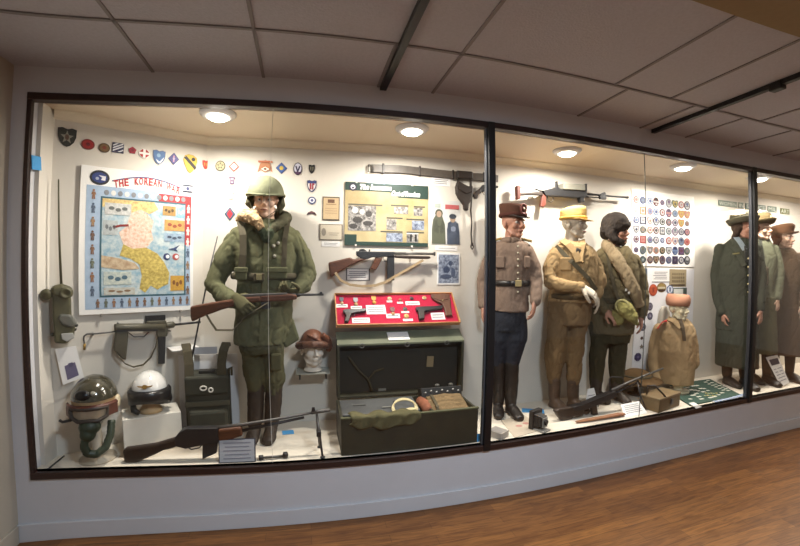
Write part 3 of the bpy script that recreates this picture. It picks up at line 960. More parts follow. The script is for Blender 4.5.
pl([(.18, .212), (.62, .212), (.66, .26), (.58, .30), (.50, .27), (.42, .30), (.3, .27), (.18, .27)], m_hill, 0, 'landmass')
pl([(.42, .30), (.5, .27), (.56, .30), (.62, .35), (.6, .42), (.62, .48), (.56, .54), (.44, .55), (.36, .52), (.32, .44), (.38, .40)], m_north, .0004, 'landmass')
pl([(.36, .52), (.44, .55), (.56, .54), (.66, .58), (.72, .64), (.77, .72), (.76, .80), (.7, .82), (.66, .84), (.6, .81), (.55, .86), (.5, .83), (.52, .74), (.5, .66), (.42, .62), (.33, .6)], m_south, .0006, 'landmass')
pl([(.18, .60), (.34, .62), (.46, .65), (.5, .69), (.36, .70), (.18, .68)], mat('painted_ridge', (168, 140, 110), .55, var=1, scale=30, col2=(208, 190, 160)), .0008, 'landmass')
insets = [((.2, .24, .42, .32), (206, 206, 202), (118, 122, 120)), ((.70, .23, .82, .30), (188, 150, 86), (96, 74, 50)), ((.83, .23, .91, .31), (108, 160, 184), (222, 226, 226)), ((.72, .33, .91, .41), (206, 164, 92), (176, 92, 66)), ((.72, .43, .91, .49), (160, 182, 200), (80, 96, 120)), ((.78, .74, .91, .85), (206, 164, 66), (150, 96, 44)), ((.2, .71, .43, .80), (206, 210, 196), (88, 122, 142)), ((.2, .82, .46, .87), (192, 200, 196), (160, 130, 100)), ((.19, .36, .31, .46), (180, 186, 186), (130, 136, 140))]
for k, ((u0, v0, u1, v1), c1, c2) in enumerate(insets):
    bb = MB(); bb.prism(R4(u0, v0, u1, v1), Y0 - 0.0022, Y0 + .0005, mat('inset_print_%d' % k, c1, .55, var=1, scale=45, col2=tuple(int((a + c) / 2) for a, c in zip(c1, c2))))
    for q in range(3):
        uu, vv = u0 + (u1 - u0) * (.25 + .25 * q), v0 + (v1 - v0) * (.45 + .12 * (q % 2)); a = U(uu, vv)
        bb.prism(oval(a[0], a[1], (u1 - u0) * w * .11, (v1 - v0) * h * .16, 10), Y0 - 0.003, Y0 - .001, flat(c2))
    bb.build('inset_picture', None, t)
bb = MB(); bb.prism([U(*q) for q in ((.76, .545), (.81, .535), (.87, .51), (.83, .545), (.85, .56), (.8, .55))], Y0 - 0.003, Y0, flat((66, 84, 128))); bb.build('map_symbol', None, t)
for u, c in ((.745, (50, 62, 116)), (.83, (200, 90, 84))):
    bb = MB(); a = U(u, .60); bb.prism(oval(a[0], a[1], w * .032, w * .032, 14), Y0 - .003, Y0, flat(c)); bb.prism(oval(a[0] + .006, a[1], w * .018, w * .018, 12), Y0 - .004, Y0 - .001, flat((222, 224, 228))); bb.build('map_symbol', None, t)
bb = MB(); bb.prism([U(*q) for q in ((.27, .40), (.33, .385), (.40, .38), (.41, .43), (.4, .395), (.33, .40), (.28, .415))], Y0 - .003, Y0, flat((160, 52, 48))); bb.build('map_symbol', None, t)
b = MB(); b.prism(R4(.66, .145, .97, .2), -0.0202, -0.018, flat((196, 56, 60))); b.prism(R4(.915, .2, .97, .51), -0.0206, -0.018, flat((196, 56, 60))); b.build('red_bands', None, t)
figcol = [(150, 112, 86), (120, 128, 110), (168, 120, 86), (96, 112, 136), (176, 140, 104), (128, 96, 80)]


def fig(bb, u, v, s, m):
    a = U(u, v)
    bb = MB()
    bb.prism(oval(a[0], a[1] + s * .8, s * .22, s * .24, 8), -0.0216, -0.0185, m)
    bb.prism([(a[0] - s * .3, a[1] + s * .5), (a[0] + s * .3, a[1] + s * .5), (a[0] + s * .45, a[1] - .1 * s), (a[0] + s * .22, a[1] - .05 * s), (a[0] + s * .3, a[1] - s), (a[0] + .05 * s, a[1] - s), (a[0], a[1] - .3 * s), (a[0] - .08 * s, a[1] - s), (a[0] - s * .32, a[1] - s), (a[0] - s * .2, a[1] - .05 * s), (a[0] - s * .45, a[1] - .1 * s)], -0.0216, -0.0185, m)
    bb.build('soldier_print', None, t)


for i in range(13):
    fig(None, .15 + .79 * i / 12, .925, .028, flat(figcol[i % 6]))
for i in range(8):
    fig(None, .108, .19 + .65 * i / 7, .032, flat(figcol[(i + 2) % 6]))
for i in range(4):
    fig(None, .945, .57 + .28 * i / 3, .03, flat(figcol[(i + 3) % 6]))
for i in range(4):
    fig(None, .943, .24 + .25 * i / 3, .03, flat((236, 214, 208)))
bb = MB()
for i in range(13):
    bb = MB(); a = U(.21 + .68 * i / 12, .172); bb.prism(oval(a[0], a[1], w * .021, w * .024, 12), -0.0216, -.0185, flat((214, 212, 206) if i % 2 else (150, 152, 158))); bb.build('portrait_print', None, t)
bb = MB()
arc = [(u, .084 - .05 * math.sin(PI * (u - .25) / .62)) for u in [.25 + .62 * i / 16 for i in range(17)]]
bb.prism([U(u, v) for u, v in arc] + [U(u, v + .009) for u, v in reversed(arc)], -0.0205, -0.017, flat((84, 96, 150))); bb.build('title_swoosh', None, t)
bb = MB()
word = 'THE KOREAN WAR'
for i, ch in enumerate(word):
    if ch != ' ':
        u = .29 + .54 * i / (len(word) - 1)
        text_mesh(bb, ch, *U(u, .141 - .05 * math.sin(PI * (u - .25) / .62)), h * .072, -0.0208, flat((206, 40, 44)), bold=.002, align='CENTER', rot=.3 * (0.56 - u) * 2, fit=w * (.036 if ch != 'W' else .045))
bb.build('title', None, t)
bb = MB(); a = U(.15, .075); bb.prism(oval(a[0], a[1], w * .08, w * .066, 28), -0.0205, -.017, flat((44, 44, 50))); bb.prism(oval(a[0], a[1], w * .062, w * .046, 24), -0.0215, -.019, flat((52, 70, 140))); bb.prism([(a[0] + w * x, a[1] + w * z) for x, z in ((-.01, .02), (.05, .015), (.045, -.025), (.01, -.02), (.02, .0))], -0.0222, -.02, flat((222, 220, 224))); bb.prism(oval(a[0] - w * .02, a[1] - w * .01, w * .014, w * .014, 10), -0.0222, -.02, flat((190, 196, 214))); bb.build('emblem', None, t)
bb = MB(); a = U(.93, .085); bb.box((a[0], -0.019, a[1]), (w * .1, .004, w * .075)); bb.build('flag_print', flat((226, 226, 230)), t)
bb = MB(); bb.box((a[0], -0.0208, a[1] + w * .03), (w * .1, .002, w * .016), m=flat((54, 58, 84))); bb.box((a[0], -0.0208, a[1] - w * .03), (w * .1, .002, w * .016), m=flat((54, 58, 84))); bb.prism(oval(a[0], a[1], w * .018, w * .018, 12), -.0212, -.02, flat((70, 80, 130))); bb.build('flag_symbol', None, t)
for u in (.18, .88):
    bb = MB(); a = U(u, 1.0); bb.box((a[0], -0.012, a[1] - .004), (.014, .03, .02)); bb.build('clip', flat((196, 190, 180), .25), t, bevel=.002)

# ---------- raised lettering on the far wall: WOMEN IN THE MILITARY ran over painted blocks
t = thing('wall_lettering', 'row of grey-green block lettering high on the far wall above the uniformed women', 'lettering', (0, BY, 0), 0)
m_let = mat('olive_lettering', (98, 114, 104), 0.6, var=.5, scale=20, col2=(78, 96, 92))
m_letp = mat('pale_lettering', (206, 208, 196), 0.6)
m_let2 = mat('moss_lettering', (100, 100, 52), 0.6, var=.5, scale=20, col2=(72, 84, 44))
for (xa, xb, ya, yb, word, mm) in ((718, 736.5, 200.2, 207.6, 'WOMEN', m_let), (738.2, 743, 202.4, 208.6, 'IN', m_let), (745.2, 765, 203.4, 211, 'SERVICE', m_let), (767.4, 776, 206.1, 212.4, 'MIL', m_let), (780, 788.8, 208.4, 214.4, 'ART', m_let2)):
    a, c = PY(xa, (ya + yb) / 2, BY), PY(xb, (ya + yb) / 2, BY)
    hh = abs(PY(xa, ya, BY).z - PY(xa, ya + 5.6, BY).z)
    zc_ = (PY((xa + xb) / 2, (ya + yb) / 2, BY)).z
    bb = MB(); bb.box(((a.x + c.x) / 2, -0.004, zc_), (c.x - a.x, .008, hh), m=mm)
    text_mesh(bb, word, (a.x + c.x) / 2, zc_ - hh * .36, hh, -0.0085, m_letp, align='CENTER', fit=(c.x - a.x) * .92)
    bb.build('letter_block', None, t)
# ------------------------------------------------------------------ weapons
m_gun = mat('gun_steel', (52, 52, 54), 0.42, metal=0.35, var=.5, scale=18, col2=(38, 38, 40))
m_gunl = mat('worn_steel', (92, 90, 88), 0.4, metal=0.4, var=.5, scale=18, col2=(66, 64, 62))
m_walnut = mat('walnut_stock', (98, 58, 36), 0.45, var=.8, scale=8, col2=(62, 36, 24), stretch=(2, 8, 14))
m_dkwood = mat('dark_walnut', (50, 36, 28), 0.5, var=.7, scale=8, col2=(30, 24, 20), stretch=(2, 8, 14))
m_redwood = mat('red_grip_wood', (112, 58, 46), .45, var=.6, scale=10, col2=(84, 44, 38))
m_web = mat('cream_webbing', (150, 130, 100), .85, var=.4, scale=40, col2=(116, 96, 70))
m_olivemetal = mat('olive_grey_steel', (84, 80, 66), 0.5, metal=.2, var=.5, scale=16, col2=(62, 60, 52))
m_strap = mat('olive_strap', (74, 66, 46), 0.85, var=.5, scale=40, col2=(54, 48, 34))


class Plane:
    """a vertical plane through a point, with a heading; lets a drawn outline become an outline in metres"""

    def __init__(s, O, rz=0.0):
        s.O, s.rz = Vector(O), rz
        s.u = Vector((math.cos(rz), math.sin(rz), 0))
        s.n = Vector((math.sin(rz), -math.cos(rz), 0))

    def __call__(s, px, py):
        d = ray(px, py)
        c = Vector((0, 0, CZ))
        t = (s.O - c).dot(s.n) / d.dot(s.n)
        p = c + d * t - s.O
        return (p.dot(s.u), p.z)


def crop(pl_, x0, y0, k):
    return lambda *pts: [pl_(x0 + x / k, y0 + y / k) for x, y in pts]


def solid(parent, name, pts, m, t, y=0.0, bevel=0.004, kids=None):
    b = MB()
    b.prism(pts, y - t / 2, y + t / 2, m)
    return b.build(name, None, parent, bevel=bevel)


def rod(parent, name, pts, r, m, y=0.0, seg=10):
    b = MB()
    ys = y if isinstance(y, (list, tuple)) else [y] * len(pts)
    b.tube([(p[0], yy, p[1]) for p, yy in zip(pts, ys)], r, seg, m)
    return b.build(name, None, parent)


# --- submachine gun with wooden stock on the middle wall
pl3 = Plane(PY(395, 262, BY - 0.055))
q = crop(pl3, 320, 245, 6.4)
t = thing('submachine_gun', 'submachine gun with brown wooden stock and pale sling above the red case', 'gun', pl3.O)
solid(t, 'stock', q((52, 112), (120, 96), (195, 78), (215, 92), (262, 84), (300, 92), (250, 108), (190, 136), (120, 176), (65, 210)), m_walnut, .042, bevel=.012)
solid(t, 'receiver', q((230, 40), (470, 44), (472, 74), (400, 76), (330, 80), (300, 92), (262, 86), (232, 66)), m_gun, .042)
solid(t, 'rear_sight', q((246, 40), (256, 26), (278, 24), (300, 40)), m_gun, .02, bevel=.002)
solid(t, 'magazine', q((430, 62), (474, 62), (474, 226), (430, 228)), m_gun, .03)
solid(t, 'pistol_grip', q((352, 78), (404, 78), (384, 112), (356, 164), (320, 150), (340, 120)), m_walnut, .032, bevel=.008)
solid(t, 'fore_grip', q((476, 64), (700, 72), (708, 84), (690, 90), (560, 88), (478, 82)), m_dkwood, .036, bevel=.008)
rod(t, 'barrel', q((468, 53), (620, 55), (738, 57)), [.0125, .011, .009], m_gunl)
solid(t, 'front_sight', q((726, 46), (737, 44), (738, 70), (728, 70)), m_gun, .012, bevel=.001)
rod(t, 'trigger_guard', q((404, 78), (412, 104), (430, 108)), .003, m_gun)
rod(t, 'cocking_knob', q((316, 42), (316, 28)), .006, m_gun)
b = MB(); b.ribbon([(a, yy, c) for (a, c), yy in zip(q((96, 176), (130, 225), (190, 254), (270, 264), (350, 258), (420, 234), (480, 196), (560, 152), (655, 97)), (-.028, -.03, -.026, -.022, -.024, -.03, -.034, -.03, -.024))], .02, .004, (0, 0.25, 1), m_web); b.build('sling', None, t)
for a in ((246, 6), (584, 20)):
    p = q((a[0], 70))[0]
    b = MB(); b.box((p[0], .03, p[1] - .012), (.012, .07, .012)); b.build('wall_peg', flat((224, 220, 210), .3), t)

# --- wire stock submachine gun on the slanted wall
cA = PA(140, 338, .05)
pl4 = Plane(cA, ANG)
q = crop(pl4, 75, 305, 7.27)
t = thing('submachine_gun', 'olive grey submachine gun with wire stock and sling hanging under the map poster', 'gun', pl4.O, ANG)
b = MB(); a = q((285, 166), (655, 160)); b.tube([(a[0][0], 0, a[0][1]), (a[0][0] + .01, 0, a[0][1]), (a[1][0], 0, a[1][1])], [.024, .028, .028], 16, m_olivemetal); b.build('receiver', None, t)
solid(t, 'receiver_rib', q((300, 176), (600, 172), (600, 186), (300, 192)), m_gun, .05, bevel=.002)
solid(t, 'rear_sight', q((304, 142), (310, 122), (322, 138), (340, 142)), m_gun, .012, bevel=.001)
solid(t, 'ejection_cover', q((520, 118), (660, 112), (662, 138), (522, 142)), m_olivemetal, .03)
solid(t, 'magazine', q((604, 186), (660, 184), (652, 424), (606, 428)), m_gun, .026)
solid(t, 'magazine_well', q((590, 172), (672, 168), (668, 226), (594, 230)), m_olivemetal, .036)
solid(t, 'grip', q((292, 190), (388, 186), (384, 260), (370, 400), (340, 388), (276, 322), (284, 268)), m_olivemetal, .036, bevel=.01)
rod(t, 'trigger_guard', q((388, 200), (430, 232), (500, 230), (536, 196)), .0035, m_gun)
b = MB(); a = q((656, 150), (724, 142)); b.tube([(a[0][0], 0, a[0][1]), (a[0][0] + .012, 0, a[0][1]), (a[1][0] - .01, 0, a[1][1]), (a[1][0], 0, a[1][1])], [.02, .024, .024, .015], 16, m_olivemetal); b.build('barrel_nut', None, t)
rod(t, 'barrel', q((720, 143), (912, 124)), .0085, m_gun)
rod(t, 'wire_stock', q((66, 322), (70, 292), (62, 250), (66, 226), (86, 212), (160, 208), (240, 200), (300, 192)), .0055, m_gunl)
b = MB(); a = q((67, 326), (70, 282)); b.tube([(a[0][0], 0, a[0][1]), (a[1][0], 0, a[1][1])], .008, 8, mat('brass_tip', (150, 118, 52), .4, metal=.5)); b.build('stock_tip', None, t)
b = MB(); b.ribbon([(x, -.03, z) for x, z in q((596, 214), (580, 300), (545, 376), (490, 428), (420, 444), (360, 420), (310, 366), (284, 322))], .022, .004, (0, 1, 0.15), m_strap); b.build('sling', None, t)
p = q((585, 104))[0]
pa = PA(155, 319, .004)
b = MB(); b.box((0, -.012, 0), (.135, .024, .055)); o = b.build('wall_plaque', m_black, loc=pa, rz=ANG, bevel=.002)
tag(o, 'small black plaque on the wall just under the lower edge of the map poster', 'plaque')
for x in (130, 690):
    a = q((x, 205 if x < 200 else 180))[0]
    b = MB(); b.box((a[0], .02, a[1] - .008), (.01, .06, .01)); b.build('wall_hook', m_gunl, t)

# --- machine gun with the drum box, high on the wall of the second window
pl5 = Plane(PY(565, 190, BY - 0.085))
q = crop(pl5, 505, 165, 5.926)
t = thing('machine_gun', 'long light machine gun with a grey box on top mounted high on the wall', 'gun', pl5.O)
solid(t, 'butt', q((62, 126), (78, 122), (86, 130), (88, 200), (66, 208), (64, 170)), m_redwood, .045, bevel=.01)
solid(t, 'stock', q((86, 168), (150, 162), (215, 158), (225, 184), (150, 178), (88, 182)), m_dkwood, .034, bevel=.006)
rod(t, 'butt_strap', q((84, 132), (110, 132), (140, 130)), .003, m_gun)
rod(t, 'rear_sight', q((180, 142), (205, 152), (235, 158)), .007, m_gun)
solid(t, 'receiver', q((215, 154), (300, 134), (330, 148), (470, 152), (472, 192), (420, 196), (330, 188), (232, 184)), m_gun, .06)
solid(t, 'sight_post', q((298, 138), (300, 98), (308, 96), (314, 138)), m_gun, .018, bevel=.002)
solid(t, 'pistol_grip', q((218, 172), (240, 178), (238, 238), (226, 252), (204, 248), (208, 226)), m_redwood, .034, bevel=.008)
rod(t, 'trigger_guard', q((250, 184), (254, 212), (272, 222), (286, 210), (284, 188)), .0035, m_gun)
solid(t, 'ammunition_box', q((330, 112), (462, 120), (464, 156), (330, 148)), mat('box_grey_green', (128, 126, 116), .5, var=.5, scale=14, col2=(104, 104, 96)), .09, bevel=.006)
solid(t, 'box_latch', q((456, 116), (468, 116), (468, 160), (456, 158)), m_gun, .094, bevel=.003)
solid(t, 'front_housing', q((440, 150), (474, 152), (480, 188), (460, 196), (460, 222), (444, 224), (436, 196)), m_gun, .05)
rod(t, 'barrel', q((470, 172), (560, 178), (640, 186), (700, 190), (728, 193)), [.011, .0095, .0085, .010, .0135], m_gun)
rod(t, 'gas_tube', q((474, 188), (560, 194), (600, 196)), .006, m_gun)
solid(t, 'gas_block', q((556, 176), (586, 162), (592, 164), (596, 206), (560, 202)), m_gun, .024)
for a in ((170, 180), (470, 200)):
    p = q(a)[0]
    b = MB(); b.box((p[0], .045, p[1] - .01), (.012, .09, .012)); b.build('wall_peg', flat((224, 220, 210), .3), t)

# --- automatic rifle on its bipod along the front of the first window
pl6 = Plane((PY(215, 440, 2.5).x, 2.5, ZF), 0.0)
q = crop(pl6, 110, 405, 3.556)
t = thing('automatic_rifle', 'long dark automatic rifle resting on its butt and bipod along the glass', 'gun', pl6.O)
zmin = min(z for x, z in q((55, 225), (100, 215)))
k_ = lambda pts: pts
solid(t, 'stock', [(x, max(z, 0.002)) for x, z in q((48, 158), (60, 150), (165, 135), (236, 113), (250, 138), (226, 150), (192, 158), (160, 174), (100, 212), (58, 222))], m_dkwood, .05, bevel=.014)
solid(t, 'receiver', q((232, 114), (250, 92), (275, 79), (385, 77), (388, 128), (335, 136), (272, 150), (240, 142)), m_gun, .055)
solid(t, 'magazine', q((330, 128), (386, 124), (380, 168), (330, 190)), m_gun, .03)
rod(t, 'trigger_guard', q((268, 146), (290, 158), (318, 152), (330, 138)), .004, m_gun)
solid(t, 'fore_end', q((386, 82), (468, 73), (474, 106), (440, 116), (388, 127)), m_walnut, .055, bevel=.012)
rod(t, 'barrel', q((380, 82), (470, 70), (600, 49), (720, 27)), [.014, .011, .0095, .0085], m_gunl)
rod(t, 'gas_tube', q((466, 92), (560, 72), (690, 44)), [.011, .010, .008], m_gun)
rod(t, 'flash_hider', q((716, 28), (782, 17)), .012, m_gunl)
solid(t, 'front_sight', q((716, 24), (718, 9), (728, 8), (730, 24)), m_gun, .014, bevel=.001)
a = q((735, 28))[0]
for i, (fx, fy) in enumerate(((755, -0.055), (748, .1))):
    e = q((fx, 188))[0]
    b = MB(); b.tube([(a[0], 0, a[1]), (a[0] + (e[0] - a[0]) * .5, fy * .5, a[1] * .5 + .004), (a[0] + (e[0] - a[0]), fy, 0.006)], [.008, .0085, .007], 10, m_gunl)
    b.ball((e[0], fy, .007), (.016, .016, .007), m=m_gun)
    b.build('bipod_leg', None, t)
b = MB(); e = q((742, 95))[0]; b.box((e[0], -.02, e[1]), (.03, .05, .035)); b.build('bipod_clamp', m_gun, t, bevel=.004)

# --- light machine gun lying along the front of the second window
pl7 = Plane((PY(600, 400, 2.6).x, 2.62, ZF), 0.0)
q = crop(pl7, 540, 350, 5.747)
t = thing('light_machine_gun', 'dark light machine gun lying nose up across the floor before the khaki soldiers', 'gun', pl7.O)
Q = lambda *p: [(x, max(z, 0.003)) for x, z in q(*p)]
solid(t, 'butt', Q((78, 348), (100, 334), (180, 322), (246, 318), (242, 372), (212, 380), (186, 378), (178, 404), (132, 434), (112, 428)), m_dkwood, .05, bevel=.012)
solid(t, 'receiver', Q((176, 322), (240, 306), (330, 268), (420, 232), (432, 262), (340, 304), (250, 338), (186, 342)), m_gun, .06)
solid(t, 'pistol_grip', Q((286, 314), (318, 302), (328, 382), (322, 392), (296, 392)), m_dkwood, .034, bevel=.008)
rod(t, 'trigger_guard', q((314, 306), (320, 328), (334, 326), (336, 302)), .0035, m_gun)
rod(t, 'barrel', q((410, 232), (500, 190), (600, 148), (706, 106)), [.016, .012, .010, .009], m_gunl)
rod(t, 'gas_tube', q((420, 254), (500, 216), (560, 186)), .009, m_gun)
rod(t, 'carry_handle', q((402, 236), (398, 166), (410, 154), (474, 158), (482, 180), (466, 206)), .005, m_gun)
rod(t, 'bipod_leg', q((560, 176), (610, 220)) + [(q((648, 300))[0][0], .008)], .007, m_gun, [0, .05, .12])
rod(t, 'bipod_leg', q((556, 178), (560, 270)) + [(q((556, 362))[0][0], .008)], .006, m_gun, [0, -.05, -.10])

# scabbard beside it
a, c = PZ(576, 423.5, ZF), PZ(624, 416, ZF)
dv = c - a
b = MB()
L = dv.length
b.tube([(-L / 2, 0, .014), (-L * .3, 0, .016), (L * .1, 0, .018), (L * .38, 0, .022), (L * .5, 0, .018)], [.012, .020, .022, .026, .018], 12, mat('tan_scabbard', (168, 116, 78), .6, var=.7, scale=9, col2=(120, 74, 54)), flat_=.55, up=(0, 0, 1))
o = b.build('scabbard', None, loc=(a + c) / 2, rz=math.atan2(dv.y, dv.x))
tag(o, 'tan and brown wooden scabbard lying on the floor under the light machine gun', 'scabbard')

# --- carbine carried by the soldier in the parka: placed with the figure
plc = Plane(PY(257, 302, 2.62), 0.0)
q = crop(plc, 180, 200, 4.875)
t = thing('carbine', 'wooden stocked carbine held level by the soldier in the parka', 'gun', plc.O)
solid(t, 'stock', q((52, 518), (110, 506), (200, 492), (280, 478), (300, 472), (395, 466), (396, 496), (300, 506), (250, 522), (200, 536), (120, 566), (60, 594), (54, 570)), m_walnut, .042, bevel=.012)
solid(t, 'fore_end', q((392, 464), (530, 456), (570, 462), (570, 484), (500, 492), (392, 498)), m_walnut, .036, bevel=.01)
solid(t, 'receiver', q((290, 474), (300, 460), (400, 456), (520, 452), (526, 462), (400, 470)), m_gunl, .032)
rod(t, 'barrel', q((520, 462), (620, 462), (700, 460)), [.0095, .008, .008], m_gun)
solid(t, 'front_sight', q((676, 460), (682, 448), (692, 448), (696, 460)), m_gun, .014, bevel=.001)
solid(t, 'magazine', q((395, 494), (440, 492), (440, 530), (398, 532)), m_gun, .026)
a = q((130, 556), (150, 590), (180, 632), (260, 632), (330, 560), (430, 500))
b = MB(); b.ribbon([(x, -.01 - .02 * i / 5, z) for i, (x, z) in enumerate(a)], .026, .004, (0, 1, .2), m_strap); b.build('sling', None, t)
# ------------------------------------------------------------------ dressed mannequins
def fabric(name, col, col2=None, var=.5, scale=9, rough=.9, bump=.55, bscale=17):
    return mat(name, col, rough, var=var, scale=scale, col2=col2, bump=bump, bscale=bscale, spec=.2)


class Figure:
    """a mannequin standing at O on the case floor; px,py picture points are turned into metres on its own plane"""

    def __init__(s, name, label, O, phi, group=None, cat='mannequin'):
        s.rz = -math.atan2(O[0], O[1])      # silhouettes are measured square to the line of sight
        s.pl = Plane(O, s.rz)
        s.root = thing(name, label, cat, O, s.rz, group)
        s.phi = phi
        s.f = Vector((math.sin(phi), -math.cos(phi), 0))
        s.r = Vector((math.cos(phi), math.sin(phi), 0))
        s.body = MB()

    def p(s, px, py, y=0.0):
        # keep the point on the picture ray when it stands nearer or farther than the plane
        P = Plane(s.pl.O - s.pl.n * y, s.rz)
        u, z = P(px, py)
        return Vector((u, y, z))

    def rows(s, mb, rows, seg=28, power=1.0):
        rings = []
        for x0, x1, py, dep, yc in rows:
            a, c = s.p(x0, py), s.p(x1, py)
            cx, hw = (a.x + c.x) / 2, (c.x - a.x) / 2
            z = (a.z + c.z) / 2
            ring = []
            for k in range(seg):
                t = 2 * PI * k / seg
                cc, ss = math.cos(t), math.sin(t)
                ring.append((cx + hw * math.copysign(abs(cc) ** power, cc), yc + dep * math.copysign(abs(ss) ** power, ss), z))
            rings.append(ring)
        if rings[0][0][2] > rings[-1][0][2]:
            rings = rings[::-1]
        mb.loft(rings)

    def limb(s, mb, pts, rr, seg=16):
        P = [Vector(p) for p in pts]
        mb.tube(P, list(rr), seg)
        for a, r in zip(P, rr):
            mb.ball(a, r, seg=14)

    def hand(s, W, D, N, side, curl=0.5, k=1.0):
        """palm and five fingers growing from the wrist W along D, palm facing N; side = which way the thumb lies"""
        D, N = Vector(D).normalized(), Vector(N)
        N = (N - D * N.dot(D)).normalized()
        B = D.cross(N) * side
        mb = s.body
        rings = []
        for d, w, t in ((-.012, .027, .022), (.015, .033, .02), (.05, .041, .017), (.085, .04, .014), (.092, .034, .01)):
            c = Vector(W) + D * d * k
            rings.append([c + B * math.cos(2 * PI * i / 14) * w * k + N * math.sin(2 * PI * i / 14) * t * k for i in range(14)])
        mb.loft(rings)
        for i, (o, L) in enumerate(((.029, .068), (.010, .078), (-.010, .073), (-.029, .056))):
            b0 = Vector(W) + D * .078 * k + B * o * k
            pts, d, ang = [b0], D.copy(), 0.0
            for j, fr in enumerate((.45, .32, .25)):
                ang += curl * (.55 + .25 * j) * (1 + .08 * i)
                d = D * math.cos(ang) + N * math.sin(ang) + B * (.05 * (1.5 - i))
                pts.append(pts[-1] + d.normalized() * L * fr * k)
            mb.tube(pts, [.0098 * k, .0094 * k, .0086 * k, .007 * k], 8)
            mb.ball(pts[-1], .0074 * k, seg=8)
        t0 = Vector(W) + D * .02 * k + B * .028 * k
        t1 = t0 + (D * .6 + B * .75 + N * .2).normalized() * .036 * k
        t2 = t1 + (D * .9 + B * .2 + N * .45).normalized() * .03 * k
        t3 = t2 + (D * .9 + N * .5 - B * .1).normalized() * .024 * k
        mb.tube([t0, t1, t2, t3], [.0145 * k, .012 * k, .0105 * k, .0085 * k], 8)
        mb.ball(t3, .0088 * k, seg=8)

    def head(s, c, yaw, k=1.0, tilt=0.0, female=False):
        E = (Matrix.Rotation(yaw, 3, 'Z') @ Matrix.Rotation(tilt, 3, 'X'))
        s.hc, s.hE, s.hk = Vector(c), E, k
        mb = s.body
        M0 = mb.M
        mb.M = Matrix.Translation(c) @ E.to_4x4() @ Matrix.Scale(k, 4)
        mb.ball((0, .012, .03), (.076, .096, .092), seg=24)
        mb.ball((0, -.022, -.035), (.06, .07, .078), seg=20)
        mb.ball((0, -.066, -.093), (.026, .024, .022))
        mb.tube([(-.058, .0, -.05), (-.045, -.035, -.082), (0, -.062, -.098), (.045, -.035, -.082), (.058, .0, -.05)], [.016, .02, .022, .02, .016], 10)
        mb.tube([(0, -.086, .022), (0, -.102, -.006), (0, -.115, -.028)], [.009, .011, .0135], 10)
        mb.ball((-.011, -.1, -.03), .0095, seg=8); mb.ball((.011, -.1, -.03), .0095, seg=8)
        for q in (-1, 1):
            mb.ball((.032 * q, -.081, .026), (.027, .013, .009), seg=10)
            mb.ball((.04 * q, -.066, -.022), (.026, .022, .026), seg=12)
            mb.ball((.079 * q, .012, -.008), (.011, .021, .033), (.15, 0, .25 * q), seg=10)
            mb.tube([(.079 * q, .03, .02), (.09 * q, .028, .0), (.082 * q, .008, -.036)], .006, 6)
        mb.ball((0, -.09, -.058), (.024, .011, .0065), seg=10)
        mb.ball((0, -.088, -.069), (.02, .011, .007), seg=10)
        mb.M = M0

    def hp(s, v):
        return s.hc + s.hE @ (Vector(v) * s.hk)

    def eyes(s, col=(70, 58, 50)):
        for q in (-1, 1):
            b = MB(); b.ball(s.hp((.031 * q, -.0745, .004)), (.0135 * s.hk,) * 3, seg=12, m=flat((214, 206, 196), .3)); e = b.build('eye', None, s.root)
            b = MB(); b.ball(s.hp((.031 * q, -.0835, .004)), (.006 * s.hk,) * 3, seg=10, m=flat(col, .25)); b.build('iris', None, e)
        b = MB()
        for q in (-1, 1):
            pass
        m = flat((176, 112, 100), .5)
        b.tube([s.hp((-.022, -.0905, -.063)), s.hp((-.008, -.1015, -.0605)), s.hp((.008, -.1015, -.0605)), s.hp((.022, -.0905, -.063))], [.003, .0055, .0055, .003], 8, m)
        b.build('lips', None, s.root)

    def finish(s, skin, voxel=0.0048, name='body'):
        return s.body.cloth(name, skin, s.root, voxel, 1)

    def garment(s, name, mb, m, voxel=.009, smooth=2, amp=.006, sx=9, sz=5, seed=0.0):
        return mb.cloth(name, m, s.root, voxel, smooth, folds(sx, sz, amp, seed))

    def boot(s, name, m, ankle, toe, top, rtop=.058, rank=.05, foot=.047, sole=True):
        """shaft from top down to the ankle, foot along to the toe, standing on the floor"""
        mb = MB()
        A, T, U_ = Vector(ankle), Vector(toe), Vector(top)
        s.limb(mb, [U_, U_ * .5 + A * .5, Vector((A.x, A.y, .09))], [rtop, (rtop + rank) * .52, rank])
        d = (Vector((T.x, T.y, 0)) - Vector((A.x, A.y, 0)))
        L = d.length
        d.normalize()
        h = Vector((A.x, A.y, 0)) - d * .05
        n = Vector((-d.y, d.x, 0))
        rings = []
        for t_, w, hh in ((0, .03, .05), (.03, .042, .09), (.08, .044, .105), (.14, .046, .09), (.19, .05, .07), (.24, .047, .055), (.275, .03, .042)):
            c = h + d * (t_ / .275) * (L + .05)
            rings.append([c + n * math.cos(2 * PI * i / 14) * w + Vector((0, 0, hh / 2 + math.sin(2 * PI * i / 14) * hh / 2 + .004)) for i in range(14)])
        mb.loft(rings)
        o = mb.cloth(name, m, s.root, .007, 2, folds(14, 16, .003, A.x))
        for v in o.data.vertices:
            if v.co.z < .012:
                v.co.z = .004
        return o


def ring_path(c, rx, ry, n=24, z=lambda t: 0.0, a0=0.0, a1=2 * PI):
    return [(c[0] + rx * math.sin(a0 + (a1 - a0) * i / n), c[1] - ry * math.cos(a0 + (a1 - a0) * i / n), c[2] + z(a0 + (a1 - a0) * i / n)) for i in range(n + 1)]


m_skin = mat('mannequin_skin', (214, 178, 154), .5, var=.3, scale=12, col2=(186, 140, 116))
m_skin2 = mat('mannequin_skin_brown', (176, 128, 106), .5, var=.3, scale=12, col2=(150, 104, 86))
m_pale = mat('mannequin_plaster', (186, 174, 156), .5, var=.4, scale=10, col2=(158, 146, 128))

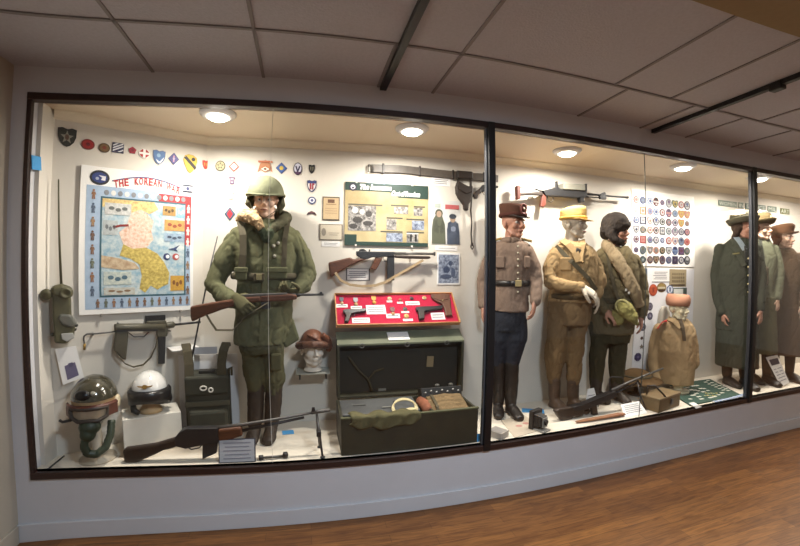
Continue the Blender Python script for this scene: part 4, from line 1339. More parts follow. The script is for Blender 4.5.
# ============ soldier in the parka, first window
S = Figure('mannequin', 'mannequin of a soldier in an olive parka and helmet standing with a carbine', (-0.285, 2.83, ZF), 0.0)
m_parka = fabric('olive_parka_cloth', (96, 96, 70), (72, 72, 52), scale=5)
m_trou = fabric('olive_field_trousers', (84, 82, 60), (64, 62, 46), scale=6)
m_glove = fabric('olive_glove', (92, 88, 62), (70, 68, 48))
m_boot = mat('brown_black_boot', (54, 44, 36), .55, var=.6, scale=16, col2=(36, 30, 26), bump=.2)
m_helm = fabric('helmet_cover', (124, 126, 102), (100, 102, 80), scale=12)
hc = S.p(265.5, 201, -.015)
S.head(hc, R(-6), 1.04, R(6))
S.body.tube([hc + Vector((0, .015, -.05)), S.p(266, 222, .01)], [.056, .062], 14)
S.rows(S.body, [(246, 288, 224, .07, 0), (242, 288, 238, .08, 0), (242, 290, 270, .09, 0), (242, 288, 310, .09, 0), (242, 284, 340, .09, 0)])
wl, wr = S.p(236, 299, -.175), S.p(297, 291, -.13)
S.limb(S.body, [S.p(241, 242), S.p(217, 281, -.03), S.p(224, 295, -.1), wl], [.04, .034, .032, .028])
S.limb(S.body, [S.p(288, 243), S.p(305, 273, -.03), S.p(302, 285, -.09), wr], [.04, .034, .032, .028])
S.limb(S.body, [S.p(254, 342), S.p(255, 385), S.p(253, 432)], [.06, .045, .035])
S.limb(S.body, [S.p(273, 342), S.p(273, 388), S.p(270, 434)], [.06, .045, .035])
S.finish(m_skin)
S.eyes()
# gloved hands close on the rifle
bk = S.body
S.body = MB(); S.hand(wl + Vector((-.005, -.012, .012)), (.55, -.42, -.5), (.35, .75, -.35), 1, .75, 1.12); S.body.cloth('glove', m_glove, S.root, .0048, 1)
S.body = MB(); S.hand(wr + Vector((0, 0, .0)), (-.7, -.62, .02), (-.25, .2, .95), -1, .75, 1.12); S.body.cloth('glove', m_glove, S.root, .0048, 1)
S.body = bk
g = MB()
S.rows(g, [(250, 284, 219, .075, .01), (237, 294, 227, .11, .01), (230, 299.5, 239, .135, 0), (232, 298, 262, .15, 0), (236, 295, 282, .148, 0), (236, 294, 302, .15, 0), (234, 291, 325, .155, 0), (233, 285, 343, .15, 0)])
S.limb(g, [S.p(238, 237, .0), S.p(226.5, 258, .0), S.p(214.5, 284, -.03), S.p(224, 296, -.1), S.p(236, 302, -.165)], [.074, .078, .074, .066, .052])
S.limb(g, [S.p(291.5, 238, .0), S.p(301, 256, .0), S.p(306.5, 275, -.03), S.p(303, 286, -.09), S.p(297, 291, -.125)], [.074, .078, .074, .064, .05])
S.garment('parka', g, m_parka, .009, 3, .011, 8, 6, 1.3)
# hood lying on the shoulders, fur turned out on one side
m_fur = fabric('tan_fur', (206, 178, 140), (150, 118, 84), scale=40, var=.9, bump=1.0, bscale=120)
m_fur2 = fabric('olive_hood', (78, 76, 58), (58, 56, 44))
g = MB(); g.tube([S.p(239, 220, -.04), S.p(243, 216, -.09), S.p(251, 217, -.12), S.p(258, 222, -.15), S.p(261, 229, -.165)], [.03, .042, .045, .036, .026], 12)
g.ball(S.p(245, 214, -.05), (.05, .05, .04)); g.ball(S.p(254, 214, -.09), (.035, .035, .03))
g.cloth('fur_ruff', m_fur, S.root, .007, 1, folds(45, 45, .008, .2))
g = MB(); g.tube([S.p(268, 233, -.15), S.p(276, 226, -.13), S.p(282, 222, -.09), S.p(287, 218, .0), S.p(280, 216, .1), S.p(262, 214, .12), S.p(246, 216, .08)], [.026, .034, .04, .042, .05, .05, .045], 14)
g.cloth('hood', m_fur2, S.root, .008, 2, folds(14, 14, .008, 1.1))
# scarf, zip line, belt and pockets
g = MB(); g.tube([S.p(258, 225, -.1), S.p(263, 233, -.155), S.p(266, 243, -.155)], [.03, .028, .018], 10); g.tube([S.p(274, 224, -.1), S.p(270, 233, -.155), S.p(267, 243, -.155)], [.03, .028, .018], 10)
g.cloth('scarf', fabric('green_scarf', (60, 68, 50), (46, 52, 40)), S.root, .007, 2, folds(20, 20, .005))
for (x0, x1, y0, y1) in ((235, 247, 268, 280), (267, 287, 268, 279)):
    a, c = S.p(x0, y0, -.155), S.p(x1, y1, -.155)
    b = MB(); b.box(((a.x + c.x) / 2, -.152, (a.z + c.z) / 2), (c.x - a.x, .034, a.z - c.z), m=m_parka); pk = b.build('pocket', None, S.root, bevel=.01)
    b = MB(); b.box(((a.x + c.x) / 2, -.168, a.z - .012), (c.x - a.x + .01, .016, .034), m=m_parka); b.build('pocket_flap', None, pk, bevel=.006)
b = MB(); b.tube([(p[0], p[1], p[2]) for p in ring_path(S.p(265, 276), .222, .158, 30)], .014, 8, m_strap, flat_=1.6, up=(0, 0, 1)); b.build('belt', None, S.root)
b = MB(); p = S.p(259, 277, -.165); b.box(p, (.07, .03, .05), m=m_strap); b.box(p + Vector((0, -.016, 0)), (.035, .006, .04), m=flat((150, 140, 100), .35)); b.build('belt_buckle', None, S.root, bevel=.004)
b = MB(); b.ribbon([S.p(240, 221, -.09), S.p(243, 235, -.14), S.p(243, 255, -.158), S.p(241, 274, -.16)], .045, .008, (1, 0, 0), m_strap); b.build('shoulder_strap', None, S.root)
b = MB(); b.ribbon([S.p(288, 221, -.085), S.p(285, 238, -.14), S.p(284, 258, -.158), S.p(283, 275, -.16)], .035, .008, (1, 0, 0), m_strap); b.build('shoulder_strap', None, S.root)
b = MB(); b.ribbon([S.p(266, 243, -.16), S.p(265.5, 270, -.168), S.p(264, 300, -.17), S.p(261, 341, -.165)], .03, .006, (1, 0, 0), m_parka); b.build('front_placket', None, S.root)
for (x, y) in ((273.5, 246), (278, 243), (274.5, 256)):
    b = MB(); p = S.p(x, y, -.158); b.lathe([(.012, 0), (.012, .006), (.0, .008)], 12, flat((196, 190, 170), .25), axis='y', c=(p.x, p.y - .004, p.z)); b.build('pin', None, S.root)
# hanging coat tail on the right
tp = [S.p(x, y, .03) for x, y in ((286, 316), (293, 318), (299.5, 339), (285, 348), (282, 340))]
b = MB(); b.prism([(p.x, p.z) for p in tp], .0, .06, m_parka); b.build('coat_tail', None, S.root, bevel=.015)
# trousers bloused over boots
g = MB()
S.rows(g, [(238, 284, 330, .13, 0), (238, 284, 345, .13, 0), (240, 283, 352, .12, 0)])
S.limb(g, [S.p(253, 345), S.p(253.5, 362), S.p(255, 378), S.p(255.5, 387)], [.078, .077, .076, .062])
S.limb(g, [S.p(272.5, 345), S.p(273.5, 362), S.p(274.5, 380), S.p(274, 390)], [.078, .077, .076, .062])
S.garment('trousers', g, m_trou, .009, 3, .010, 11, 8, 4.2)
b = MB(); p = S.p(276, 362, -.1); b.box(p, (.075, .03, .12), m=m_trou); b.build('cargo_pocket', None, S.root, bevel=.012)
for nm, ax, ay, tx, ty, ux, uy in (('boot', 254.5, 425, 249, 442, 256, 386), ('boot', 271.5, 428, 267, 446, 274, 389)):
    A_, T_ = PZ(ax, ay + 5, ZF) , PZ(tx, ty, ZF)
    A_ = Vector((S.p(ax, ay).x, 0.0, 0)); T_ = Vector((A_.x - .03, -.17, 0))
    S.boot('boot', m_boot, A_, T_, S.p(ux, uy), .062, .05)
# helmet
hm = S.hc + Vector((.0, .0, .045))
g = MB(); g.shell(hm, (.128, .148, .132), .012, -.12, (R(6), R(-3), 0), m=m_helm); g.build('helmet', None, S.root)
b = MB(); b.tube(ring_path(hm + Vector((0, -.006, -.018)), .132, .152, 32, lambda t: -.012 * math.cos(2 * t)), .007, 6, m_helm); b.build('helmet_rim', None, S.root)
b = MB(); b.ribbon([hm + Vector((-.118, -.01, -.02)), hm + Vector((-.092, -.03, -.1)), S.hp((0, -.075, -.12)), hm + Vector((.092, -.03, -.1)), hm + Vector((.118, -.01, -.02))], .02, .004, (0, 1, .2), m_strap); b.build('chin_strap', None, S.root)
for s_, zz in ((-1, -.10), (1, -.13)):
    g = MB(); g.tube([hm + Vector((.1 * s_, .03, -.02)), hm + Vector((.108 * s_, .0, -.07)), hm + Vector((.092 * s_, .0, zz))], [.03, .032, .012], 10)
    g.cloth('ear_flap', m_fur2, S.root, .007, 2)

# ============ soldier in the grey-brown tunic, second window
S = Figure('mannequin', 'mannequin in a grey-brown tunic, dark blue breeches and tall boots beside the black mullion', (1.70, 2.87, ZF), R(24))
m_tunic = fabric('grey_brown_tunic_cloth', (128, 108, 94), (104, 88, 78), scale=5)
m_navy = fabric('navy_breeches_cloth', (40, 43, 52), (30, 32, 40), scale=6)
m_jack = mat('black_leather', (34, 30, 28), .38, var=.5, scale=14, col2=(24, 22, 22), bump=.15)
m_capb = fabric('brown_cap_cloth', (92, 62, 50), (70, 48, 40))
hc = S.p(513.3, 224, -.01)
S.head(hc, R(42), 1.03)
S.body.tube([hc + Vector((-.01, .015, -.05)), S.p(511.5, 244)], [.054, .06], 14)
S.rows(S.body, [(498, 524, 243, .06, 0), (496, 526, 252, .07, 0), (496, 528, 285, .08, 0), (496, 526, 315, .08, 0)])
wl, wr = S.p(483.5, 308, -.05), S.p(534.5, 302, -.1)
S.limb(S.body, [S.p(495, 254), S.p(485, 280, .02), wl], [.036, .034, .028])
S.limb(S.body, [S.p(525, 254), S.p(535.5, 280, -.01), wr], [.036, .034, .028])
S.hand(wl, (-.02, -.05, -1), (1, 0, 0), -1, .35, 1.0)
S.hand(wr, (-.1, -.12, -1), (-1, .2, 0), 1, .4, 1.0)
S.limb(S.body, [S.p(501, 315), S.p(498, 362), S.p(497, 410)], [.06, .045, .035])
S.limb(S.body, [S.p(517, 315), S.p(512, 362), S.p(511, 406)], [.06, .045, .035])
S.finish(m_skin2)
S.eyes((40, 30, 28))
g = MB()
S.rows(g, [(501, 522, 240, .065, .0), (492, 530, 244, .095, 0), (488.5, 532, 251, .115, 0), (490.5, 530.5, 266, .13, 0), (493, 529, 281, .12, 0), (491.5, 529, 295, .13, 0), (490, 529, 311, .14, 0)])
S.limb(g, [S.p(493.5, 251), S.p(486.5, 267, .01), S.p(483.5, 282, .02), S.p(483.5, 305, -.04)], [.06, .062, .058, .046])
S.limb(g, [S.p(527, 251), S.p(533.5, 267, .0), S.p(536.5, 282, -.01), S.p(535.3, 301, -.09)], [.06, .062, .058, .046])
S.garment('tunic', g, m_tunic, .009, 3, .008, 8, 5, 2.1)
b = MB(); b.tube(ring_path(S.p(511.5, 241), .075, .075, 24), .02, 8, m_tunic, flat_=1.4, up=(0, 0, 1)); b.build('collar', None, S.root)
b = MB(); b.tube(ring_path(S.p(511, 283), .148, .128, 30), .012, 8, m_jack, flat_=1.9, up=(0, 0, 1)); b.build('belt', None, S.root)
b = MB(); b.box(S.p(518.5, 283.5, -.128), (.05, .016, .05), (0, 0, R(12)), m=flat((190, 170, 120), .3)); b.build('belt_buckle', None, S.root, bevel=.004)
for py in (246.5, 253, 259.5, 266, 273, 279, 292):
    dy = {246.5: -.098, 253: -.12, 259.5: -.128, 266: -.132, 273: -.13, 279: -.126, 292: -.13}[py]
    b = MB(); p = S.p(518, py, dy); b.ball((p.x, p.y, p.z), (.009, .007, .009), seg=10, m=flat((206, 196, 170), .25)); b.build('button', None, S.root)
for x in (500, 527):
    b = MB(); p = S.p(x, 262, -.118); b.box((p.x, -.115 if x < 520 else -.085, p.z), (.08 if x < 520 else .05, .03, .095), (0, 0, R(-8 if x < 520 else 40)), m=m_tunic); b.build('chest_pocket', None, S.root, bevel=.01)
for x0, x1, yy in ((492, 502, 243.5), (521, 532, 244)):
    a, c = S.p(x0, yy + 1, 0), S.p(x1, yy + 1, 0)
    b = MB(); b.box(((a.x + c.x) / 2, 0, (a.z + c.z) / 2 + .04), (abs(c.x - a.x), .07, .016), (0, R(14 if x0 > 510 else -14), 0), m=flat((48, 42, 38))); b.box(((a.x + c.x) / 2, -.037, (a.z + c.z) / 2 + .04), (abs(c.x - a.x), .006, .016), (0, R(14 if x0 > 510 else -14), 0), m=flat((196, 160, 84), .4)); b.build('shoulder_board', None, S.root, bevel=.002)
g = MB()
S.rows(g, [(492, 527, 305, .12, 0), (491, 526, 320, .125, 0), (491, 526, 330, .115, 0)])
S.limb(g, [S.p(500, 322), S.p(498.5, 338), S.p(499, 352), S.p(498, 366)], [.085, .094, .074, .056])
S.limb(g, [S.p(517, 322), S.p(516.5, 338), S.p(514, 352), S.p(512, 366)], [.085, .094, .074, .056])
S.garment('breeches', g, m_navy, .009, 3, .007, 9, 6, 3.3)
for ax, ux in ((498, 498.5), (510.5, 512)):
    A_ = Vector((S.p(ax, 405).x, .0, 0))
    S.boot('boot', m_jack, A_, (A_.x + (.02 if ax < 505 else .09), -.18, 0), S.p(ux, 364), .062, .05)
# peaked kepi style cap with a round badge
cc = S.hp((0, .005, .06))
E_ = S.hE
g = MB()
rings = []
for zz, k in ((-.005, .099), (.03, .102), (.075, .108), (.1, .106), (.105, .09), (.106, .01)):
    rings.append([cc + E_ @ Vector((k * math.cos(2 * PI * i / 28), k * 1.16 * math.sin(2 * PI * i / 28), zz + .012 * math.sin(2 * PI * i / 28))) for i in range(28)])
g.loft(rings, m_capb); cap = g.build('cap', None, S.root)
g = MB(); pts = []
for i in range(13):
    a = PI + PI * i / 12
    pts.append((.1 * math.cos(a), .112 * math.sin(a) * 1.0))
for i in range(13):
    a = 2 * PI - PI * i / 12
    pts.append((.098 * math.cos(a), .112 * math.sin(a) * 1.0 - .07 * abs(math.sin(a)) ** .8))
vs0 = [cc + E_ @ Vector((x, y, .0 - .03 * max(0, -y - .1) / .08)) for x, y in pts]
n = len(vs0)
g.add(vs0 + [v + Vector((0, 0, -.005)) for v in vs0], [tuple(range(n)), tuple(range(2 * n - 1, n - 1, -1))] + [(i, i + n, (i + 1) % n + n, (i + 1) % n) for i in range(n)], flat((48, 40, 36), .35)); g.build('cap_visor', None, cap)
g = MB(); g.tube([cc + E_ @ Vector((.1 * math.cos(2 * PI * i / 28), .117 * math.sin(2 * PI * i / 28), .01)) for i in range(29)], .012, 8, fabric('cap_band_cloth', (84, 50, 42), (66, 40, 36)), flat_=1.4, up=(0, 0, 1)); g.build('cap_band', None, cap)
g = MB(); p = cc + E_ @ Vector((0, -.124, .05)); g.ball(p, .017, seg=12, m=flat((128, 52, 44))); g.ball(p + E_ @ Vector((0, -.012, 0)), .009, seg=10, m=flat((222, 210, 180))); g.build('cap_badge', None, cap)
g = MB(); q_ = [cc + E_ @ Vector((x * .9, -.128 - abs(z) * .0, .05 + z)) for x, z in oval(0, 0, .034, .04, 20)]; g.tube(q_ + [q_[0]], .007, 6, flat((128, 60, 48))); g.build('badge_wreath', None, cap)

# ============ khaki soldier with the yellow cap
S = Figure('mannequin', 'mannequin in a khaki uniform and yellow cloth cap with one pale hand held in front', (2.24, 2.81, ZF), R(60))
m_khaki = fabric('khaki_yellow_cloth', (160, 134, 96), (132, 108, 76), scale=5)
m_khaki2 = fabric('khaki_trouser_cloth', (122, 98, 68), (98, 78, 54), scale=5)
m_ycap = fabric('yellow_cap_cloth', (196, 164, 100), (170, 140, 80))
hc = S.p(574, 225, 0)
S.head(hc, R(64), 1.03)
S.body.tube([hc + Vector((-.015, .005, -.05)), S.p(571, 244)], [.054, .06], 14)
S.rows(S.body, [(560, 584, 244, .07, 0), (558, 588, 254, .08, 0), (554, 594, 285, .09, 0), (552, 588, 310, .09, 0)])
wl = S.p(582, 287, -.235)
S.limb(S.body, [S.p(558, 256, -.04), S.p(551.5, 282, -.14), wl], [.036, .034, .027])
S.hand(wl, (.86, .1, -.52), (-.25, .45, -.85), -1, .5, 1.25)
wr = S.p(597, 296, -.0)
S.limb(S.body, [S.p(587, 256, .03), S.p(599, 280, .02), wr], [.036, .034, .027])
S.hand(wr, (.1, -.1, -1), (-1, 0, 0), 1, .35, 1.0)
S.limb(S.body, [S.p(560, 310, -.02), S.p(555, 370, -.03), S.p(554.5, 398, -.03)], [.05, .036, .03])
S.limb(S.body, [S.p(577, 310, .02), S.p(574, 370, .02), S.p(573.5, 398, .02)], [.05, .036, .03])
S.finish(m_pale)
S.eyes((60, 60, 66))
g = MB()
S.rows(g, [(561, 583, 241, .07, 0), (553, 591, 247, .12, 0), (549, 597, 256, .14, 0), (550, 599, 272, .15, 0), (550, 598, 288, .14, 0), (548, 596, 302, .145, 0)])
S.limb(g, [S.p(556, 253, -.05), S.p(549.5, 268, -.1), S.p(551, 282, -.14), S.p(566, 285.5, -.2), S.p(580.5, 287, -.232)], [.062, .066, .064, .053, .042])
S.limb(g, [S.p(589, 253, .03), S.p(597, 268, .03), S.p(600, 282, .02), S.p(598, 294, .0)], [.06, .064, .058, .044])
S.garment('jacket', g, m_khaki, .009, 3, .011, 9, 7, 5.1)
b = MB(); b.ribbon([S.p(562, 240, -.06), S.p(568, 244, -.11), S.p(575, 252, -.13), S.p(579, 262, -.145)], .06, .012, (1, .2, .3), m_khaki); b.build('collar', None, S.root, bevel=.004)
b = MB(); b.ribbon([S.p(582, 240, -.05), S.p(583, 245, -.1), S.p(581, 253, -.12), S.p(580, 262, -.145)], .05, .012, (1, -.2, .3), m_khaki); b.build('collar', None, S.root, bevel=.004)
b = MB(); p = S.p(575, 258, -.14); b.box(S.p(578, 252, -.12), (.05, .02, .06), (0, R(20), R(20)), m=flat((70, 62, 56))); b.build('undershirt', None, S.root, bevel=.01)
for py in (262, 270, 278, 294):
    b = MB(); p = S.p(583, py, -.15); b.ball(p, .009, seg=10, m=flat((150, 120, 70), .35)); b.build('button', None, S.root)
b = MB(); p = S.p(566, 264, -.14); b.box(p, (.1, .024, .11), (0, 0, R(-10)), m=m_khaki); b.build('chest_pocket', None, S.root, bevel=.01)
b = MB(); b.ribbon([S.p(556, 246, -.08), S.p(572, 262, -.165), S.p(588, 278, -.155), S.p(596, 290, -.1)], .035, .006, (.6, 0, .8), m_strap); b.build('shoulder_strap', None, S.root)
b = MB(); b.tube(ring_path(S.p(573, 296), .188, .148, 30), .012, 8, fabric('khaki_web', (96, 78, 52)), flat_=1.9, up=(0, 0, 1)); b.build('belt', None, S.root)
g = MB()
S.rows(g, [(549, 594, 297, .13, 0), (548, 592, 312, .135, 0), (549, 590, 324, .12, 0)])
S.limb(g, [S.p(558.5, 318, -.03), S.p(556, 340, -.04), S.p(554.5, 360, -.03), S.p(554, 376, -.02), S.p(554.5, 382, -.02)], [.088, .092, .088, .066, .056])
S.limb(g, [S.p(579, 318, .03), S.p(576, 340, .02), S.p(574, 360, .02), S.p(573.5, 376, .02), S.p(573, 382, .02)], [.084, .084, .078, .062, .054])
S.garment('trousers', g, m_khaki2, .009, 3, .011, 10, 6, 6.3)
m_brboot = mat('brown_boot', (78, 58, 42), .55, var=.6, scale=16, col2=(54, 40, 30), bump=.2)
for ax, yy, ux in ((554.5, -.03, 554.5), (573, .02, 573)):
    A_ = Vector((S.p(ax, 400, yy).x, yy, 0))
    S.boot('boot', m_brboot, A_, (A_.x + .13, yy - .13, 0), S.p(ux, 380, yy), .056, .048)
cc = S.hp((0, .008, .055)); E_ = S.hE
g = MB(); rings = []
for zz, k in ((-.012, .098), (.02, .1), (.06, .1), (.085, .094), (.092, .08), (.094, .01)):
    rings.append([cc + E_ @ Vector((k * math.cos(2 * PI * i / 28), k * 1.18 * math.sin(2 * PI * i / 28), zz + (.012 if zz > .05 else 0) * -math.sin(2 * PI * i / 28))) for i in range(28)])
g.loft(rings, m_ycap); cap = g.build('cap', None, S.root)
g = MB(); vs0 = [cc + E_ @ Vector((x, y, -.006 - .025 * max(0, -y - .1) / .08)) for x, y in pts]
g.add(vs0 + [v + Vector((0, 0, -.006)) for v in vs0], [tuple(range(n)), tuple(range(2 * n - 1, n - 1, -1))] + [(i, i + n, (i + 1) % n + n, (i + 1) % n) for i in range(n)], m_ycap); g.build('cap_visor', None, cap)
g = MB(); g.tube([cc + E_ @ Vector((.1 * math.cos(2 * PI * i / 28), .118 * math.sin(2 * PI * i / 28), .002)) for i in range(29)], .008, 8, fabric('yellow_cap_band', (206, 164, 80)), flat_=1.6, up=(0, 0, 1)); g.build('cap_band', None, cap)
g = MB(); g.box(cc + E_ @ Vector((.097, .03, .0)), (.01, .06, .05), m=m_ycap); g.build('ear_flap', None, cap, bevel=.004)

# ============ soldier with the ear-flap hat and blanket roll
S = Figure('mannequin', 'mannequin in an olive-brown coat and dark ear-flap hat with a blanket roll over the shoulder', (2.70, 2.925, ZF), R(58))
m_coat = fabric('olive_brown_coat_cloth', (106, 94, 68), (80, 72, 52), scale=5)
m_dko = fabric('dark_olive_trousers', (66, 62, 44), (50, 48, 36), scale=6)
m_hat = fabric('dark_grey_pile', (70, 62, 56), (46, 42, 42), scale=30, var=.8, bump=.6, bscale=90)
hc = S.p(616.5, 232, -.01)
S.head(hc, R(62), 1.03)
S.body.tube([hc + Vector((-.015, .005, -.05)), S.p(613, 250)], [.054, .06], 14)
S.rows(S.body, [(602, 628, 250, .07, 0), (600, 630, 262, .08, 0), (598, 632, 300, .09, 0), (594, 628, 330, .09, 0)])
wr = S.p(607, 312, -.17)
S.limb(S.body, [S.p(602, 266, -.05), S.p(594.5, 294, -.1), wr], [.036, .034, .027])
S.hand(wr, (.7, -.4, -.5), (.2, .3, -.9), -1, .6, 1.0)
wl = S.p(641, 318, .05)
S.limb(S.body, [S.p(630, 266, .07), S.p(641, 293, .085), wl], [.036, .034, .027])
S.hand(wl, (.05, -.1, -1), (-1, 0, 0), 1, .4, 1.0)
S.limb(S.body, [S.p(600, 330, -.02), S.p(597, 370, -.03), S.p(596, 390, -.03)], [.05, .036, .03])
S.limb(S.body, [S.p(618, 330, .02), S.p(616.5, 370, .02), S.p(616, 388, .02)], [.05, .036, .03])
S.finish(m_skin2)
S.eyes((40, 30, 28))
g = MB()
S.rows(g, [(602, 628, 246, .08, 0), (594, 634, 254, .125, 0), (590, 640, 268, .145, 0), (591, 640, 288, .15, 0), (591, 637, 305, .145, 0), (589, 636, 322, .15, 0), (589, 634, 333, .15, 0)])
S.limb(g, [S.p(597, 260, -.05), S.p(593, 278, -.09), S.p(593, 296, -.12), S.p(604, 310, -.165)], [.064, .068, .064, .048])
S.limb(g, [S.p(634, 260, .08), S.p(640, 278, .09), S.p(643, 296, .08), S.p(642, 314, .05)], [.062, .066, .062, .048])
S.garment('coat', g, m_coat, .009, 3, .012, 9, 6, 7.7)
g = MB(); g.tube([S.p(606, 244, .05), S.p(609, 248, -.1), S.p(617, 259, -.165), S.p(626, 274, -.175), S.p(634, 290, -.16), S.p(640, 306, -.1)], [.05, .055, .058, .058, .055, .045], 14)
g.cloth('blanket_roll', fabric('grey_blanket', (146, 128, 100), (120, 104, 82)), S.root, .008, 2, folds(22, 10, .007, .8))
b = MB(); b.tube(ring_path(S.p(614, 300), .176, .156, 30), .012, 8, m_strap, flat_=2.0, up=(0, 0, 1)); b.build('belt', None, S.root)
for py in (262, 274, 286, 312):
    b = MB(); b.ball(S.p(622, py, -.165), .009, seg=10, m=flat((120, 104, 70), .35)); b.build('button', None, S.root)
for (x, y) in ((595, 282), (600, 268)):
    b = MB(); b.box(S.p(x, y, -.17), (.07, .05, .1), (0, 0, R(-15)), m=m_coat); b.build('ammunition_pouch', None, S.root, bevel=.014)
b = MB(); tp = [S.p(x, y, -.2) for x, y in ((594.5, 269), (598.5, 268), (604.5, 287), (594.5, 284))]
b.prism([(p.x, p.z) for p in tp], -.2, -.185, fabric('tan_flap', (204, 152, 96), (178, 128, 78))); b.build('tan_flap', None, S.root, bevel=.005)
# canvas bag with open throat hanging at the hip
m_bag = fabric('yellow_green_canvas', (146, 138, 82), (110, 104, 62), scale=10)
g = MB(); g.tube([S.p(620, 303, -.2), S.p(626, 310, -.24), S.p(633, 318, -.24), S.p(638, 325, -.22)], [.058, .07, .05, .016], 16)
g.ball(S.p(618, 316, -.19), (.06, .05, .085)); bag = g.cloth('canvas_bag', m_bag, S.root, .007, 2, folds(20, 18, .009, .4))
b = MB(); c0 = S.p(622, 306, -.262)
b.tube([c0 + Vector((.052 * math.cos(2 * PI * i / 20), -.012 * math.cos(2 * PI * i / 20), .05 * math.sin(2 * PI * i / 20))) for i in range(21)], .011, 8, fabric('pale_canvas', (176, 168, 116))); b.build('bag_mouth', None, bag)
b = MB(); b.ball(c0 + Vector((0, .012, 0)), (.044, .012, .042), seg=14, m=flat((58, 52, 36))); b.build('bag_inside', None, bag)
b = MB(); b.ribbon([S.p(607, 250, -.13), S.p(610, 270, -.17), S.p(615, 290, -.18), S.p(620, 302, -.2)], .03, .006, (1, 0, .2), m_strap); b.build('bag_strap', None, S.root)
for x, y in ((626, 290), (629, 293)):
    b = MB(); b.box(S.p(x, y, -.21), (.018, .01, .022), m=flat((206, 204, 196), .3)); b.build('strap_clip', None, S.root, bevel=.003)
g = MB()
S.rows(g, [(589, 633, 322, .135, 0), (589, 632, 334, .135, 0), (590, 630, 342, .12, 0)])
S.limb(g, [S.p(599.5, 338, -.03), S.p(597.5, 356, -.03), S.p(596.5, 372, -.02), S.p(596, 383, -.02)], [.088, .084, .074, .06])
S.limb(g, [S.p(618.5, 338, .03), S.p(617.5, 356, .03), S.p(616.5, 372, .02), S.p(616, 381, .02)], [.088, .084, .074, .06])
S.garment('trousers', g, m_dko, .009, 3, .010, 10, 6, 8.8)
for ax, yy in ((596, -.03), (616, .02)):
    A_ = Vector((S.p(ax, 395, yy).x, yy, 0))
    S.boot('boot', m_boot, A_, (A_.x + .12, yy - .13, 0), S.p(ax, 378, yy), .058, .048)
# hat: padded crown, brim roll, hanging ear flaps under the chin
cc = S.hp((0, .012, .035)); E_ = S.hE
g = MB(); g.ball(cc + Vector((0, 0, .035)), (.132, .14, .116), seg=24); g.M = Matrix.Translation(cc) @ E_.to_4x4()
g.tube([(.09 * math.sin(a), -.108 * math.cos(a), .03) for a in [R(-85 + 170 * i / 12) for i in range(13)]], .036, 12)
g.tube([(.095, .02, .02), (.098, -.005, -.06), (.07, -.045, -.125)], [.046, .048, .036], 12); g.tube([(-.095, .02, .02), (-.098, -.005, -.06), (-.07, -.045, -.125)], [.046, .048, .036], 12)
g.tube([(-.07, -.04, -.12), (0, -.075, -.135), (.07, -.04, -.12)], .036, 12); g.tube([(-.08, .06, .0), (0, .1, -.05), (.08, .06, .0)], [.05, .06, .05], 12)
g.cloth('ear_flap_hat', m_hat, S.root, .008, 2, folds(26, 26, .006, .9))
b = MB(); b.box(S.hp((0.03, -.125, .09)), (.05, .012, .018), (0, 0, R(50)), m=flat((222, 224, 230), .2)); b.build('hat_badge', None, S.root, bevel=.003)

# ============ women in uniform by the far window
def woman(label, O, phi, rows_j, rows_s, head, legs, mj, ms, skin, hair, hat, sleeves, extra=None, k=.97):
    S = Figure('mannequin', label, O, phi)
    hc = S.p(*head)
    S.head(hc, phi + R(8), k)
    base = rows_j[0]
    S.body.tube([hc + Vector((-.01, .01, -.05)), S.p((base[0] + base[1]) / 2, base[2] + 2)], [.046, .052], 14)
    S.rows(S.body, [(r[0] + 3, r[1] - 3, r[2] + 1, r[3] * .75, r[4]) for r in rows_j])
    for (ax, ay, tx) in legs:
        S.limb(S.body, [S.p(ax, rows_s[-1][2] - 8), S.p(ax, ay - 6), S.p(ax, ay)], [.052, .046, .034])
        A_ = Vector((S.p(ax, ay).x, 0, 0))
    for sl in sleeves:
        P = [S.p(*q_) for q_ in sl]
        S.limb(S.body, P, [.04] + [.034] * (len(P) - 2) + [.026])
        S.hand(P[-1], (.1, -.15, -1), (.6 if sl[0][0] < head[0] else -.6, .3, 0), 1 if sl[0][0] < head[0] else -1, .4, .92)
    S.finish(skin)
    S.eyes((60, 50, 44))
    g = MB(); S.rows(g, rows_j)
    for sl in sleeves:
        P = [S.p(*q_) for q_ in sl]
        P[-1] = P[-1] * .9 + P[-2] * .1
        S.limb(g, P, [.056] + [.056] * (len(P) - 2) + [.042])
    S.garment('jacket', g, mj, .009, 3, .007, 8, 5, O[0])
    g = MB(); S.rows(g, rows_s); S.garment('skirt', g, ms, .010, 2, .008, 12, 3, O[0] + 1)
    for (ax, ay, tx) in legs:
        A_ = Vector((S.p(ax, ay).x, 0, 0))
        b = MB(); S.limb(b, [S.p(ax, rows_s[-1][2] - 6), S.p(ax, ay - 6), Vector((A_.x, 0, .09))], [.057, .05, .04]); b.build('stocking', m_stock, S.root)
        S.boot('shoe', m_jack, A_, (A_.x + .13 * math.sin(phi) + .02, -.16, 0), Vector((A_.x, 0, .085)), .04, .042)
    # hair
    g = MB(); g.M = Matrix.Translation(S.hc) @ S.hE.to_4x4() @ Matrix.Scale(k, 4)
    g.ball((0, .03, .03), (.088, .096, .1), seg=20); g.tube([(-.082, .01, .02), (-.09, .03, -.05), (-.05, .07, -.1), (0, .085, -.11), (.05, .07, -.1), (.09, .03, -.05), (.082, .01, .02)], .035, 12)
    g.cloth('hair', hair, S.root, .007, 2, folds(30, 30, .005, .5))
    hat(S)
    if extra:
        extra(S)
    return S


m_stock = fabric('dark_stockings', (74, 60, 48), (60, 48, 40))


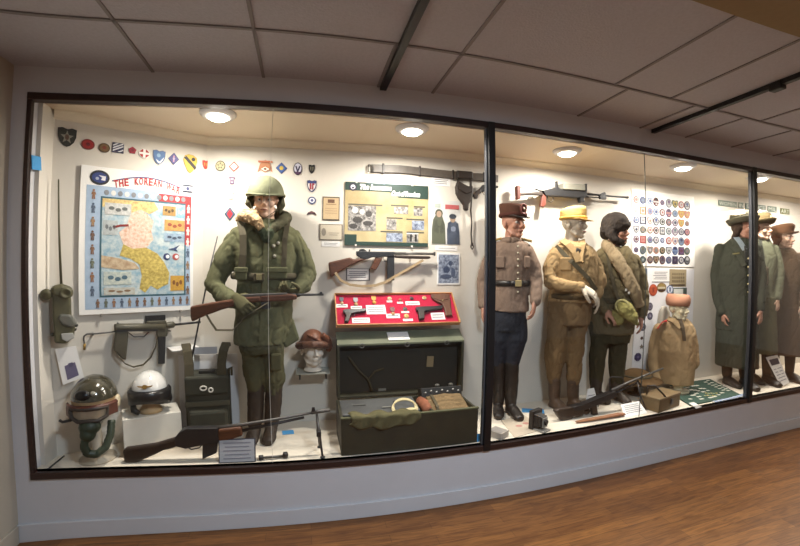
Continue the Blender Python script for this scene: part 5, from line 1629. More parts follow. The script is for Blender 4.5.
def brim_hat(m, bw=.055, crown=.11, up=.03):
    def f(S):
        cc = S.hp((0, .005, .07)); E_ = S.hE @ Matrix.Rotation(R(-8), 3, 'X')
        g = MB(); g.M = Matrix.Translation(cc) @ E_.to_4x4()
        g.lathe([(.102, -.01), (.106, .02), (.108, crown * .6), (.095, crown * .92), (.06, crown), (.001, crown)], 32, m, sy=1.12)
        o = g.build('hat', None, S.root)
        g = MB(); g.M = Matrix.Translation(cc) @ E_.to_4x4()
        g.lathe([(.1, -.008), (.1 + bw * .5, -.012), (.1 + bw, up - .012), (.1 + bw, up - .006), (.1 + bw * .5, -.004), (.1, .002)], 36, m, sy=1.12)
        g.build('hat_brim', None, o)
        g = MB(); g.M = Matrix.Translation(cc) @ E_.to_4x4()
        g.ball((0.0, -.125, .05), (.016, .008, .018), seg=12, m=flat((222, 206, 150), .25)); g.build('hat_badge', None, o)
    return f


def soft_cap(m):
    def f(S):
        cc = S.hp((0, .01, .06)); E_ = S.hE @ Matrix.Rotation(R(-10), 3, 'X')
        g = MB(); g.M = Matrix.Translation(cc) @ E_.to_4x4()
        g.lathe([(.094, -.012), (.098, .02), (.112, .05), (.116, .075), (.1, .096), (.05, .104), (.001, .105)], 32, m, sy=1.14)
        o = g.build('cap', None, S.root)
        g = MB(); g.M = Matrix.Translation(cc) @ E_.to_4x4()
        g.plate([(.1 * math.cos(a), .112 * math.sin(a)) for a in [PI + PI * i / 12 for i in range(13)]] + [(.1 * math.cos(a), .112 * math.sin(a) - .05 * abs(math.sin(a))) for a in [2 * PI - PI * i / 12 for i in range(13)]], -.016, -.010, m)
        g.build('cap_visor', None, o)
    return f


m_dgreen = fabric('dark_green_wool', (58, 61, 50), (45, 47, 40), scale=5)
m_lgreen = fabric('pale_green_cotton', (114, 116, 94), (94, 96, 78), scale=5)
m_brown = fabric('brown_wool', (100, 78, 58), (80, 62, 46), scale=5)
m_hairb = fabric('brown_hair', (122, 72, 42), (84, 48, 30), scale=30)
m_hairg = fabric('dark_brown_hair', (74, 58, 46), (54, 42, 36), scale=30)


def green_extra(S):
    b = MB(); b.ribbon([S.p(735, 236, -.06), S.p(740, 242, -.11), S.p(745, 250, -.13)], .05, .012, (1, .3, .4), flat((150, 164, 172))); b.build('shirt_collar', None, S.root, bevel=.004)
    b = MB(); b.ribbon([S.p(745.5, 246, -.12), S.p(746, 252, -.135), S.p(746, 262, -.145)], .03, .01, (1, .4, 0), flat((56, 58, 54))); b.build('necktie', None, S.root)
    b = MB(); b.ribbon([S.p(728, 242, -.06), S.p(737, 252, -.13), S.p(745, 266, -.15)], .05, .01, (1, .2, .3), m_dgreen); b.build('lapel', None, S.root, bevel=.004)
    for py in (258.5, 267, 275.5, 284, 292):
        b = MB(); b.ball(S.p(748.5, py, -.15), .011, seg=10, m=flat((226, 212, 160), .25)); b.build('button', None, S.root)
    b = MB(); p = S.p(736, 253.5, -.145); b.box(p, (.06, .012, .014), (0, R(-6), R(10)), m=flat((150, 140, 86), .4)); b.build('ribbon_bar', None, S.root)


woman('woman mannequin in a dark green skirt suit and brimmed hat before the far mullion', (4.30, 2.86, ZF), R(52),
      [(731, 752, 238, .07, 0), (722, 758, 245, .10, 0), (717, 761, 256, .12, 0), (716, 760, 275, .13, 0), (718, 757, 296, .12, 0), (716, 758, 315, .14, 0), (715, 759, 330, .15, 0)],
      [(717, 758, 318, .135, 0), (715, 759, 335, .15, 0), (714, 760, 366, .17, 0)], (743.5, 229, -.02), ((727, 380, 730), (744, 378, 748)),
      m_dgreen, m_dgreen, m_skin2, m_hairg, brim_hat(fabric('grey_olive_felt', (96, 92, 76), (76, 72, 60)), .045, .12, .05), [[(720, 248, -.03), (715.5, 275, -.02), (718, 302, -.06), (723, 314, -.1)], [(757, 248, .05), (761, 275, .06), (760, 312, 0)]], green_extra)


def light_extra(S):
    b = MB(); b.ribbon([S.p(760.0, 240, -.1), S.p(763.0, 256, -.14), S.p(764.0, 272, -.15)], .03, .01, (1, .3, 0), flat((60, 62, 52))); b.build('necktie', None, S.root)
    b = MB(); b.box(S.p(759.0, 276, -.17), (.17, .07, .2), m=mat('brown_bag_leather', (72, 58, 38), .5, var=.5, scale=12, col2=(54, 44, 30))); bg = b.build('shoulder_bag', None, S.root, bevel=.02)
    b = MB(); b.ribbon([S.p(754.0, 246, -.1), S.p(755.0, 258, -.14), S.p(756.0, 268, -.17)], .025, .006, (1, .2, 0), m_strap); b.build('bag_strap', None, bg)


woman('woman mannequin in a pale green uniform with a brown bag behind the far mullion', (4.66, 2.90, ZF), R(48),
      [(751.0, 770.0, 239, .065, 0), (745.0, 775.0, 246, .09, 0), (742.0, 778.0, 256, .11, 0), (742.0, 777.0, 274, .12, 0), (744.0, 775.0, 290, .11, 0), (742.0, 776.0, 302, .12, 0)],
      [(743.0, 776.0, 296, .12, 0), (742.0, 777.0, 320, .14, 0), (741.0, 778.0, 352, .16, 0)], (761.0, 230, -.02), ((751.0, 370, 760), (767.0, 368, 776)),
      m_lgreen, mat('moss_skirt', (92, 88, 58), .9, var=.5, scale=5, col2=(72, 70, 46)), m_skin, m_hairb, brim_hat(fabric('brown_hat_felt', (102, 88, 60), (80, 68, 48)), .04, .11, .04), [[(745.0, 249, -.02), (741.5, 272, -.02), (746.0, 292, -.1)], [(774.0, 249, .04), (779.0, 272, .05), (777.0, 300, 0)]], light_extra)

woman('woman mannequin in a brown wool suit and brown cap, last in the row', (5.06, 2.88, ZF), R(50),
      [(773.0, 793.0, 248, .065, 0), (767.0, 799.0, 254, .095, 0), (764.0, 802.0, 264, .115, 0), (764.0, 801.0, 282, .125, 0), (767.0, 798.0, 298, .115, 0), (764.0, 800.0, 312, .13, 0)],
      [(765.0, 799.0, 306, .13, 0), (764.0, 801.0, 330, .15, 0), (763.0, 803.0, 354, .165, 0)], (783.5, 239, -.02), ((774.0, 366, 784), (790.0, 364, 800)),
      m_brown, m_brown, m_skin, m_hairb, soft_cap(fabric('brown_cap_felt', (118, 84, 60), (94, 66, 48))), [[(767.0, 257, -.03), (763.0, 282, -.02), (766.0, 306, -.08)], [(799.0, 257, .04), (804.0, 282, .05), (803.0, 306, 0)]])
# ------------------------------------------------------------------ field chest with open lid
m_chest = mat('dark_olive_painted_wood', (52, 52, 38), .6, var=.6, scale=9, col2=(38, 38, 29), bump=.1, bscale=40)
m_chestin = mat('chest_lining', (44, 42, 34), .75, var=.5, scale=9, col2=(32, 31, 26))
m_lidtop = mat('lamplit_green_paint', (104, 108, 86), .6, var=.5, scale=10, col2=(80, 84, 66))  # chest paint made lighter, lamplight on the lid edge put into the colour
X0, X1, YA, YB, Z0, Z1 = .212, 1.162, 2.45, 2.84, ZF, .678
t = thing('field_chest', 'dark olive wooden field chest with its lid open below the red case', 'chest', ((X0 + X1) / 2, (YA + YB) / 2, ZF))
w, d, h = X1 - X0, YB - YA, Z1 - Z0
b = MB(); b.box((0, -d / 2 + .009, h / 2), (w, .018, h)); b.build('front_panel', m_chest, t, bevel=.003)
b = MB(); b.box((0, d / 2 - .009, h / 2), (w, .018, h)); b.build('back_panel', m_chest, t, bevel=.003)
for s_ in (-1, 1):
    b = MB(); b.box((s_ * (w / 2 - .009), 0, h / 2), (.018, d - .036, h)); b.build('side_panel', m_chest, t, bevel=.003)
b = MB(); b.box((0, 0, .02), (w - .036, d - .036, .02)); b.build('bottom', m_chestin, t)
b = MB(); b.box((.16, 0, h * .62), (.016, d - .04, h * .7)); b.build('divider', m_chest, t, bevel=.002)
b = MB(); b.box((0, -d / 2 + .004, h + .004), (w + .004, .024, .012)); b.build('rim_strip', flat((96, 98, 70)), t, bevel=.002)
# lid
lid = bpy.data.objects.new('lid', None); COL.objects.link(lid); lid.parent = t; lid.location = (.028, d / 2, h)
LW = w + .035
b = MB(); b.box((0, .105, .21), (LW, .016, .42), m=m_chestin); b.build('lid_panel', None, lid)
for s_ in (-1, 1):
    b = MB(); b.M = Matrix.Translation((s_ * (LW / 2 - .009), 0, 0)) @ Matrix.Rotation(R(90), 4, 'Z')
    b.prism([(0.002, .0), (.0, .40), (.11, .475), (.113, .0)], -.009, .009, m_chest); b.build('lid_side', None, lid, bevel=.003)
b = MB(); b.M = Matrix.Rotation(R(90), 4, 'Z'); b.prism([(0, .40), (.0, .414), (.112, .489), (.118, .478)], -LW / 2, LW / 2, m_lidtop); b.build('lid_edge', None, lid, bevel=.002)
b = MB(); b.M = Matrix.Rotation(R(90), 4, 'Z'); b.prism([(.006, .004), (.006, .02), (.11, .02), (.11, .004)], -LW / 2, LW / 2, m_chest); b.build('lid_hinge_side', None, lid, bevel=.002)
for x in (-.31, .03, .345):
    b = MB(); b.tube([(x + .016 * math.cos(2 * PI * i / 16), -.008, .40 + .016 * math.sin(2 * PI * i / 16)) for i in range(17)], .004, 6, m_gunl); b.build('latch_ring', None, lid)
b = MB(); b.tube([(-.40, .09, .30), (-.33, .085, .2), (-.25, .08, .12), (-.22, .07, .03)], .008, 8, m_strap); b.tube([(-.25, .08, .12), (-.2, .085, .18), (-.13, .09, .2)], .008, 8, m_strap); b.build('lid_stay', None, lid)
b = MB(); b.box((-.14, .094, .03), (.06, .008, .02), m=flat((150, 148, 136))); b.build('maker_plate', None, lid, bevel=.002)
b = MB(); b.box((.245, .094, .235), (.055, .006, .085), (0, R(4), 0), m=flat((176, 152, 112))); b.build('paper_tag', None, lid)
pcard = Vector(((X0 + X1) / 2 + .0, YB + .065, Z1 + .462))
b = MB(); b.box((0, 0, 0), (.165, .085, .003)); o = b.build('caption_card', m_card, loc=(.69, YB + .055, Z1 + .4555), rz=(R(33.8), 0, R(2)))
tag(o, 'white caption card lying on the green edge of the chest lid', 'caption card')
# what is in the chest
def chest_thing(*a, **k): return thing(*a, **k)
t2 = thing('radio_set', 'dark grey radio box with a flat lid in the left half of the field chest', 'radio', (X0 + .295, 2.675, ZF + .035))
b = MB(); b.box((0, 0, .085), (.53, .26, .17), m=flat((46, 46, 44), .5)); b.build('case', None, t2, bevel=.006)
b = MB(); b.box((0, .03, .19), (.55, .23, .035), (R(7), 0, 0), m=mat('slate_grey_paint', (84, 86, 86), .5, var=.4, scale=12, col2=(66, 68, 70))); b.build('top_cover', None, t2, bevel=.005)
b = MB(); b.box((.05, -.02, .208), (.07, .018, .004), (R(7), 0, 0), m=flat((140, 140, 134))); b.build('name_plate', None, t2)
for x_, y_, z_, l_ in ((-.14, .04, .215, .09), (.14, .07, .219, .06)):
    b = MB(); b.box((x_, y_, z_), (l_, .012, .004), (R(7), 0, 0), m=flat((120, 120, 116))); b.build('label_strip', None, t2)
b = MB(); b.tube([(.02, -.135, .05), (.02, -.135, .145)], .009, 10, flat((196, 194, 186), .3)); b.build('handle', None, t2)
g = MB()
g.v = []; g.f = []
# cloth draped over the front wall of the chest
nx, ny = 30, 10
vs = []
for j in range(ny + 1):
    for i in range(nx + 1):
        u, v = i / nx, j / ny
        x = X0 + .05 + .46 * u + .02 * math.sin(3 * v)
        if v < .3:
            y, z = YA + .055 - .075 * (v / .3), Z1 + .016 + .008 * math.sin(u * 17)
        else:
            dpt = (v - .3) / .7 * (.05 + .035 * math.sin(PI * u) ** .7 + .005 * math.sin(u * 15))
            y, z = YA - .012 - .006 * math.sin(u * 26 + v * 3), Z1 + .01 - dpt
        vs.append((x, y + .004 * math.sin(u * 40), z + .006 * math.sin(u * 19 + v * 8)))
fs = [(j * (nx + 1) + i, j * (nx + 1) + i + 1, (j + 1) * (nx + 1) + i + 1, (j + 1) * (nx + 1) + i) for j in range(ny) for i in range(nx)]
b = MB(); b.add(vs, fs, fabric('olive_canvas_cloth', (96, 92, 66), (74, 71, 50), scale=14), True)
o = b.build('canvas_cloth'); sm = o.modifiers.new('solid', 'SOLIDIFY'); sm.thickness = .006; sm.offset = 0
tag(o, 'olive canvas cloth hanging over the front edge of the field chest', 'cloth')
b = MB(); c = Vector((X0 + .445, 2.545, Z1 + .012))
for k in range(3):
    b.tube([c + Vector(((.088 - .006 * k) * math.cos(2 * PI * i / 30), .05 * math.sin(2 * PI * i / 30) + .006 * k, .042 * math.sin(2 * PI * i / 30) + .004 * k)) for i in range(31)], .0052, 8, mat('cream_rope', (206, 192, 150), .8, var=.5, scale=60, col2=(170, 152, 110)))
b.ball(c + Vector((.04, -.01, -.012)), (.045, .022, .016), seg=12, m=MATS['cream_rope'])
tag(b.build('rope_coil'), 'cream rope coil lying on the canvas cloth in the chest', 'rope')
b = MB(); a0_ = Vector((X0 + .62, 2.56, Z1 - .03)); b.tube([a0_, a0_ + Vector((.005, .08, .015)), a0_ + Vector((-.012, .17, .02))], [.034, .04, .036], 14, mat('russet_cloth', (150, 92, 66), .85, var=.6, scale=18, col2=(112, 66, 48)))
tag(b.build('cloth_roll'), 'russet brown cloth roll beside the divider in the chest', 'cloth roll')
t2 = thing('canvas_pack', 'tan folded canvas pack with straps in the right half of the chest', 'pack', (X0 + .775, 2.575, ZF + .05))
g = MB()
for k in range(4):
    g.tube([(-.14, -.03 + .045 * k, .165 + .016 * k), (0, -.035 + .045 * k, .172 + .016 * k), (.14, -.03 + .045 * k, .163 + .016 * k)], [.03, .034, .03], 12)
g.box((0, .03, .09), (.27, .17, .14))
g.cloth('pack_body', fabric('tan_canvas', (122, 102, 74), (94, 78, 56), scale=12), t2, .008, 2, folds(24, 24, .006))
for x in (-.1,):
    b = MB(); b.ribbon([(x, -.09, .16), (x, -.05, .212), (x + .004, .03, .232), (x, .1, .252)], .02, .005, (1, 0, 0), m_strap); b.build('strap', None, t2)
t2 = thing('control_panel', 'small dark instrument panel with silver switches at the right rear of the chest', 'instrument', (X0 + .775, 2.765, Z1 - .012))
b = MB(); b.box((0, 0, .04), (.32, .09, .09), (R(-18), 0, 0), m=flat((40, 40, 38), .45)); b.build('case', None, t2, bevel=.005)
for i in range(7):
    b = MB(); x = -.13 + .043 * i; b.tube([(x, -.04, .06 + .012 * (i % 2)), (x, -.056, .07 + .012 * (i % 2))], [.007, .006], 8, flat((206, 204, 198), .25)); b.build('switch', None, t2)
for x in (-.02, .09):
    b = MB(); b.lathe([(.018, 0), (.018, .018), (.012, .022), (.0, .022)], 14, flat((96, 94, 88), .3), c=(x, .01, .086)); b.build('dial', None, t2)
b = MB(); b.box((X0 + .92, 2.6, Z1 - .09), (.05, .22, .12), m=flat((60, 60, 42))); tag(b.build('ammunition_tin', bevel=.005), 'narrow olive tin against the right end of the chest', 'tin')

# ------------------------------------------------------------------ red display case with medals and pistols
tilt = math.atan2(.2, .22)
TO = Vector((.702, 2.97, 1.332)); TL, TW = .30, .965
TR = Euler((-tilt, 0, 0))
TN = TR.to_matrix() @ Vector((0, -1, 0)); TV = TR.to_matrix() @ Vector((0, 0, 1))
t = thing('display_case', 'shallow slanted wooden case lined in bright red over the field chest', 'display case', TO, rot=TR)
m_red = mat('red_felt', (178, 18, 58), .9, var=.3, scale=30, col2=(160, 14, 48))
m_oakf = mat('light_oak_frame', (196, 140, 84), .5, var=.5, scale=10, col2=(166, 112, 62), stretch=(1, 8, 8))
b = MB(); b.box((0, .006, 0), (TW - .02, .012, TL - .02)); b.build('red_lining', m_red, t)
for c_, s_ in (((0, .004, TL / 2 - .004), (TW, .04, .008)), ((0, .004, -TL / 2 + .004), (TW, .04, .008)), ((TW / 2 - .004, .004, 0), (.008, .04, TL - .016)), ((-TW / 2 + .004, .004, 0), (.008, .04, TL - .016))):
    b = MB(); b.box(c_, s_); b.build('frame_side', m_oakf, t, bevel=.002)
for x in (-TW / 2 + .03, TW / 2 - .03):
    b = MB(); b.box((x, .06, .03), (.02, .08, .18)); b.build('bracket', m_oakf, t, bevel=.002)


def tray_at(px, py, off=.001):
    d_ = ray(px, py); c_ = Vector((0, 0, CZ)); o_ = TO + TN * off
    return c_ + d_ * ((o_ - c_).dot(TN) / d_.dot(TN))


def tq(x, y):
    return (330 + x / 6.154, 290 + y / 6.154)


def tray_card(x, y, wpx, hpx, label, lines=2):
    p = tray_at(*tq(x, y))
    b = MB(); wv, hv = wpx * .00125, hpx * .00165
    b.prism(rect(0, 0, wv, hv), -.002, .0, m_card)
    for i in range(lines):
        b.prism(rect(-.004 * (i % 2), hv * (.32 - .64 * (i + .5) / lines), wv * .8, hv * .3 / lines), -.0026, -.0018, flat((150, 150, 154)))
    tag(b.build('caption_card', None, loc=p, rz=(-tilt, 0, 0)), label, 'caption card', 'white cards in the red case')


for x, y, w_, h_, lab, ln in ((73, 98, 70, 18, 'small white card at the upper left corner of the red case', 1), (162, 109, 68, 18, 'small white card under the grey ribbon medal in the red case', 1), (283, 121, 120, 52, 'largest white card, in the upper left half of the red case', 3), (366, 71, 36, 10, 'tiny white card under the first round badge in the red case', 1), (431, 79, 38, 10, 'tiny white card under the second round badge in the red case', 1), (508, 82, 92, 22, 'wide white card near the top middle of the red case', 1), (190, 187, 106, 28, 'white card below the left pistol in the red case', 2), (388, 160, 84, 24, 'white card under the hanging medal in the middle of the red case', 1), (463, 136, 50, 10, 'tiny white card under the dark wing badge in the red case', 1), (480, 185, 62, 12, 'low white card under the gold wreath badge in the red case', 1), (664, 161, 88, 40, 'white card between the right pistol and the holster in the red case', 2)):
    tray_card(x, y, w_, h_, lab, ln)


def medal(x, y, rib, disc, label, kind='ribbon', k=1.0):
    p = tray_at(*tq(x, y))
    o = bpy.data.objects.new('medal', None); COL.objects.link(o); o.location = p; o.rotation_euler = (-tilt, 0, 0)
    tag(o, label, 'medal', 'medals and badges in the red case')
    if kind == 'ribbon':
        b = MB(); b.prism([(-.016 * k, .024 * k), (.016 * k, .024 * k), (.016 * k, -.006 * k), (0, -.018 * k), (-.016 * k, -.006 * k)], -.005, 0, flat(rib)); b.build('ribbon', None, o)
        b = MB(); b.lathe([(.0135 * k, .0), (.0135 * k, -.005), (.010 * k, -.0075), (.0, -.0075)], 16, flat(disc, .3), axis='y', c=(0, 0, -.032 * k)); b.build('medal_disc', None, o)
    else:
        b = MB(); b.lathe([(.018 * k, .0), (.018 * k, -.005), (.012 * k, -.008), (.0, -.008)], 16, flat(disc, .3), axis='y'); b.build('badge', None, o)
        b = MB(); b.prism(scl(SHAPES['star'], .011 * k, .011 * k), -.011, -.006, flat(rib, .3)); b.build('badge_star', None, o)


medal(71, 62, (92, 100, 112), (206, 170, 120), 'medal on a blue-grey ribbon at the left end of the red case')
medal(158, 66, (176, 176, 182), (214, 176, 120), 'medal on a pale grey ribbon in the red case', k=1.1)
medal(269, 56, (222, 170, 50), (230, 178, 70), 'medal on a golden yellow ribbon in the red case', k=1.1)
medal(366, 55, (206, 160, 90), (226, 206, 170), 'round cream and gold badge above a tiny card in the red case', 'badge')
medal(431, 62, (196, 150, 100), (206, 96, 84), 'round reddish badge near the top middle of the red case', 'badge', .8)
medal(502, 52, (100, 84, 80), (76, 62, 66), 'dark round badge above the wide card in the red case', 'badge', .9)
medal(580, 50, (226, 190, 110), (236, 214, 160), 'bright gold badge beside the holster in the red case', 'badge')
medal(384, 124, (120, 60, 60), (196, 150, 96), 'bronze medal on a dark red ribbon in the middle of the red case', k=1.1)
medal(462, 118, (110, 104, 104), (90, 84, 86), 'grey wing badge in the middle of the red case', 'badge')
medal(470, 162, (214, 180, 96), (226, 196, 120), 'gold wreath badge low in the middle of the red case', 'badge', 1.1)


def pistol(pts, grip, barrel, label):
    ps = [tray_at(*tq(*q_), .02) for q_ in pts]
    O = tray_at(*tq(*pts[0]), .016)
    loc = lambda P: ((P - O).x, (P - O).dot(TV))
    t = thing('pistol', label, 'pistol', O, rot=TR)
    b = MB(); b.prism([loc(tray_at(*tq(*q_), .016)) for q_ in pts], -.014, .012, m_gun); b.build('slide', None, t, bevel=.003)
    b = MB(); b.prism([loc(tray_at(*tq(*q_), .016)) for q_ in grip], -.016, .014, m_dkwood); b.build('grip', None, t, bevel=.004)
    b = MB(); b.tube([Vector((loc(tray_at(*tq(*q_), .016))[0], 0, loc(tray_at(*tq(*q_), .016))[1])) for q_ in barrel], .003, 6, m_gun); b.build('trigger_guard', None, t)


pistol(((78, 130), (100, 122), (160, 122), (220, 118), (222, 134), (160, 142), (130, 150), (86, 144)), ((90, 142), (132, 148), (112, 200), (88, 196), (98, 168)), ((128, 150), (136, 164), (152, 158), (154, 142)), 'small dark pistol at the left of the red case')
pistol(((526, 112), (560, 106), (640, 104), (690, 98), (692, 118), (620, 126), (576, 136), (532, 130)), ((540, 130), (580, 134), (578, 180), (548, 184)), ((576, 134), (584, 148), (602, 140), (602, 126)), 'larger dark pistol at the right of the red case')
hp_ = [(618, 30), (700, 26), (736, 30), (742, 96), (752, 158), (712, 162), (704, 120), (690, 90), (650, 70), (626, 52)]
O = tray_at(*tq(680, 80), .014)
t = thing('pistol_holster', 'worn brown leather holster in the right corner of the red case', 'holster', O, rot=TR)
m_leath = mat('brown_leather', (104, 66, 46), .55, var=.7, scale=16, col2=(72, 46, 34), bump=.2)
loc = lambda P: ((P - O).x, (P - O).dot(TV))
b = MB(); b.prism([loc(tray_at(*tq(*q_), .014)) for q_ in hp_], -.012, .012, m_leath); b.build('pouch', None, t, bevel=.006)
b = MB(); b.prism([loc(tray_at(*tq(*q_), .014)) for q_ in ((622, 32), (700, 28), (730, 34), (724, 64), (676, 72), (640, 58))], -.017, -.01, m_leath); fl_ = b.build('flap', None, t, bevel=.003)
b = MB(); b.ball((loc(tray_at(*tq(690, 72), .014))[0], -.019, loc(tray_at(*tq(690, 72), .014))[1]), .006, seg=8, m=flat((206, 180, 120), .3)); b.build('stud', None, fl_)

# ------------------------------------------------------------------ belt, holster and revolver high on the middle wall
plb = Plane(PY(430, 180, BY - .02))
q = crop(plb, 365, 155, 5.926)
m_belt = mat('grey_brown_belt_leather', (92, 84, 76), .45, var=.6, scale=14, col2=(64, 58, 54))
m_bleath = mat('black_brown_leather', (50, 42, 38), .45, var=.6, scale=14, col2=(34, 30, 28))
t = thing('leather_belt', 'long dark leather belt with square buckle stretched along the top of the wall', 'belt', plb.O)
cl = q((40, 78), (110, 80), (220, 84), (330, 96), (430, 108), (530, 118), (640, 128), (720, 132), (770, 138), (788, 141))
b = MB(); b.ribbon([(x, 0, z) for x, z in cl], .062, .008, (0, 0, 1), m_belt); b.build('belt_strap', None, t)
fr = q((18, 60), (46, 60), (46, 100), (18, 100))
b = MB(); b.tube([(x, -.004, z) for x, z in fr + [fr[0]]], .0055, 8, m_gunl); b.build('belt_buckle', None, t)
for x, y in ((108, 80), (325, 95), (522, 117), (704, 131)):
    b = MB(); p = q((x, y))[0]; b.box((p[0], 0, p[1]), (.016, .016, .082), m=m_bleath); b.build('belt_loop', None, t, bevel=.003)
b = MB(); b.prism(q((536, 96), (630, 104), (630, 146), (540, 142)), -.04, .0, m_bleath); b.build('ammunition_pouch', None, t, bevel=.008)
t = thing('pistol_holster', 'black leather holster hanging from the belt by two short straps', 'holster', plb.O)
b = MB(); b.prism(q((540, 158), (560, 172), (600, 192), (628, 190), (632, 230), (622, 270), (608, 296), (604, 334), (580, 330), (574, 296), (548, 262), (532, 230), (530, 190)), -.04, .002, m_bleath); b.build('pouch', None, t, bevel=.012)
b = MB(); b.prism(q((540, 158), (600, 190), (628, 190), (626, 222), (590, 236), (552, 214), (534, 190)), -.047, -.03, m_bleath); b.build('flap', None, t, bevel=.006)
for x in (546, 622):
    b = MB(); a = q((x, 140), (x, 200)); b.ribbon([(a[0][0], -.016, a[0][1]), (a[1][0], -.016, a[1][1])], .02, .006, (1, 0, 0), m_bleath); b.build('hanger_strap', None, t)
b = MB(); b.tube([(x, -.01, z) for x, z in q((622, 200), (630, 240), (624, 330), (630, 400), (626, 470), (632, 540))], .007, 8, m_bleath)
b.tube([(x, -.01, z) for x, z in q((632, 520), (640, 545), (632, 560), (624, 545), (630, 520))], .006, 8, m_bleath)
tag(b.build('lanyard', None, loc=plb.O), 'long thin dark lanyard hanging straight down from the holster', 'lanyard')
t = thing('revolver', 'dark revolver pinned to the wall beside the black mullion', 'pistol', plb.O)
solid(t, 'grip', q((636, 240), (650, 216), (676, 204), (684, 224), (664, 240), (656, 264), (640, 262)), m_dkwood, .03, y=-.02, bevel=.008)
solid(t, 'frame', q((672, 204), (690, 180), (734, 178), (738, 206), (716, 214), (688, 222)), m_gun, .03, y=-.02)
b = MB(); a = q((700, 194), (726, 192)); b.tube([(a[0][0], -.02, a[0][1]), (a[1][0], -.02, a[1][1])], .02, 14, m_gun); b.build('cylinder_drum', None, t)
rod(t, 'barrel', q((730, 188), (780, 192)), .011, m_gun, -.02)
rod(t, 'trigger_guard', q((690, 220), (698, 238), (714, 234), (716, 212)), .003, m_gun, -.02)

# ------------------------------------------------------------------ leather flying cap on a pale head, on a glass shelf
ps = PY(313, 371, 2.96)
m_clear = mat('clear_acrylic', (214, 218, 216), .12)
t = thing('wall_shelf', 'small clear wall shelf on two brackets left of the field chest', 'shelf', (ps.x, 3.0, ps.z - .012))
b = MB(); b.box((0, -.01, .006), (.25, .19, .008), m=mat('shelf_glass', (176, 176, 166), .15)); b.build('shelf_board', None, t, bevel=.001)
for x in (-.1, .1):
    b = MB(); b.box((x, .04, -.03), (.012, .12, .06), m=m_gunl); b.build('bracket', None, t, bevel=.003)
S = Figure('head_form', 'pale head form standing on the small wall shelf', (ps.x, 2.96, ps.z), R(10), cat='head form')
hc = Vector((.0, 0, .165))
S.head(hc, R(14), 1.0)
S.body.tube([(0, .012, .1), (0, .012, .03), (0, .012, .005)], [.052, .056, .075], 18)
S.body.cloth('head', mat('glossy_plaster', (224, 214, 200), .25), S.root, .0045, 1)
hq = S.root.location + Matrix.Rotation(S.rz, 3, 'Z') @ hc
E_ = Matrix.Rotation(R(14), 3, 'Z')
t = thing('aviator_hat', 'brown leather flying cap with folded-up flaps on the pale head form', 'hat', hq)
m_fl = mat('russet_leather', (122, 72, 46), .5, var=.7, scale=14, col2=(86, 50, 34), bump=.2)
b = MB(); b.shell((0, .01, .035), (.098, .116, .118), .012, -.02, m=m_fl); b.M = Matrix.Rotation(R(14), 4, 'Z'); b.build('cap_crown', None, t)
g = MB(); g.tube([(-.105, .02, .03), (-.1, -.04, .035), (-.06, -.1, .055), (0, -.118, .06), (.06, -.1, .055), (.1, -.04, .035), (.105, .02, .03), (.08, .09, .03), (0, .12, .03), (-.08, .09, .03), (-.105, .02, .03)], .028, 12)
g.cloth('turned_brim', mat('dark_russet_leather', (104, 66, 46), .55, var=.6, scale=14, col2=(76, 48, 36)), t, .007, 2, folds(30, 30, .004))
g = MB(); g.tube([(.07, -.06, .12), (.105, -.03, .08), (.122, .0, .02), (.115, .01, -.02)], [.02, .03, .03, .016], 12); g.tube([(-.04, -.08, .125), (.02, -.1, .1), (.07, -.09, .06)], .012, 10)
g.cloth('ear_flap', m_fl, t, .007, 2)

# ------------------------------------------------------------------ pack radio, shoulder straps and antenna
pk0 = Vector((-.69, 2.80, ZF))
b = MB(); p0_, p1_ = PY(182, 385, 2.9), PY(240, 385, 2.9)
a0_ = Vector((-.715, 2.96, ZF)); b.box((0, 0, .29), (.42, .012, .58), (R(-5), 0, 0), m=mat('pale_panel', (214, 212, 212), .5))
tag(b.build('backing_panel', loc=a0_, rz=R(10)), 'pale upright panel standing behind the dark pack radio', 'panel')
t = thing('pack_radio', 'dark green pack radio with shoulder straps and a tall thin antenna', 'radio', (-.685, 2.80, ZF), R(8))
m_pk = mat('dark_green_canvas_pack', (58, 58, 46), .75, var=.6, scale=12, col2=(40, 42, 34), bump=.2)
b = MB(); b.box((0, .03, .265), (.30, .17, .46)); b.build('case', m_pk, t, bevel=.025, seg=3)
b = MB(); b.box((0, -.06, .42), (.29, .04, .13)); b.build('cover_flap', m_pk, t, bevel=.015)
b = MB(); b.box((0, -.07, .16), (.26, .06, .18)); b.build('front_pocket', m_pk, t, bevel=.02)
b = MB(); b.box((0, -.06, .29), (.30, .012, .035), m=flat((92, 88, 70))); b.build('cross_strap', None, t, bevel=.003)
for x in (-.022, .026):
    b = MB(); b.tube([(x + (.02 if x < 0 else .013) * math.cos(2 * PI * i / 16), -.085, .40 - x * .3 + .014 * math.sin(2 * PI * i / 16)) for i in range(17)], .0055, 8, flat((216, 212, 200), .2)); b.build('metal_ring', None, t)
for s_, x in ((-1, -.115), (1, .1)):
    b = MB(); b.ribbon([(x, -.05, .48), (x + .0 * s_, -.03, .56), (x + .012 * s_, .0, .64), (x + .03 * s_, .05, .685), (x + .03 * s_, .1, .66)], .06, .016, (1, 0, 0), m_strap); b.build('shoulder_strap', None, t)
b = MB(); b.tube([(.14, -.02, .46), (.15, -.02, .52), (.165, -.02, .53), (.165, -.02, .47)], .008, 8, m_strap); b.build('carry_loop', None, t)
b = MB(); b.box((0, -.01, .505), (.11, .05, .025), m=flat((44, 44, 40))); b.build('control_cap', None, t, bevel=.006)
ia = t.matrix_world
O_ = Vector((-.685, 2.80, ZF)); Ri = Matrix.Rotation(-R(8), 3, 'Z')
at_, ab_ = PY(217.5, 236, 2.78), PY(194.5, 345, 2.78)
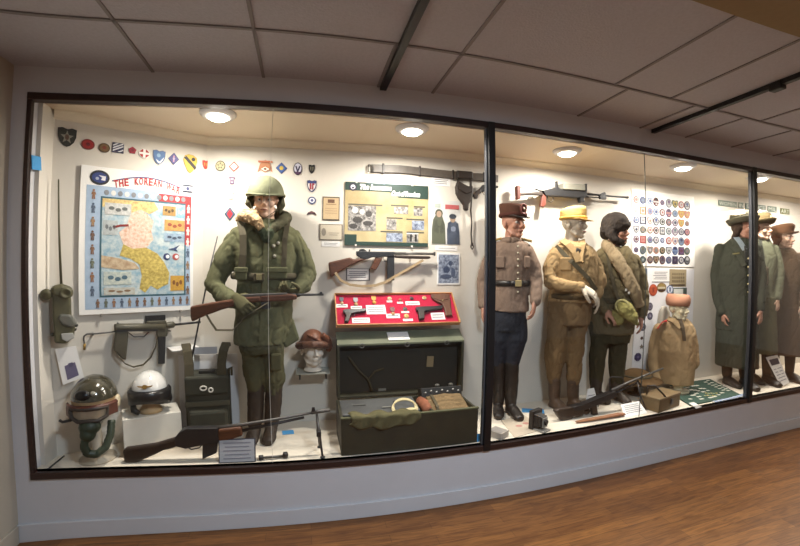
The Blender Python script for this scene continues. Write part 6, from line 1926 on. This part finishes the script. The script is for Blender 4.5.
b = MB(); ab2 = PY(187, 385, 2.78); b.tube([Ri @ (ab2 - O_), Ri @ (ab_ - O_), Ri @ (at_ - O_)], [.008, .006, .004], 8, m_gun); b.build('antenna', None, t)
b = MB(); b.box((0, 0, 0), (.165, .004, .05), m=mat('clear_plate', (176, 178, 182), .25)); o = b.build('acrylic_plate', loc=PY(205, 350.5, 2.83), rz=R(8))
b = MB(); b.tube([(-.08, 0, -.022), (-.09, .0, -.37), ], .004, 6, m_clear); b.tube([(.08, 0, -.022), (.09, .0, -.37)], .004, 6, m_clear)
b.build('stand_leg', None, o)
tag(o, 'thin clear plate between the straps above the dark pack radio', 'plate')
b = MB(); pz_ = PY(184, 348.5, 2.95); b.box((0, 0, 0), (.2, .16, .006), m=mat('white_shelf', (232, 230, 228), .4)); o = b.build('wall_shelf', loc=PA(184, 348, .085), rz=ANG)
tag(o, 'thin white wall shelf just above the dark pack radio', 'shelf')

# ------------------------------------------------------------------ handheld radio with long antenna on the left wall
pr = PA(61, 313, .07)
t = thing('handheld_radio', 'olive handheld field radio with a long upright antenna at the left end of the case', 'radio', pr, ANG)
q = crop(Plane(pr, ANG), 40, 270, 4.56)
m_rad = mat('olive_radio_paint', (84, 80, 52), .55, var=.7, scale=16, col2=(58, 56, 40))
solid(t, 'case', q((56, 110), (142, 116), (144, 210), (160, 240), (156, 300), (120, 334), (66, 330), (60, 240)), m_rad, .08, bevel=.012)
solid(t, 'ear_piece', q((48, 74), (100, 62), (150, 80), (152, 122), (104, 130), (52, 116)), m_rad, .10, bevel=.02)
b = MB(); p = q((118, 104))[0]; b.lathe([(.03, 0), (.034, -.02), (.024, -.026), (.018, -.018), (0, -.018)], 20, flat((96, 92, 62), .5), axis='y', c=(p[0], -.045, p[1])); b.build('ear_cup', None, t)
b = MB(); p = q((30, 110))[0]; b.lathe([(.03, 0), (.034, -.02), (.026, -.03), (0, -.03)], 16, m_rad, axis='y', c=(p[0], -.01, p[1])); b.build('side_cap', None, t)
solid(t, 'mouth_piece', q((92, 196), (140, 200), (166, 240), (150, 262), (100, 246), (80, 220)), flat((104, 104, 96), .45), .11, bevel=.012)
solid(t, 'silver_plate', q((96, 286), (150, 282), (158, 304), (124, 322), (100, 312)), flat((190, 190, 186), .25), .095, bevel=.004)
for x, y in ((158, 268), (164, 250), (56, 292)):
    b = MB(); p = q((x, y))[0]; b.ball((p[0], -.02, p[1]), .012, seg=10, m=flat((50, 48, 40), .4)); b.build('knob', None, t)
p, p2 = q((97, 66))[0], Plane(pr, ANG)(58.5, 179)
b = MB(); b.tube([(p[0], 0, p[1]), ((p[0] + p2[0]) / 2, .004, (p[1] + p2[1]) / 2), (p2[0], .01, p2[1])], [.008, .006, .004], 8, m_rad); b.build('antenna', None, t)
b = MB(); a = q((60, 330))[0]; b.box((a[0] + .04, .05, a[1] + .2), (.02, .04, .02), m=m_clear); b.build('wall_peg', None, t)
pcard_ = PA(69.5, 366, .035)
q2_ = Plane(pcard_, ANG)
cs = [q2_(x, y) for x, y in ((55, 349), (76, 346), (84, 377), (63, 385))]
b = MB(); b.prism(cs, -.002, .002, m_card)
ph = [q2_(x, y) for x, y in ((64.5, 366), (75, 362), (79, 375), (67.5, 380))]
b.prism(ph, -.0032, -.0015, flat((120, 112, 146))); ph = [q2_(x, y) for x, y in ((68, 363.5), (72.5, 362), (73.5, 366), (69, 367.5))]
b.prism(ph, -.0036, -.0015, flat((96, 90, 124)))
tag(b.build('caption_card', loc=pcard_, rz=ANG), 'tilted white card with a violet picture under the handheld radio', 'caption card')

# ------------------------------------------------------------------ flying helmets and their stands
m_riser = mat('white_riser', (226, 220, 208), .5, var=.3, scale=8, col2=(206, 196, 180))
rp = Vector((-1.06, 2.73, ZF))
b = MB(); b.box((0, 0, .125), (.36, .22, .25)); o = b.build('display_riser', m_riser, loc=rp, rz=ANG - .1, bevel=.004)
tag(o, 'low white display riser under the white flying helmet', 'riser')


def helmet_thing(name, label, loc, rz, k=1.0):
    t = thing(name, label, 'helmet', loc, rz)
    return t


# white helmet with dark visor cover, on a plain form
hw = Vector((-1.055, 2.72, ZF + .252))
b = MB(); b.lathe([(.075, 0), (.07, .02), (.05, .05), (.05, .09), (.065, .12), (.055, .18), (0, .2)], 20, mat('tan_form', (196, 164, 120), .6)); o = b.build('head_form', loc=hw)
tag(o, 'tan head form under the white flying helmet', 'head form')
t = thing('flying_helmet', 'white flying helmet with gold wings badge and black visor on the riser', 'helmet', hw + Vector((0, 0, .148)), R(8))
t.scale = (.84, .84, .84)
m_wh = mat('gloss_white_shell', (236, 234, 230), .15, coat=.6)
b = MB(); b.shell((0, 0, .0), (.135, .155, .155), .014, -.35, m=m_wh); b.build('shell', None, t)
m_vis = mat('black_visor', (26, 24, 26), .3)
b = MB(); rings = []
for i in range(19):
    a = R(-88 + 176 * i / 18)
    rr = .150
    rings.append([(math.sin(a) * rr * 0.97, -math.cos(a) * rr * 1.08, .03), (math.sin(a) * (rr + .016), -math.cos(a) * (rr + .016) * 1.08, .0), (math.sin(a) * (rr + .012), -math.cos(a) * (rr + .012) * 1.06, -.085 + .02 * math.cos(a * 2)), (math.sin(a) * (rr - .012), -math.cos(a) * (rr - .012) * 1.06, -.085 + .02 * math.cos(a * 2)), (math.sin(a) * (rr - .012), -math.cos(a) * (rr - .012) * 1.05, .02)])
b.loft(rings, m_vis); b.build('visor', None, t)
b = MB(); b.M = Matrix.Translation((0, -.147, .065)) @ Matrix.Rotation(R(-24), 4, 'X'); b.prism([(-.06, .008), (-.02, .003), (-.01, .012), (.01, .012), (.02, .003), (.06, .008), (.045, -.004), (.02, -.008), (.008, -.018), (-.008, -.018), (-.02, -.008), (-.045, -.004)], -.012, .003, mat('gold_wings', (150, 116, 56), .35, metal=.5)); b.build('wings_badge', None, t)
b = MB(); b.lathe([(.04, 0), (.046, .02), (.03, .03), (0, .03)], 18, m_vis, axis='x', c=(.125, .03, -.02)); b.build('ear_cup', None, t)
b = MB(); b.lathe([(.04, 0), (.046, -.02), (.03, -.03), (0, -.03)], 18, m_vis, axis='x', c=(-.125, .03, -.02)); b.build('ear_cup', None, t)
b = MB(); b.tube([(-.12, -.06, -.08), (-.1, -.11, -.13), (-.06, -.12, -.15)], [.02, .026, .018], 10, m_vis); b.build('mask_clip', None, t)
b = MB(); b.tube([(.14, .02, .03), (.152, .03, -.03), (.156, .05, -.08), (.15, .07, -.115)], .005, 8, m_black); b.build('cord', None, t)

# helmet with goggles and oxygen mask, on an acrylic stand
hl = Vector((-1.345, 2.56, ZF))
b = MB(); b.lathe([(.11, 0), (.11, .012), (.03, .02), (.03, .2), (.035, .28), (.05, .36), (.055, .42), (.04, .45), (0, .455)], 20, mat('grey_form', (176, 164, 146), .5)); o = b.build('head_form', loc=hl)
tag(o, 'grey head form on a foot holding the helmet with the oxygen mask', 'head form')
t = thing('flying_helmet', 'dark olive flying helmet with goggles, oxygen mask and hose at the left end', 'helmet', hl + Vector((0, 0, .385)), R(12))
t.scale = (.9, .9, .9)
m_oh = mat('gloss_olive_shell', (64, 60, 46), .16, coat=.7, var=.5, scale=7, col2=(44, 42, 34))
b = MB(); b.shell((0, .01, .02), (.15, .165, .155), .014, .05, m=m_oh); b.build('shell', None, t)
b = MB(); b.shell((0, .015, .02), (.148, .16, .15), .012, -.75, m=mat('tan_leather_liner', (190, 160, 120), .5, var=.7, scale=10, col2=(140, 104, 66)), hi=.1); b.build('leather_liner', None, t)
b = MB(); b.ball((-.03, -.142, .075), (.052, .03, .034), (R(-25), 0, R(-12)), seg=16, m=m_vis); b.ball((.035, -.148, .085), (.018, .012, .016), seg=12, m=flat((190, 186, 170), .2)); b.build('visor_knob', None, t)
b = MB(); rings = []
for i in range(17):
    a = R(-74 + 148 * i / 16)
    rings.append([(math.sin(a) * .158, -math.cos(a) * .172, .012), (math.sin(a) * .17, -math.cos(a) * .184, .0), (math.sin(a) * .17, -math.cos(a) * .184, -.012), (math.sin(a) * .155, -math.cos(a) * .17, -.02)])
b.loft(rings, mat('red_brown_trim', (88, 46, 34), .45)); b.build('brow_band', None, t)
fr = [(-.115, -.125, -.015), (-.06, -.165, -.012), (0, -.178, -.012), (.06, -.165, -.012), (.115, -.125, -.015), (.11, -.13, -.075), (.06, -.168, -.095), (0, -.178, -.09), (-.06, -.168, -.095), (-.11, -.13, -.075), (-.115, -.125, -.015)]
b = MB(); b.tube(fr, .013, 10, mat('dark_rubber', (62, 54, 48), .5)); go = b.build('goggles', None, t)
rings = [[(x * s_, -.10 - .062 * math.cos(x * 8) , z) for x, z in ()] for s_ in ()]
b = MB(); n_ = 10
vs = []
for j in range(5):
    for i in range(n_ + 1):
        x = -.108 + .216 * i / n_
        vs.append((x, -.125 - .05 * math.cos(x / .108 * PI / 2), -.02 - .066 * j / 4))
b.add(vs, [(j * (n_ + 1) + i, j * (n_ + 1) + i + 1, (j + 1) * (n_ + 1) + i + 1, (j + 1) * (n_ + 1) + i) for j in range(4) for i in range(n_)], mat('goggle_lens', (150, 136, 116), .08, var=.6, scale=6, col2=(110, 98, 84)), True); b.build('lens', None, go)
for s_ in (-1, 1):
    b = MB(); b.box((s_ * .128, -.085, -.045), (.03, .09, .075), (0, 0, s_ * R(-36)), m=mat('red_brown_trim', (88, 46, 34), .45)); b.build('side_strap', None, t, bevel=.008)
m_gm = mat('dark_green_rubber', (52, 62, 46), .45, var=.5, scale=12, col2=(36, 44, 34))
g = MB(); g.ball((0, -.135, -.14), (.07, .07, .06)); g.ball((-.01, -.155, -.185), (.05, .055, .055)); g.cloth('oxygen_mask', m_gm, t, .006, 1)
b = MB(); pth = [(-.02, -.165, -.2), (-.035, -.17, -.26), (-.02, -.165, -.315), (.03, -.15, -.335), (.085, -.13, -.30), (.115, -.1, -.22), (.12, -.07, -.13)]
P_ = []
for i in range(len(pth) - 1):
    for k in range(6):
        P_.append(Vector(pth[i]).lerp(Vector(pth[i + 1]), k / 6))
P_.append(Vector(pth[-1]))
b.tube(P_, [.024 + .003 * (i % 2) for i in range(len(P_))], 12, m_gm); b.build('hose', None, t)
b = MB(); b.tube([(-.12, -.1, -.1), (-.17, -.11, -.105), (-.19, -.1, -.095)], .01, 8, m_vis); b.build('mask_buckle', None, t)
b = MB(); b.tube([(.07, -.15, -.12), (.11, -.13, -.08), (.13, -.09, -.04)], .005, 6, flat((206, 200, 180), .4)); b.build('mask_cord', None, t)
b = MB(); b.lathe([(.045, 0), (.05, .02), (.035, .03), (0, .03)], 18, mat('cream_cup', (206, 190, 160), .4), axis='x', c=(.135, .0, -.02)); b.build('ear_cup', None, t)

# ------------------------------------------------------------------ small things along the case floor
m_tape = mat('blue_tape', (64, 150, 210), .6)
GT = 'pieces of blue tape'


def tape(p, w_, d_, rz_, label, rot=None):
    b = MB(); b.box((0, 0, .0012), (w_, d_, .0022), m=m_tape)
    tag(b.build('tape_piece', loc=p, rz=rot if rot else rz_), label, 'tape', GT)


tape(PZ(288, 432.5, ZF), .085, .075, .1, 'blue tape piece on the case floor beside the boots of the parka soldier')
tape(PZ(121, 436, ZF), .05, .1, .5, 'blue tape piece on the case floor near the rifle butt')
tape(PZ(533, 411, ZF), .19, .1, -.5, 'largest blue tape piece, on the floor behind the folding camera')
pt = Vector((CX0 + .028, 0, 0)); d_ = ray(36.5, 163); k_ = (A0.x + .006) / d_.x
pt = Vector((0, 0, CZ)) + d_ * k_
b = MB(); b.box((0, 0, 0), (.002, .085, .082), (R(8), 0, 0), m=m_tape)
tag(b.build('tape_piece', loc=pt), 'blue tape square stuck high on the left side wall', 'tape', GT)
b = MB(); b.box((0, 0, .03), (.03, .002, .06), m=m_tape); tag(b.build('tape_piece', loc=(1.175, 2.455, ZF)), 'blue tape strip standing at the right corner of the field chest', 'tape', GT)

# framed caption standing by the rifle
pc_ = PZ(236, 466, ZF); pc_.y = 2.46; pc_ = Vector((PY(237, 455, 2.45).x, 2.442, ZF))
t = thing('framed_caption', 'small framed caption leaning in front of the long rifle', 'framed caption', pc_, rot=(R(-14), 0, 0))
b = MB(); b.box((0, .003, .075), (.23, .006, .15), m=flat((48, 50, 66))); b.build('frame', None, t, bevel=.002)
b = MB(); b.box((0, -.001, .075), (.215, .003, .136), m=flat((196, 198, 206)))
for i in range(5):
    b.box((0, -.003, .125 - .024 * i), (.17 - .02 * (i % 2), .001, .006), m=flat((140, 142, 156)))
b.build('caption_print', None, t)
t = thing('gun_tool', 'short steel tool with knobbed ends lying at the glass beside the framed caption', 'tool', (PY(273, 458, 2.45).x, 2.47, ZF + .012), R(5))
b = MB(); b.tube([(-.07, 0, .004), (.07, 0, .004)], .008, 10, m_gunl); b.build('shaft', None, t)
b = MB(); b.lathe([(.0, -.018), (.016, -.014), (.016, .012), (0, .016)], 14, m_gun, axis='x', c=(-.075, 0, .006)); b.build('knob', None, t)
b = MB(); b.lathe([(.0, -.02), (.02, -.014), (.02, .012), (0, .018)], 14, m_gun, axis='x', c=(.078, 0, .01)); b.build('knob', None, t)
b = MB(); a, c = PZ(48, 469, ZF + .006), PZ(64, 456, ZF + .006); b.tube([a, (a + c) / 2, c], .005, 8, m_gun); tag(b.build('cleaning_rod'), 'thin dark rod lying on the floor in the left front corner of the case', 'rod')

# second window: camera, papers, cards
t = thing('folding_camera', 'small black folding camera standing on the case floor beside blue tape', 'camera', PZ(538, 429, ZF), R(20))
m_lc = mat('black_leatherette', (34, 32, 32), .5, var=.4, scale=40, col2=(24, 22, 22))
b = MB(); b.box((0, .03, .075), (.12, .04, .15), m=m_lc); b.build('camera_body', None, t, bevel=.006)
b = MB(); rings = [[(x * k, y, .075 + z * k) for x, z in rect(0, 0, .09, .1)] for y, k in ((.01, 1), (-.005, .86), (-.02, .94), (-.032, .78), (-.046, .84), (-.056, .66))]; b.loft(rings, m_lc, False); b.build('bellows', None, t)
b = MB(); b.box((0, -.06, .07), (.06, .008, .075), m=flat((150, 148, 142), .3)); lp = b.build('lens_board', None, t, bevel=.003)
b = MB(); b.lathe([(.022, 0), (.022, -.012), (.014, -.014), (0, -.012)], 18, m_black, axis='y', c=(0, -.064, .075)); b.build('lens', None, lp)
b = MB(); b.box((0, -.035, .008), (.09, .1, .01), m=flat((166, 162, 156), .3)); b.build('bed', None, t, bevel=.002)
cs = [PZ(x, y, ZF) for x, y in ((501, 421), (522, 414.5), (546, 428.5), (515, 438))]
c = sum(cs, Vector()) / 4
b = MB(); b.plate([((p - c).x, (p - c).y) for p in cs], 0, .004, flat((232, 216, 194)))
for fx, fy in ((-.03, -.02), (.05, .01)):
    b.plate(oval(fx, fy, .028, .022, 14), .0035, .0048, flat((214, 156, 146)))
tag(b.build('printed_sheet', loc=c + Vector((0, 0, .0005))), 'cream printed sheet with two faded pink spots in front of the tall boots', 'paper')
b = MB(); b.box((0, 0, .025), (.10, .12, .05), m=flat((206, 196, 184))); b.box((0, 0, .051), (.085, .1, .003), m=flat((176, 170, 164)))
tag(b.build('small_box', loc=(PZ(500, 438, ZF).x, 2.5, ZF), rz=.5, bevel=.002), 'small pale grey box on the floor beside the black mullion', 'box')


def lean_card(cor, y0, y1, label, extra=None, name='caption_card'):
    """card leaning back: bottom edge at depth y0 on the floor, top edge at y1"""
    (tl, tr, br, bl) = cor
    P = [PY(*tl, y1), PY(*tr, y1), PY(*br, y0), PY(*bl, y0)]
    c_ = (P[2] + P[3]) / 2
    c_.z = ZF
    dz = ZF + .001 - min(P[2].z, P[3].z)
    P = [p + Vector((0, 0, dz)) for p in P]
    v = [p - c_ for p in P]
    n_ = (v[1] - v[0]).cross(v[3] - v[0]).normalized()
    if n_.y > 0: n_ = -n_
    b = MB()
    b.add(v + [p - n_ * .004 for p in v], [(0, 1, 2, 3), (7, 6, 5, 4), (0, 4, 5, 1), (1, 5, 6, 2), (2, 6, 7, 3), (3, 7, 4, 0)], m_card)
    if extra:
        for (u0, v0, u1, v1, col) in extra:
            f_ = lambda u, w_: (v[0] * (1 - u) + v[1] * u) * (1 - w_) + (v[3] * (1 - u) + v[2] * u) * w_ + n_ * .0015
            qd = [f_(u0, v0), f_(u1, v0), f_(u1, v1), f_(u0, v1)]
            b.add(qd + [p - n_ * .002 for p in qd], [(0, 1, 2, 3), (0, 4, 5, 1), (1, 5, 6, 2), (2, 6, 7, 3), (3, 7, 4, 0)], flat(col))
    return tag(b.build(name, loc=c_), label, 'caption card')


LN_ = [(.12, .15 + .14 * i, .86, .19 + .14 * i, (164, 164, 172)) for i in range(5)]
lean_card(((620.5, 405), (639, 401.5), (647.5, 413.5), (625, 418)), 2.47, 2.57, 'white card leaning on the floor by the barrel of the light machine gun', LN_)
lean_card(((590, 343), (596.5, 342), (602, 363), (588, 365)), 2.72, 2.76, 'white folded card standing between the legs of the khaki soldiers', [(.1, .3, .9, .34, (170, 170, 176)), (.1, .5, .9, .54, (170, 170, 176))])
lean_card(((766, 357.5), (777.5, 355), (789.5, 383), (781, 387)), 2.50, 2.60, 'white card with a dark photograph leaning behind the far mullion', [(.12, .1, .88, .3, (70, 66, 92)), (.2, .16, .7, .24, (110, 104, 126))] + [(.15, .42 + .1 * i, .85, .45 + .1 * i, (176, 176, 184)) for i in range(5)])

# brown ammunition crate with a cord
t = thing('ammunition_crate', 'brown metal ammunition box with a cord handle at the front by the green board', 'box', (3.04, 2.56, ZF), R(12))
m_cr = mat('brown_olive_metal', (112, 92, 62), .55, var=.6, scale=10, col2=(86, 70, 48))
b = MB(); b.box((0, 0, .055), (.36, .18, .11)); b.build('case', m_cr, t, bevel=.006)
b = MB(); b.box((0, 0, .118), (.37, .19, .02), m=mat('tan_olive_lid', (126, 106, 76), .5, var=.5, scale=10, col2=(102, 86, 62))); b.build('lid', None, t, bevel=.006)
b = MB(); b.tube([(-.15, .05, .13), (-.2, .02, .22), (-.17, -.03, .23), (-.12, -.07, .17), (-.08, -.085, .13)], .008, 8, m_black); b.build('cord_handle', None, t)
b = MB(); b.box((.02, -.098, .07), (.04, .01, .05), m=m_gunl); b.build('latch', None, t, bevel=.002)

# brown sun helmet on a stub stand, further back
t = thing('brimmed_helmet', 'dull brown brimmed helmet on a stub stand between the boots and the khaki bust', 'helmet', (3.12, 2.93, ZF))
b = MB(); b.lathe([(.08, 0), (.08, .01), (.02, .02), (.02, .15), (0, .15)], 16, m_dkwood); b.build('stand', None, t)
b = MB(); b.lathe([(.2, .135), (.235, .14), (.24, .15), (.2, .16), (.15, .185), (.13, .215), (.08, .245), (.001, .255)], 36, fabric('brown_helmet_cloth', (98, 76, 50), (74, 58, 38)), sx=1.05); b.build('helmet_shell', None, t)
b = MB(); b.tube([(.135 * 1.05 * math.cos(2 * PI * i / 30), .135 * math.sin(2 * PI * i / 30), .192) for i in range(31)], .012, 8, m_strap, flat_=1.3, up=(0, 0, 1)); b.build('helmet_band', None, t)

# ------------------------------------------------------------------ khaki shirt bust with a folded cap
S = Figure('mannequin', 'legless display bust in a khaki shirt with a red shoulder board and pinkish cap', (3.564, 2.80, ZF + .0125), R(38))
hc = S.p(678.5, 309, -.01)
S.head(hc, R(52), .98)
S.body.tube([hc + Vector((-.01, .012, -.05)), S.p(676.5, 322)], [.05, .055], 14)
S.rows(S.body, [(666, 690, 324, .07, 0), (659, 694, 334, .08, 0), (660, 694, 360, .08, 0), (660, 692, 380, .08, 0)])
S.body.lathe([(.11, 0), (.11, .02), (.05, .03), (.05, .2)], 16)
S.finish(mat('clear_plaster_head', (220, 208, 176), .3))
m_shirt = fabric('khaki_shirt_cloth', (172, 146, 110), (146, 122, 90), scale=5)
g = MB(); S.rows(g, [(669, 688, 318, .065, 0), (660, 694, 324, .1, 0), (655.5, 697, 333, .12, 0), (655, 697, 350, .135, 0), (655.5, 695.5, 368, .13, 0), (656, 694.5, 383, .13, 0)])
S.limb(g, [S.p(659, 329, -.02), S.p(654.5, 345, -.02), S.p(653.5, 365, -.04), S.p(656, 379, -.07)], [.062, .06, .055, .045])
S.limb(g, [S.p(690, 330, .05), S.p(693, 345, .06), S.p(694, 364, .05)], [.055, .054, .05])
S.garment('shirt', g, m_shirt, .009, 3, .0055, 9, 5, 9.9)
b = MB(); b.ribbon([S.p(668, 318, -.04), S.p(674, 321, -.1), S.p(681, 328, -.12)], .045, .01, (.6, .2, .8), m_shirt); b.build('collar', None, S.root, bevel=.003)
b = MB(); b.ribbon([S.p(680, 319, -.1), S.p(683, 328, -.13), S.p(684.5, 341, -.15)], .03, .01, (1, .4, 0), flat((84, 66, 44))); b.build('necktie', None, S.root)
b = MB(); P_ = [S.p(657.5, 331, -.06), S.p(662, 324.5, -.05), S.p(667, 323, -.05)]; b.ribbon([p + Vector((0, -.03, .026)) for p in P_], .055, .008, (.2, .9, .2), mat('red_shoulder_board', (206, 46, 40), .6)); b.build('shoulder_board', None, S.root)
cc = S.hp((0, .01, .07)); E_ = S.hE
g = MB(); rings = []
for zz, kx, ky in ((-.035, .088, .118), (.0, .094, .13), (.04, .08, .135), (.075, .034, .128), (.08, .01, .11)):
    rings.append([cc + E_ @ Vector((kx * math.cos(2 * PI * i / 28), ky * math.sin(2 * PI * i / 28), zz)) for i in range(28)])
g.loft(rings, mat('pinkish_cap_cloth', (186, 132, 104), .85, var=.5, scale=12, col2=(156, 106, 82))); g.build('folded_cap', None, S.root)
g = MB(); pb = MB()
rings = []
for t_, w_ in ((0, .09), (.2, .1), (.42, .055), (.5, .01)):
    pass
b = MB(); b.lathe([(.095, 0), (.095, .02), (.08, .3), (.07, .62), (.055, .80), (.03, .85), (0, .86)], 24, mat('pale_grey_cloth_cone', (182, 174, 160), .8))
tag(b.build('cloth_cone', loc=(3.545, 3.0, ZF)), 'tall pale draped cone standing on the floor behind the khaki bust', 'stand')

# ------------------------------------------------------------------ green board of pins and ribbons lying on the floor
cs = [Vector((3.56, 3.03, 0)), Vector((4.33, 2.99, 0)), Vector((4.06, 2.46, 0)), Vector((3.31, 2.46, 0))]
c = sum(cs, Vector()) / 4
b = MB(); b.plate([((p - c).x, (p - c).y) for p in cs], 0, .012, mat('dark_green_felt', (52, 84, 74), .9, var=.4, scale=20, col2=(40, 66, 60)))
gb = b.build('felt_board', loc=(c.x, c.y, ZF))
tag(gb, 'dark green felt board lying flat and covered with small cards and ribbons', 'display board')


def gpos(px, py):
    return PZ(px, py, ZF + .0125)


def gq(x, y):
    return gpos(630 + x / 6.154, 360 + y / 6.154)


GW = [(196, 165), (238, 176), (262, 178), (280, 170), (308, 146), (302, 202), (318, 154), (330, 146), (352, 172), (356, 196), (390, 160), (412, 158), (372, 240), (386, 218), (392, 216), (480, 188), (440, 240), (452, 196), (420, 190), (408, 206), (344, 152), (372, 150), (424, 226), (436, 176), (456, 176), (400, 186), (376, 184), (338, 190), (496, 232), (520, 226), (546, 214), (566, 202)]
GS = [(466, 136), (488, 148), (510, 156), (530, 166), (552, 176), (574, 186), (480, 126), (506, 140), (528, 150), (550, 158), (572, 168), (590, 178), (606, 188)]
GB = [(530, 256), (556, 250), (582, 244), (606, 240), (630, 234), (652, 228), (674, 222), (692, 214)]
m_rib = mat('pale_ribbon', (222, 220, 206), .7)
m_ribb = mat('blue_white_ribbon', (170, 186, 214), .7)
for i, (x, y) in enumerate(GW):
    b = MB(); b.box((0, 0, .001), (.05 if i % 3 else .036, .022, .002), m=m_rib)
    tag(b.build('pin_card', loc=gq(x, y), rz=R(-4)), 'small white card with a pin on the dark green felt board', 'card', 'small cards on the green felt board')
for i, (x, y) in enumerate(GS):
    b = MB(); b.box((0, 0, .0012), (.042, .018, .0024), m=m_rib)
    tag(b.build('ribbon_bar', loc=gq(x, y), rz=R(-4)), 'white ribbon bar in the two slanting rows on the green felt board', 'ribbon bar', 'white ribbon bars on the green felt board')
for i, (x, y) in enumerate(GB):
    b = MB(); b.box((0, 0, .0012), (.05, .035, .0024), m=m_ribb)
    tag(b.build('ribbon_bar', loc=gq(x, y), rz=R(-10)), 'blue and white ribbon along the front right edge of the green felt board', 'ribbon bar', 'blue and white ribbons on the green felt board')
cols = [(206, 190, 110), (196, 206, 150), (214, 200, 140), (170, 190, 140)]
for i in range(10):
    p = gq(468 + 16 * (i % 5) - 6 * (i // 5), 205 + 14 * (i // 5) + 2 * (i % 2))
    b = MB(); b.lathe([(.012, 0), (.012, .003), (.006, .006), (0, .006)], 10, flat(cols[i % 4], .35))
    tag(b.build('pin', loc=p), 'tiny gilt pin in the cluster at the middle of the green felt board', 'pin', 'gilt pins on the green felt board')
cs = [gpos(*(630 + x / 6.154, 360 + y / 6.154)) for x, y in ((362, 266), (392, 260), (442, 290), (410, 300))]
c = sum(cs, Vector()) / 4; c.z = ZF + .013
b = MB(); b.plate([((p - c).x, (p - c).y) for p in cs], 0, .002, m_card); tag(b.build('caption_card', loc=c), 'white caption card at the front left corner of the green felt board', 'caption card')
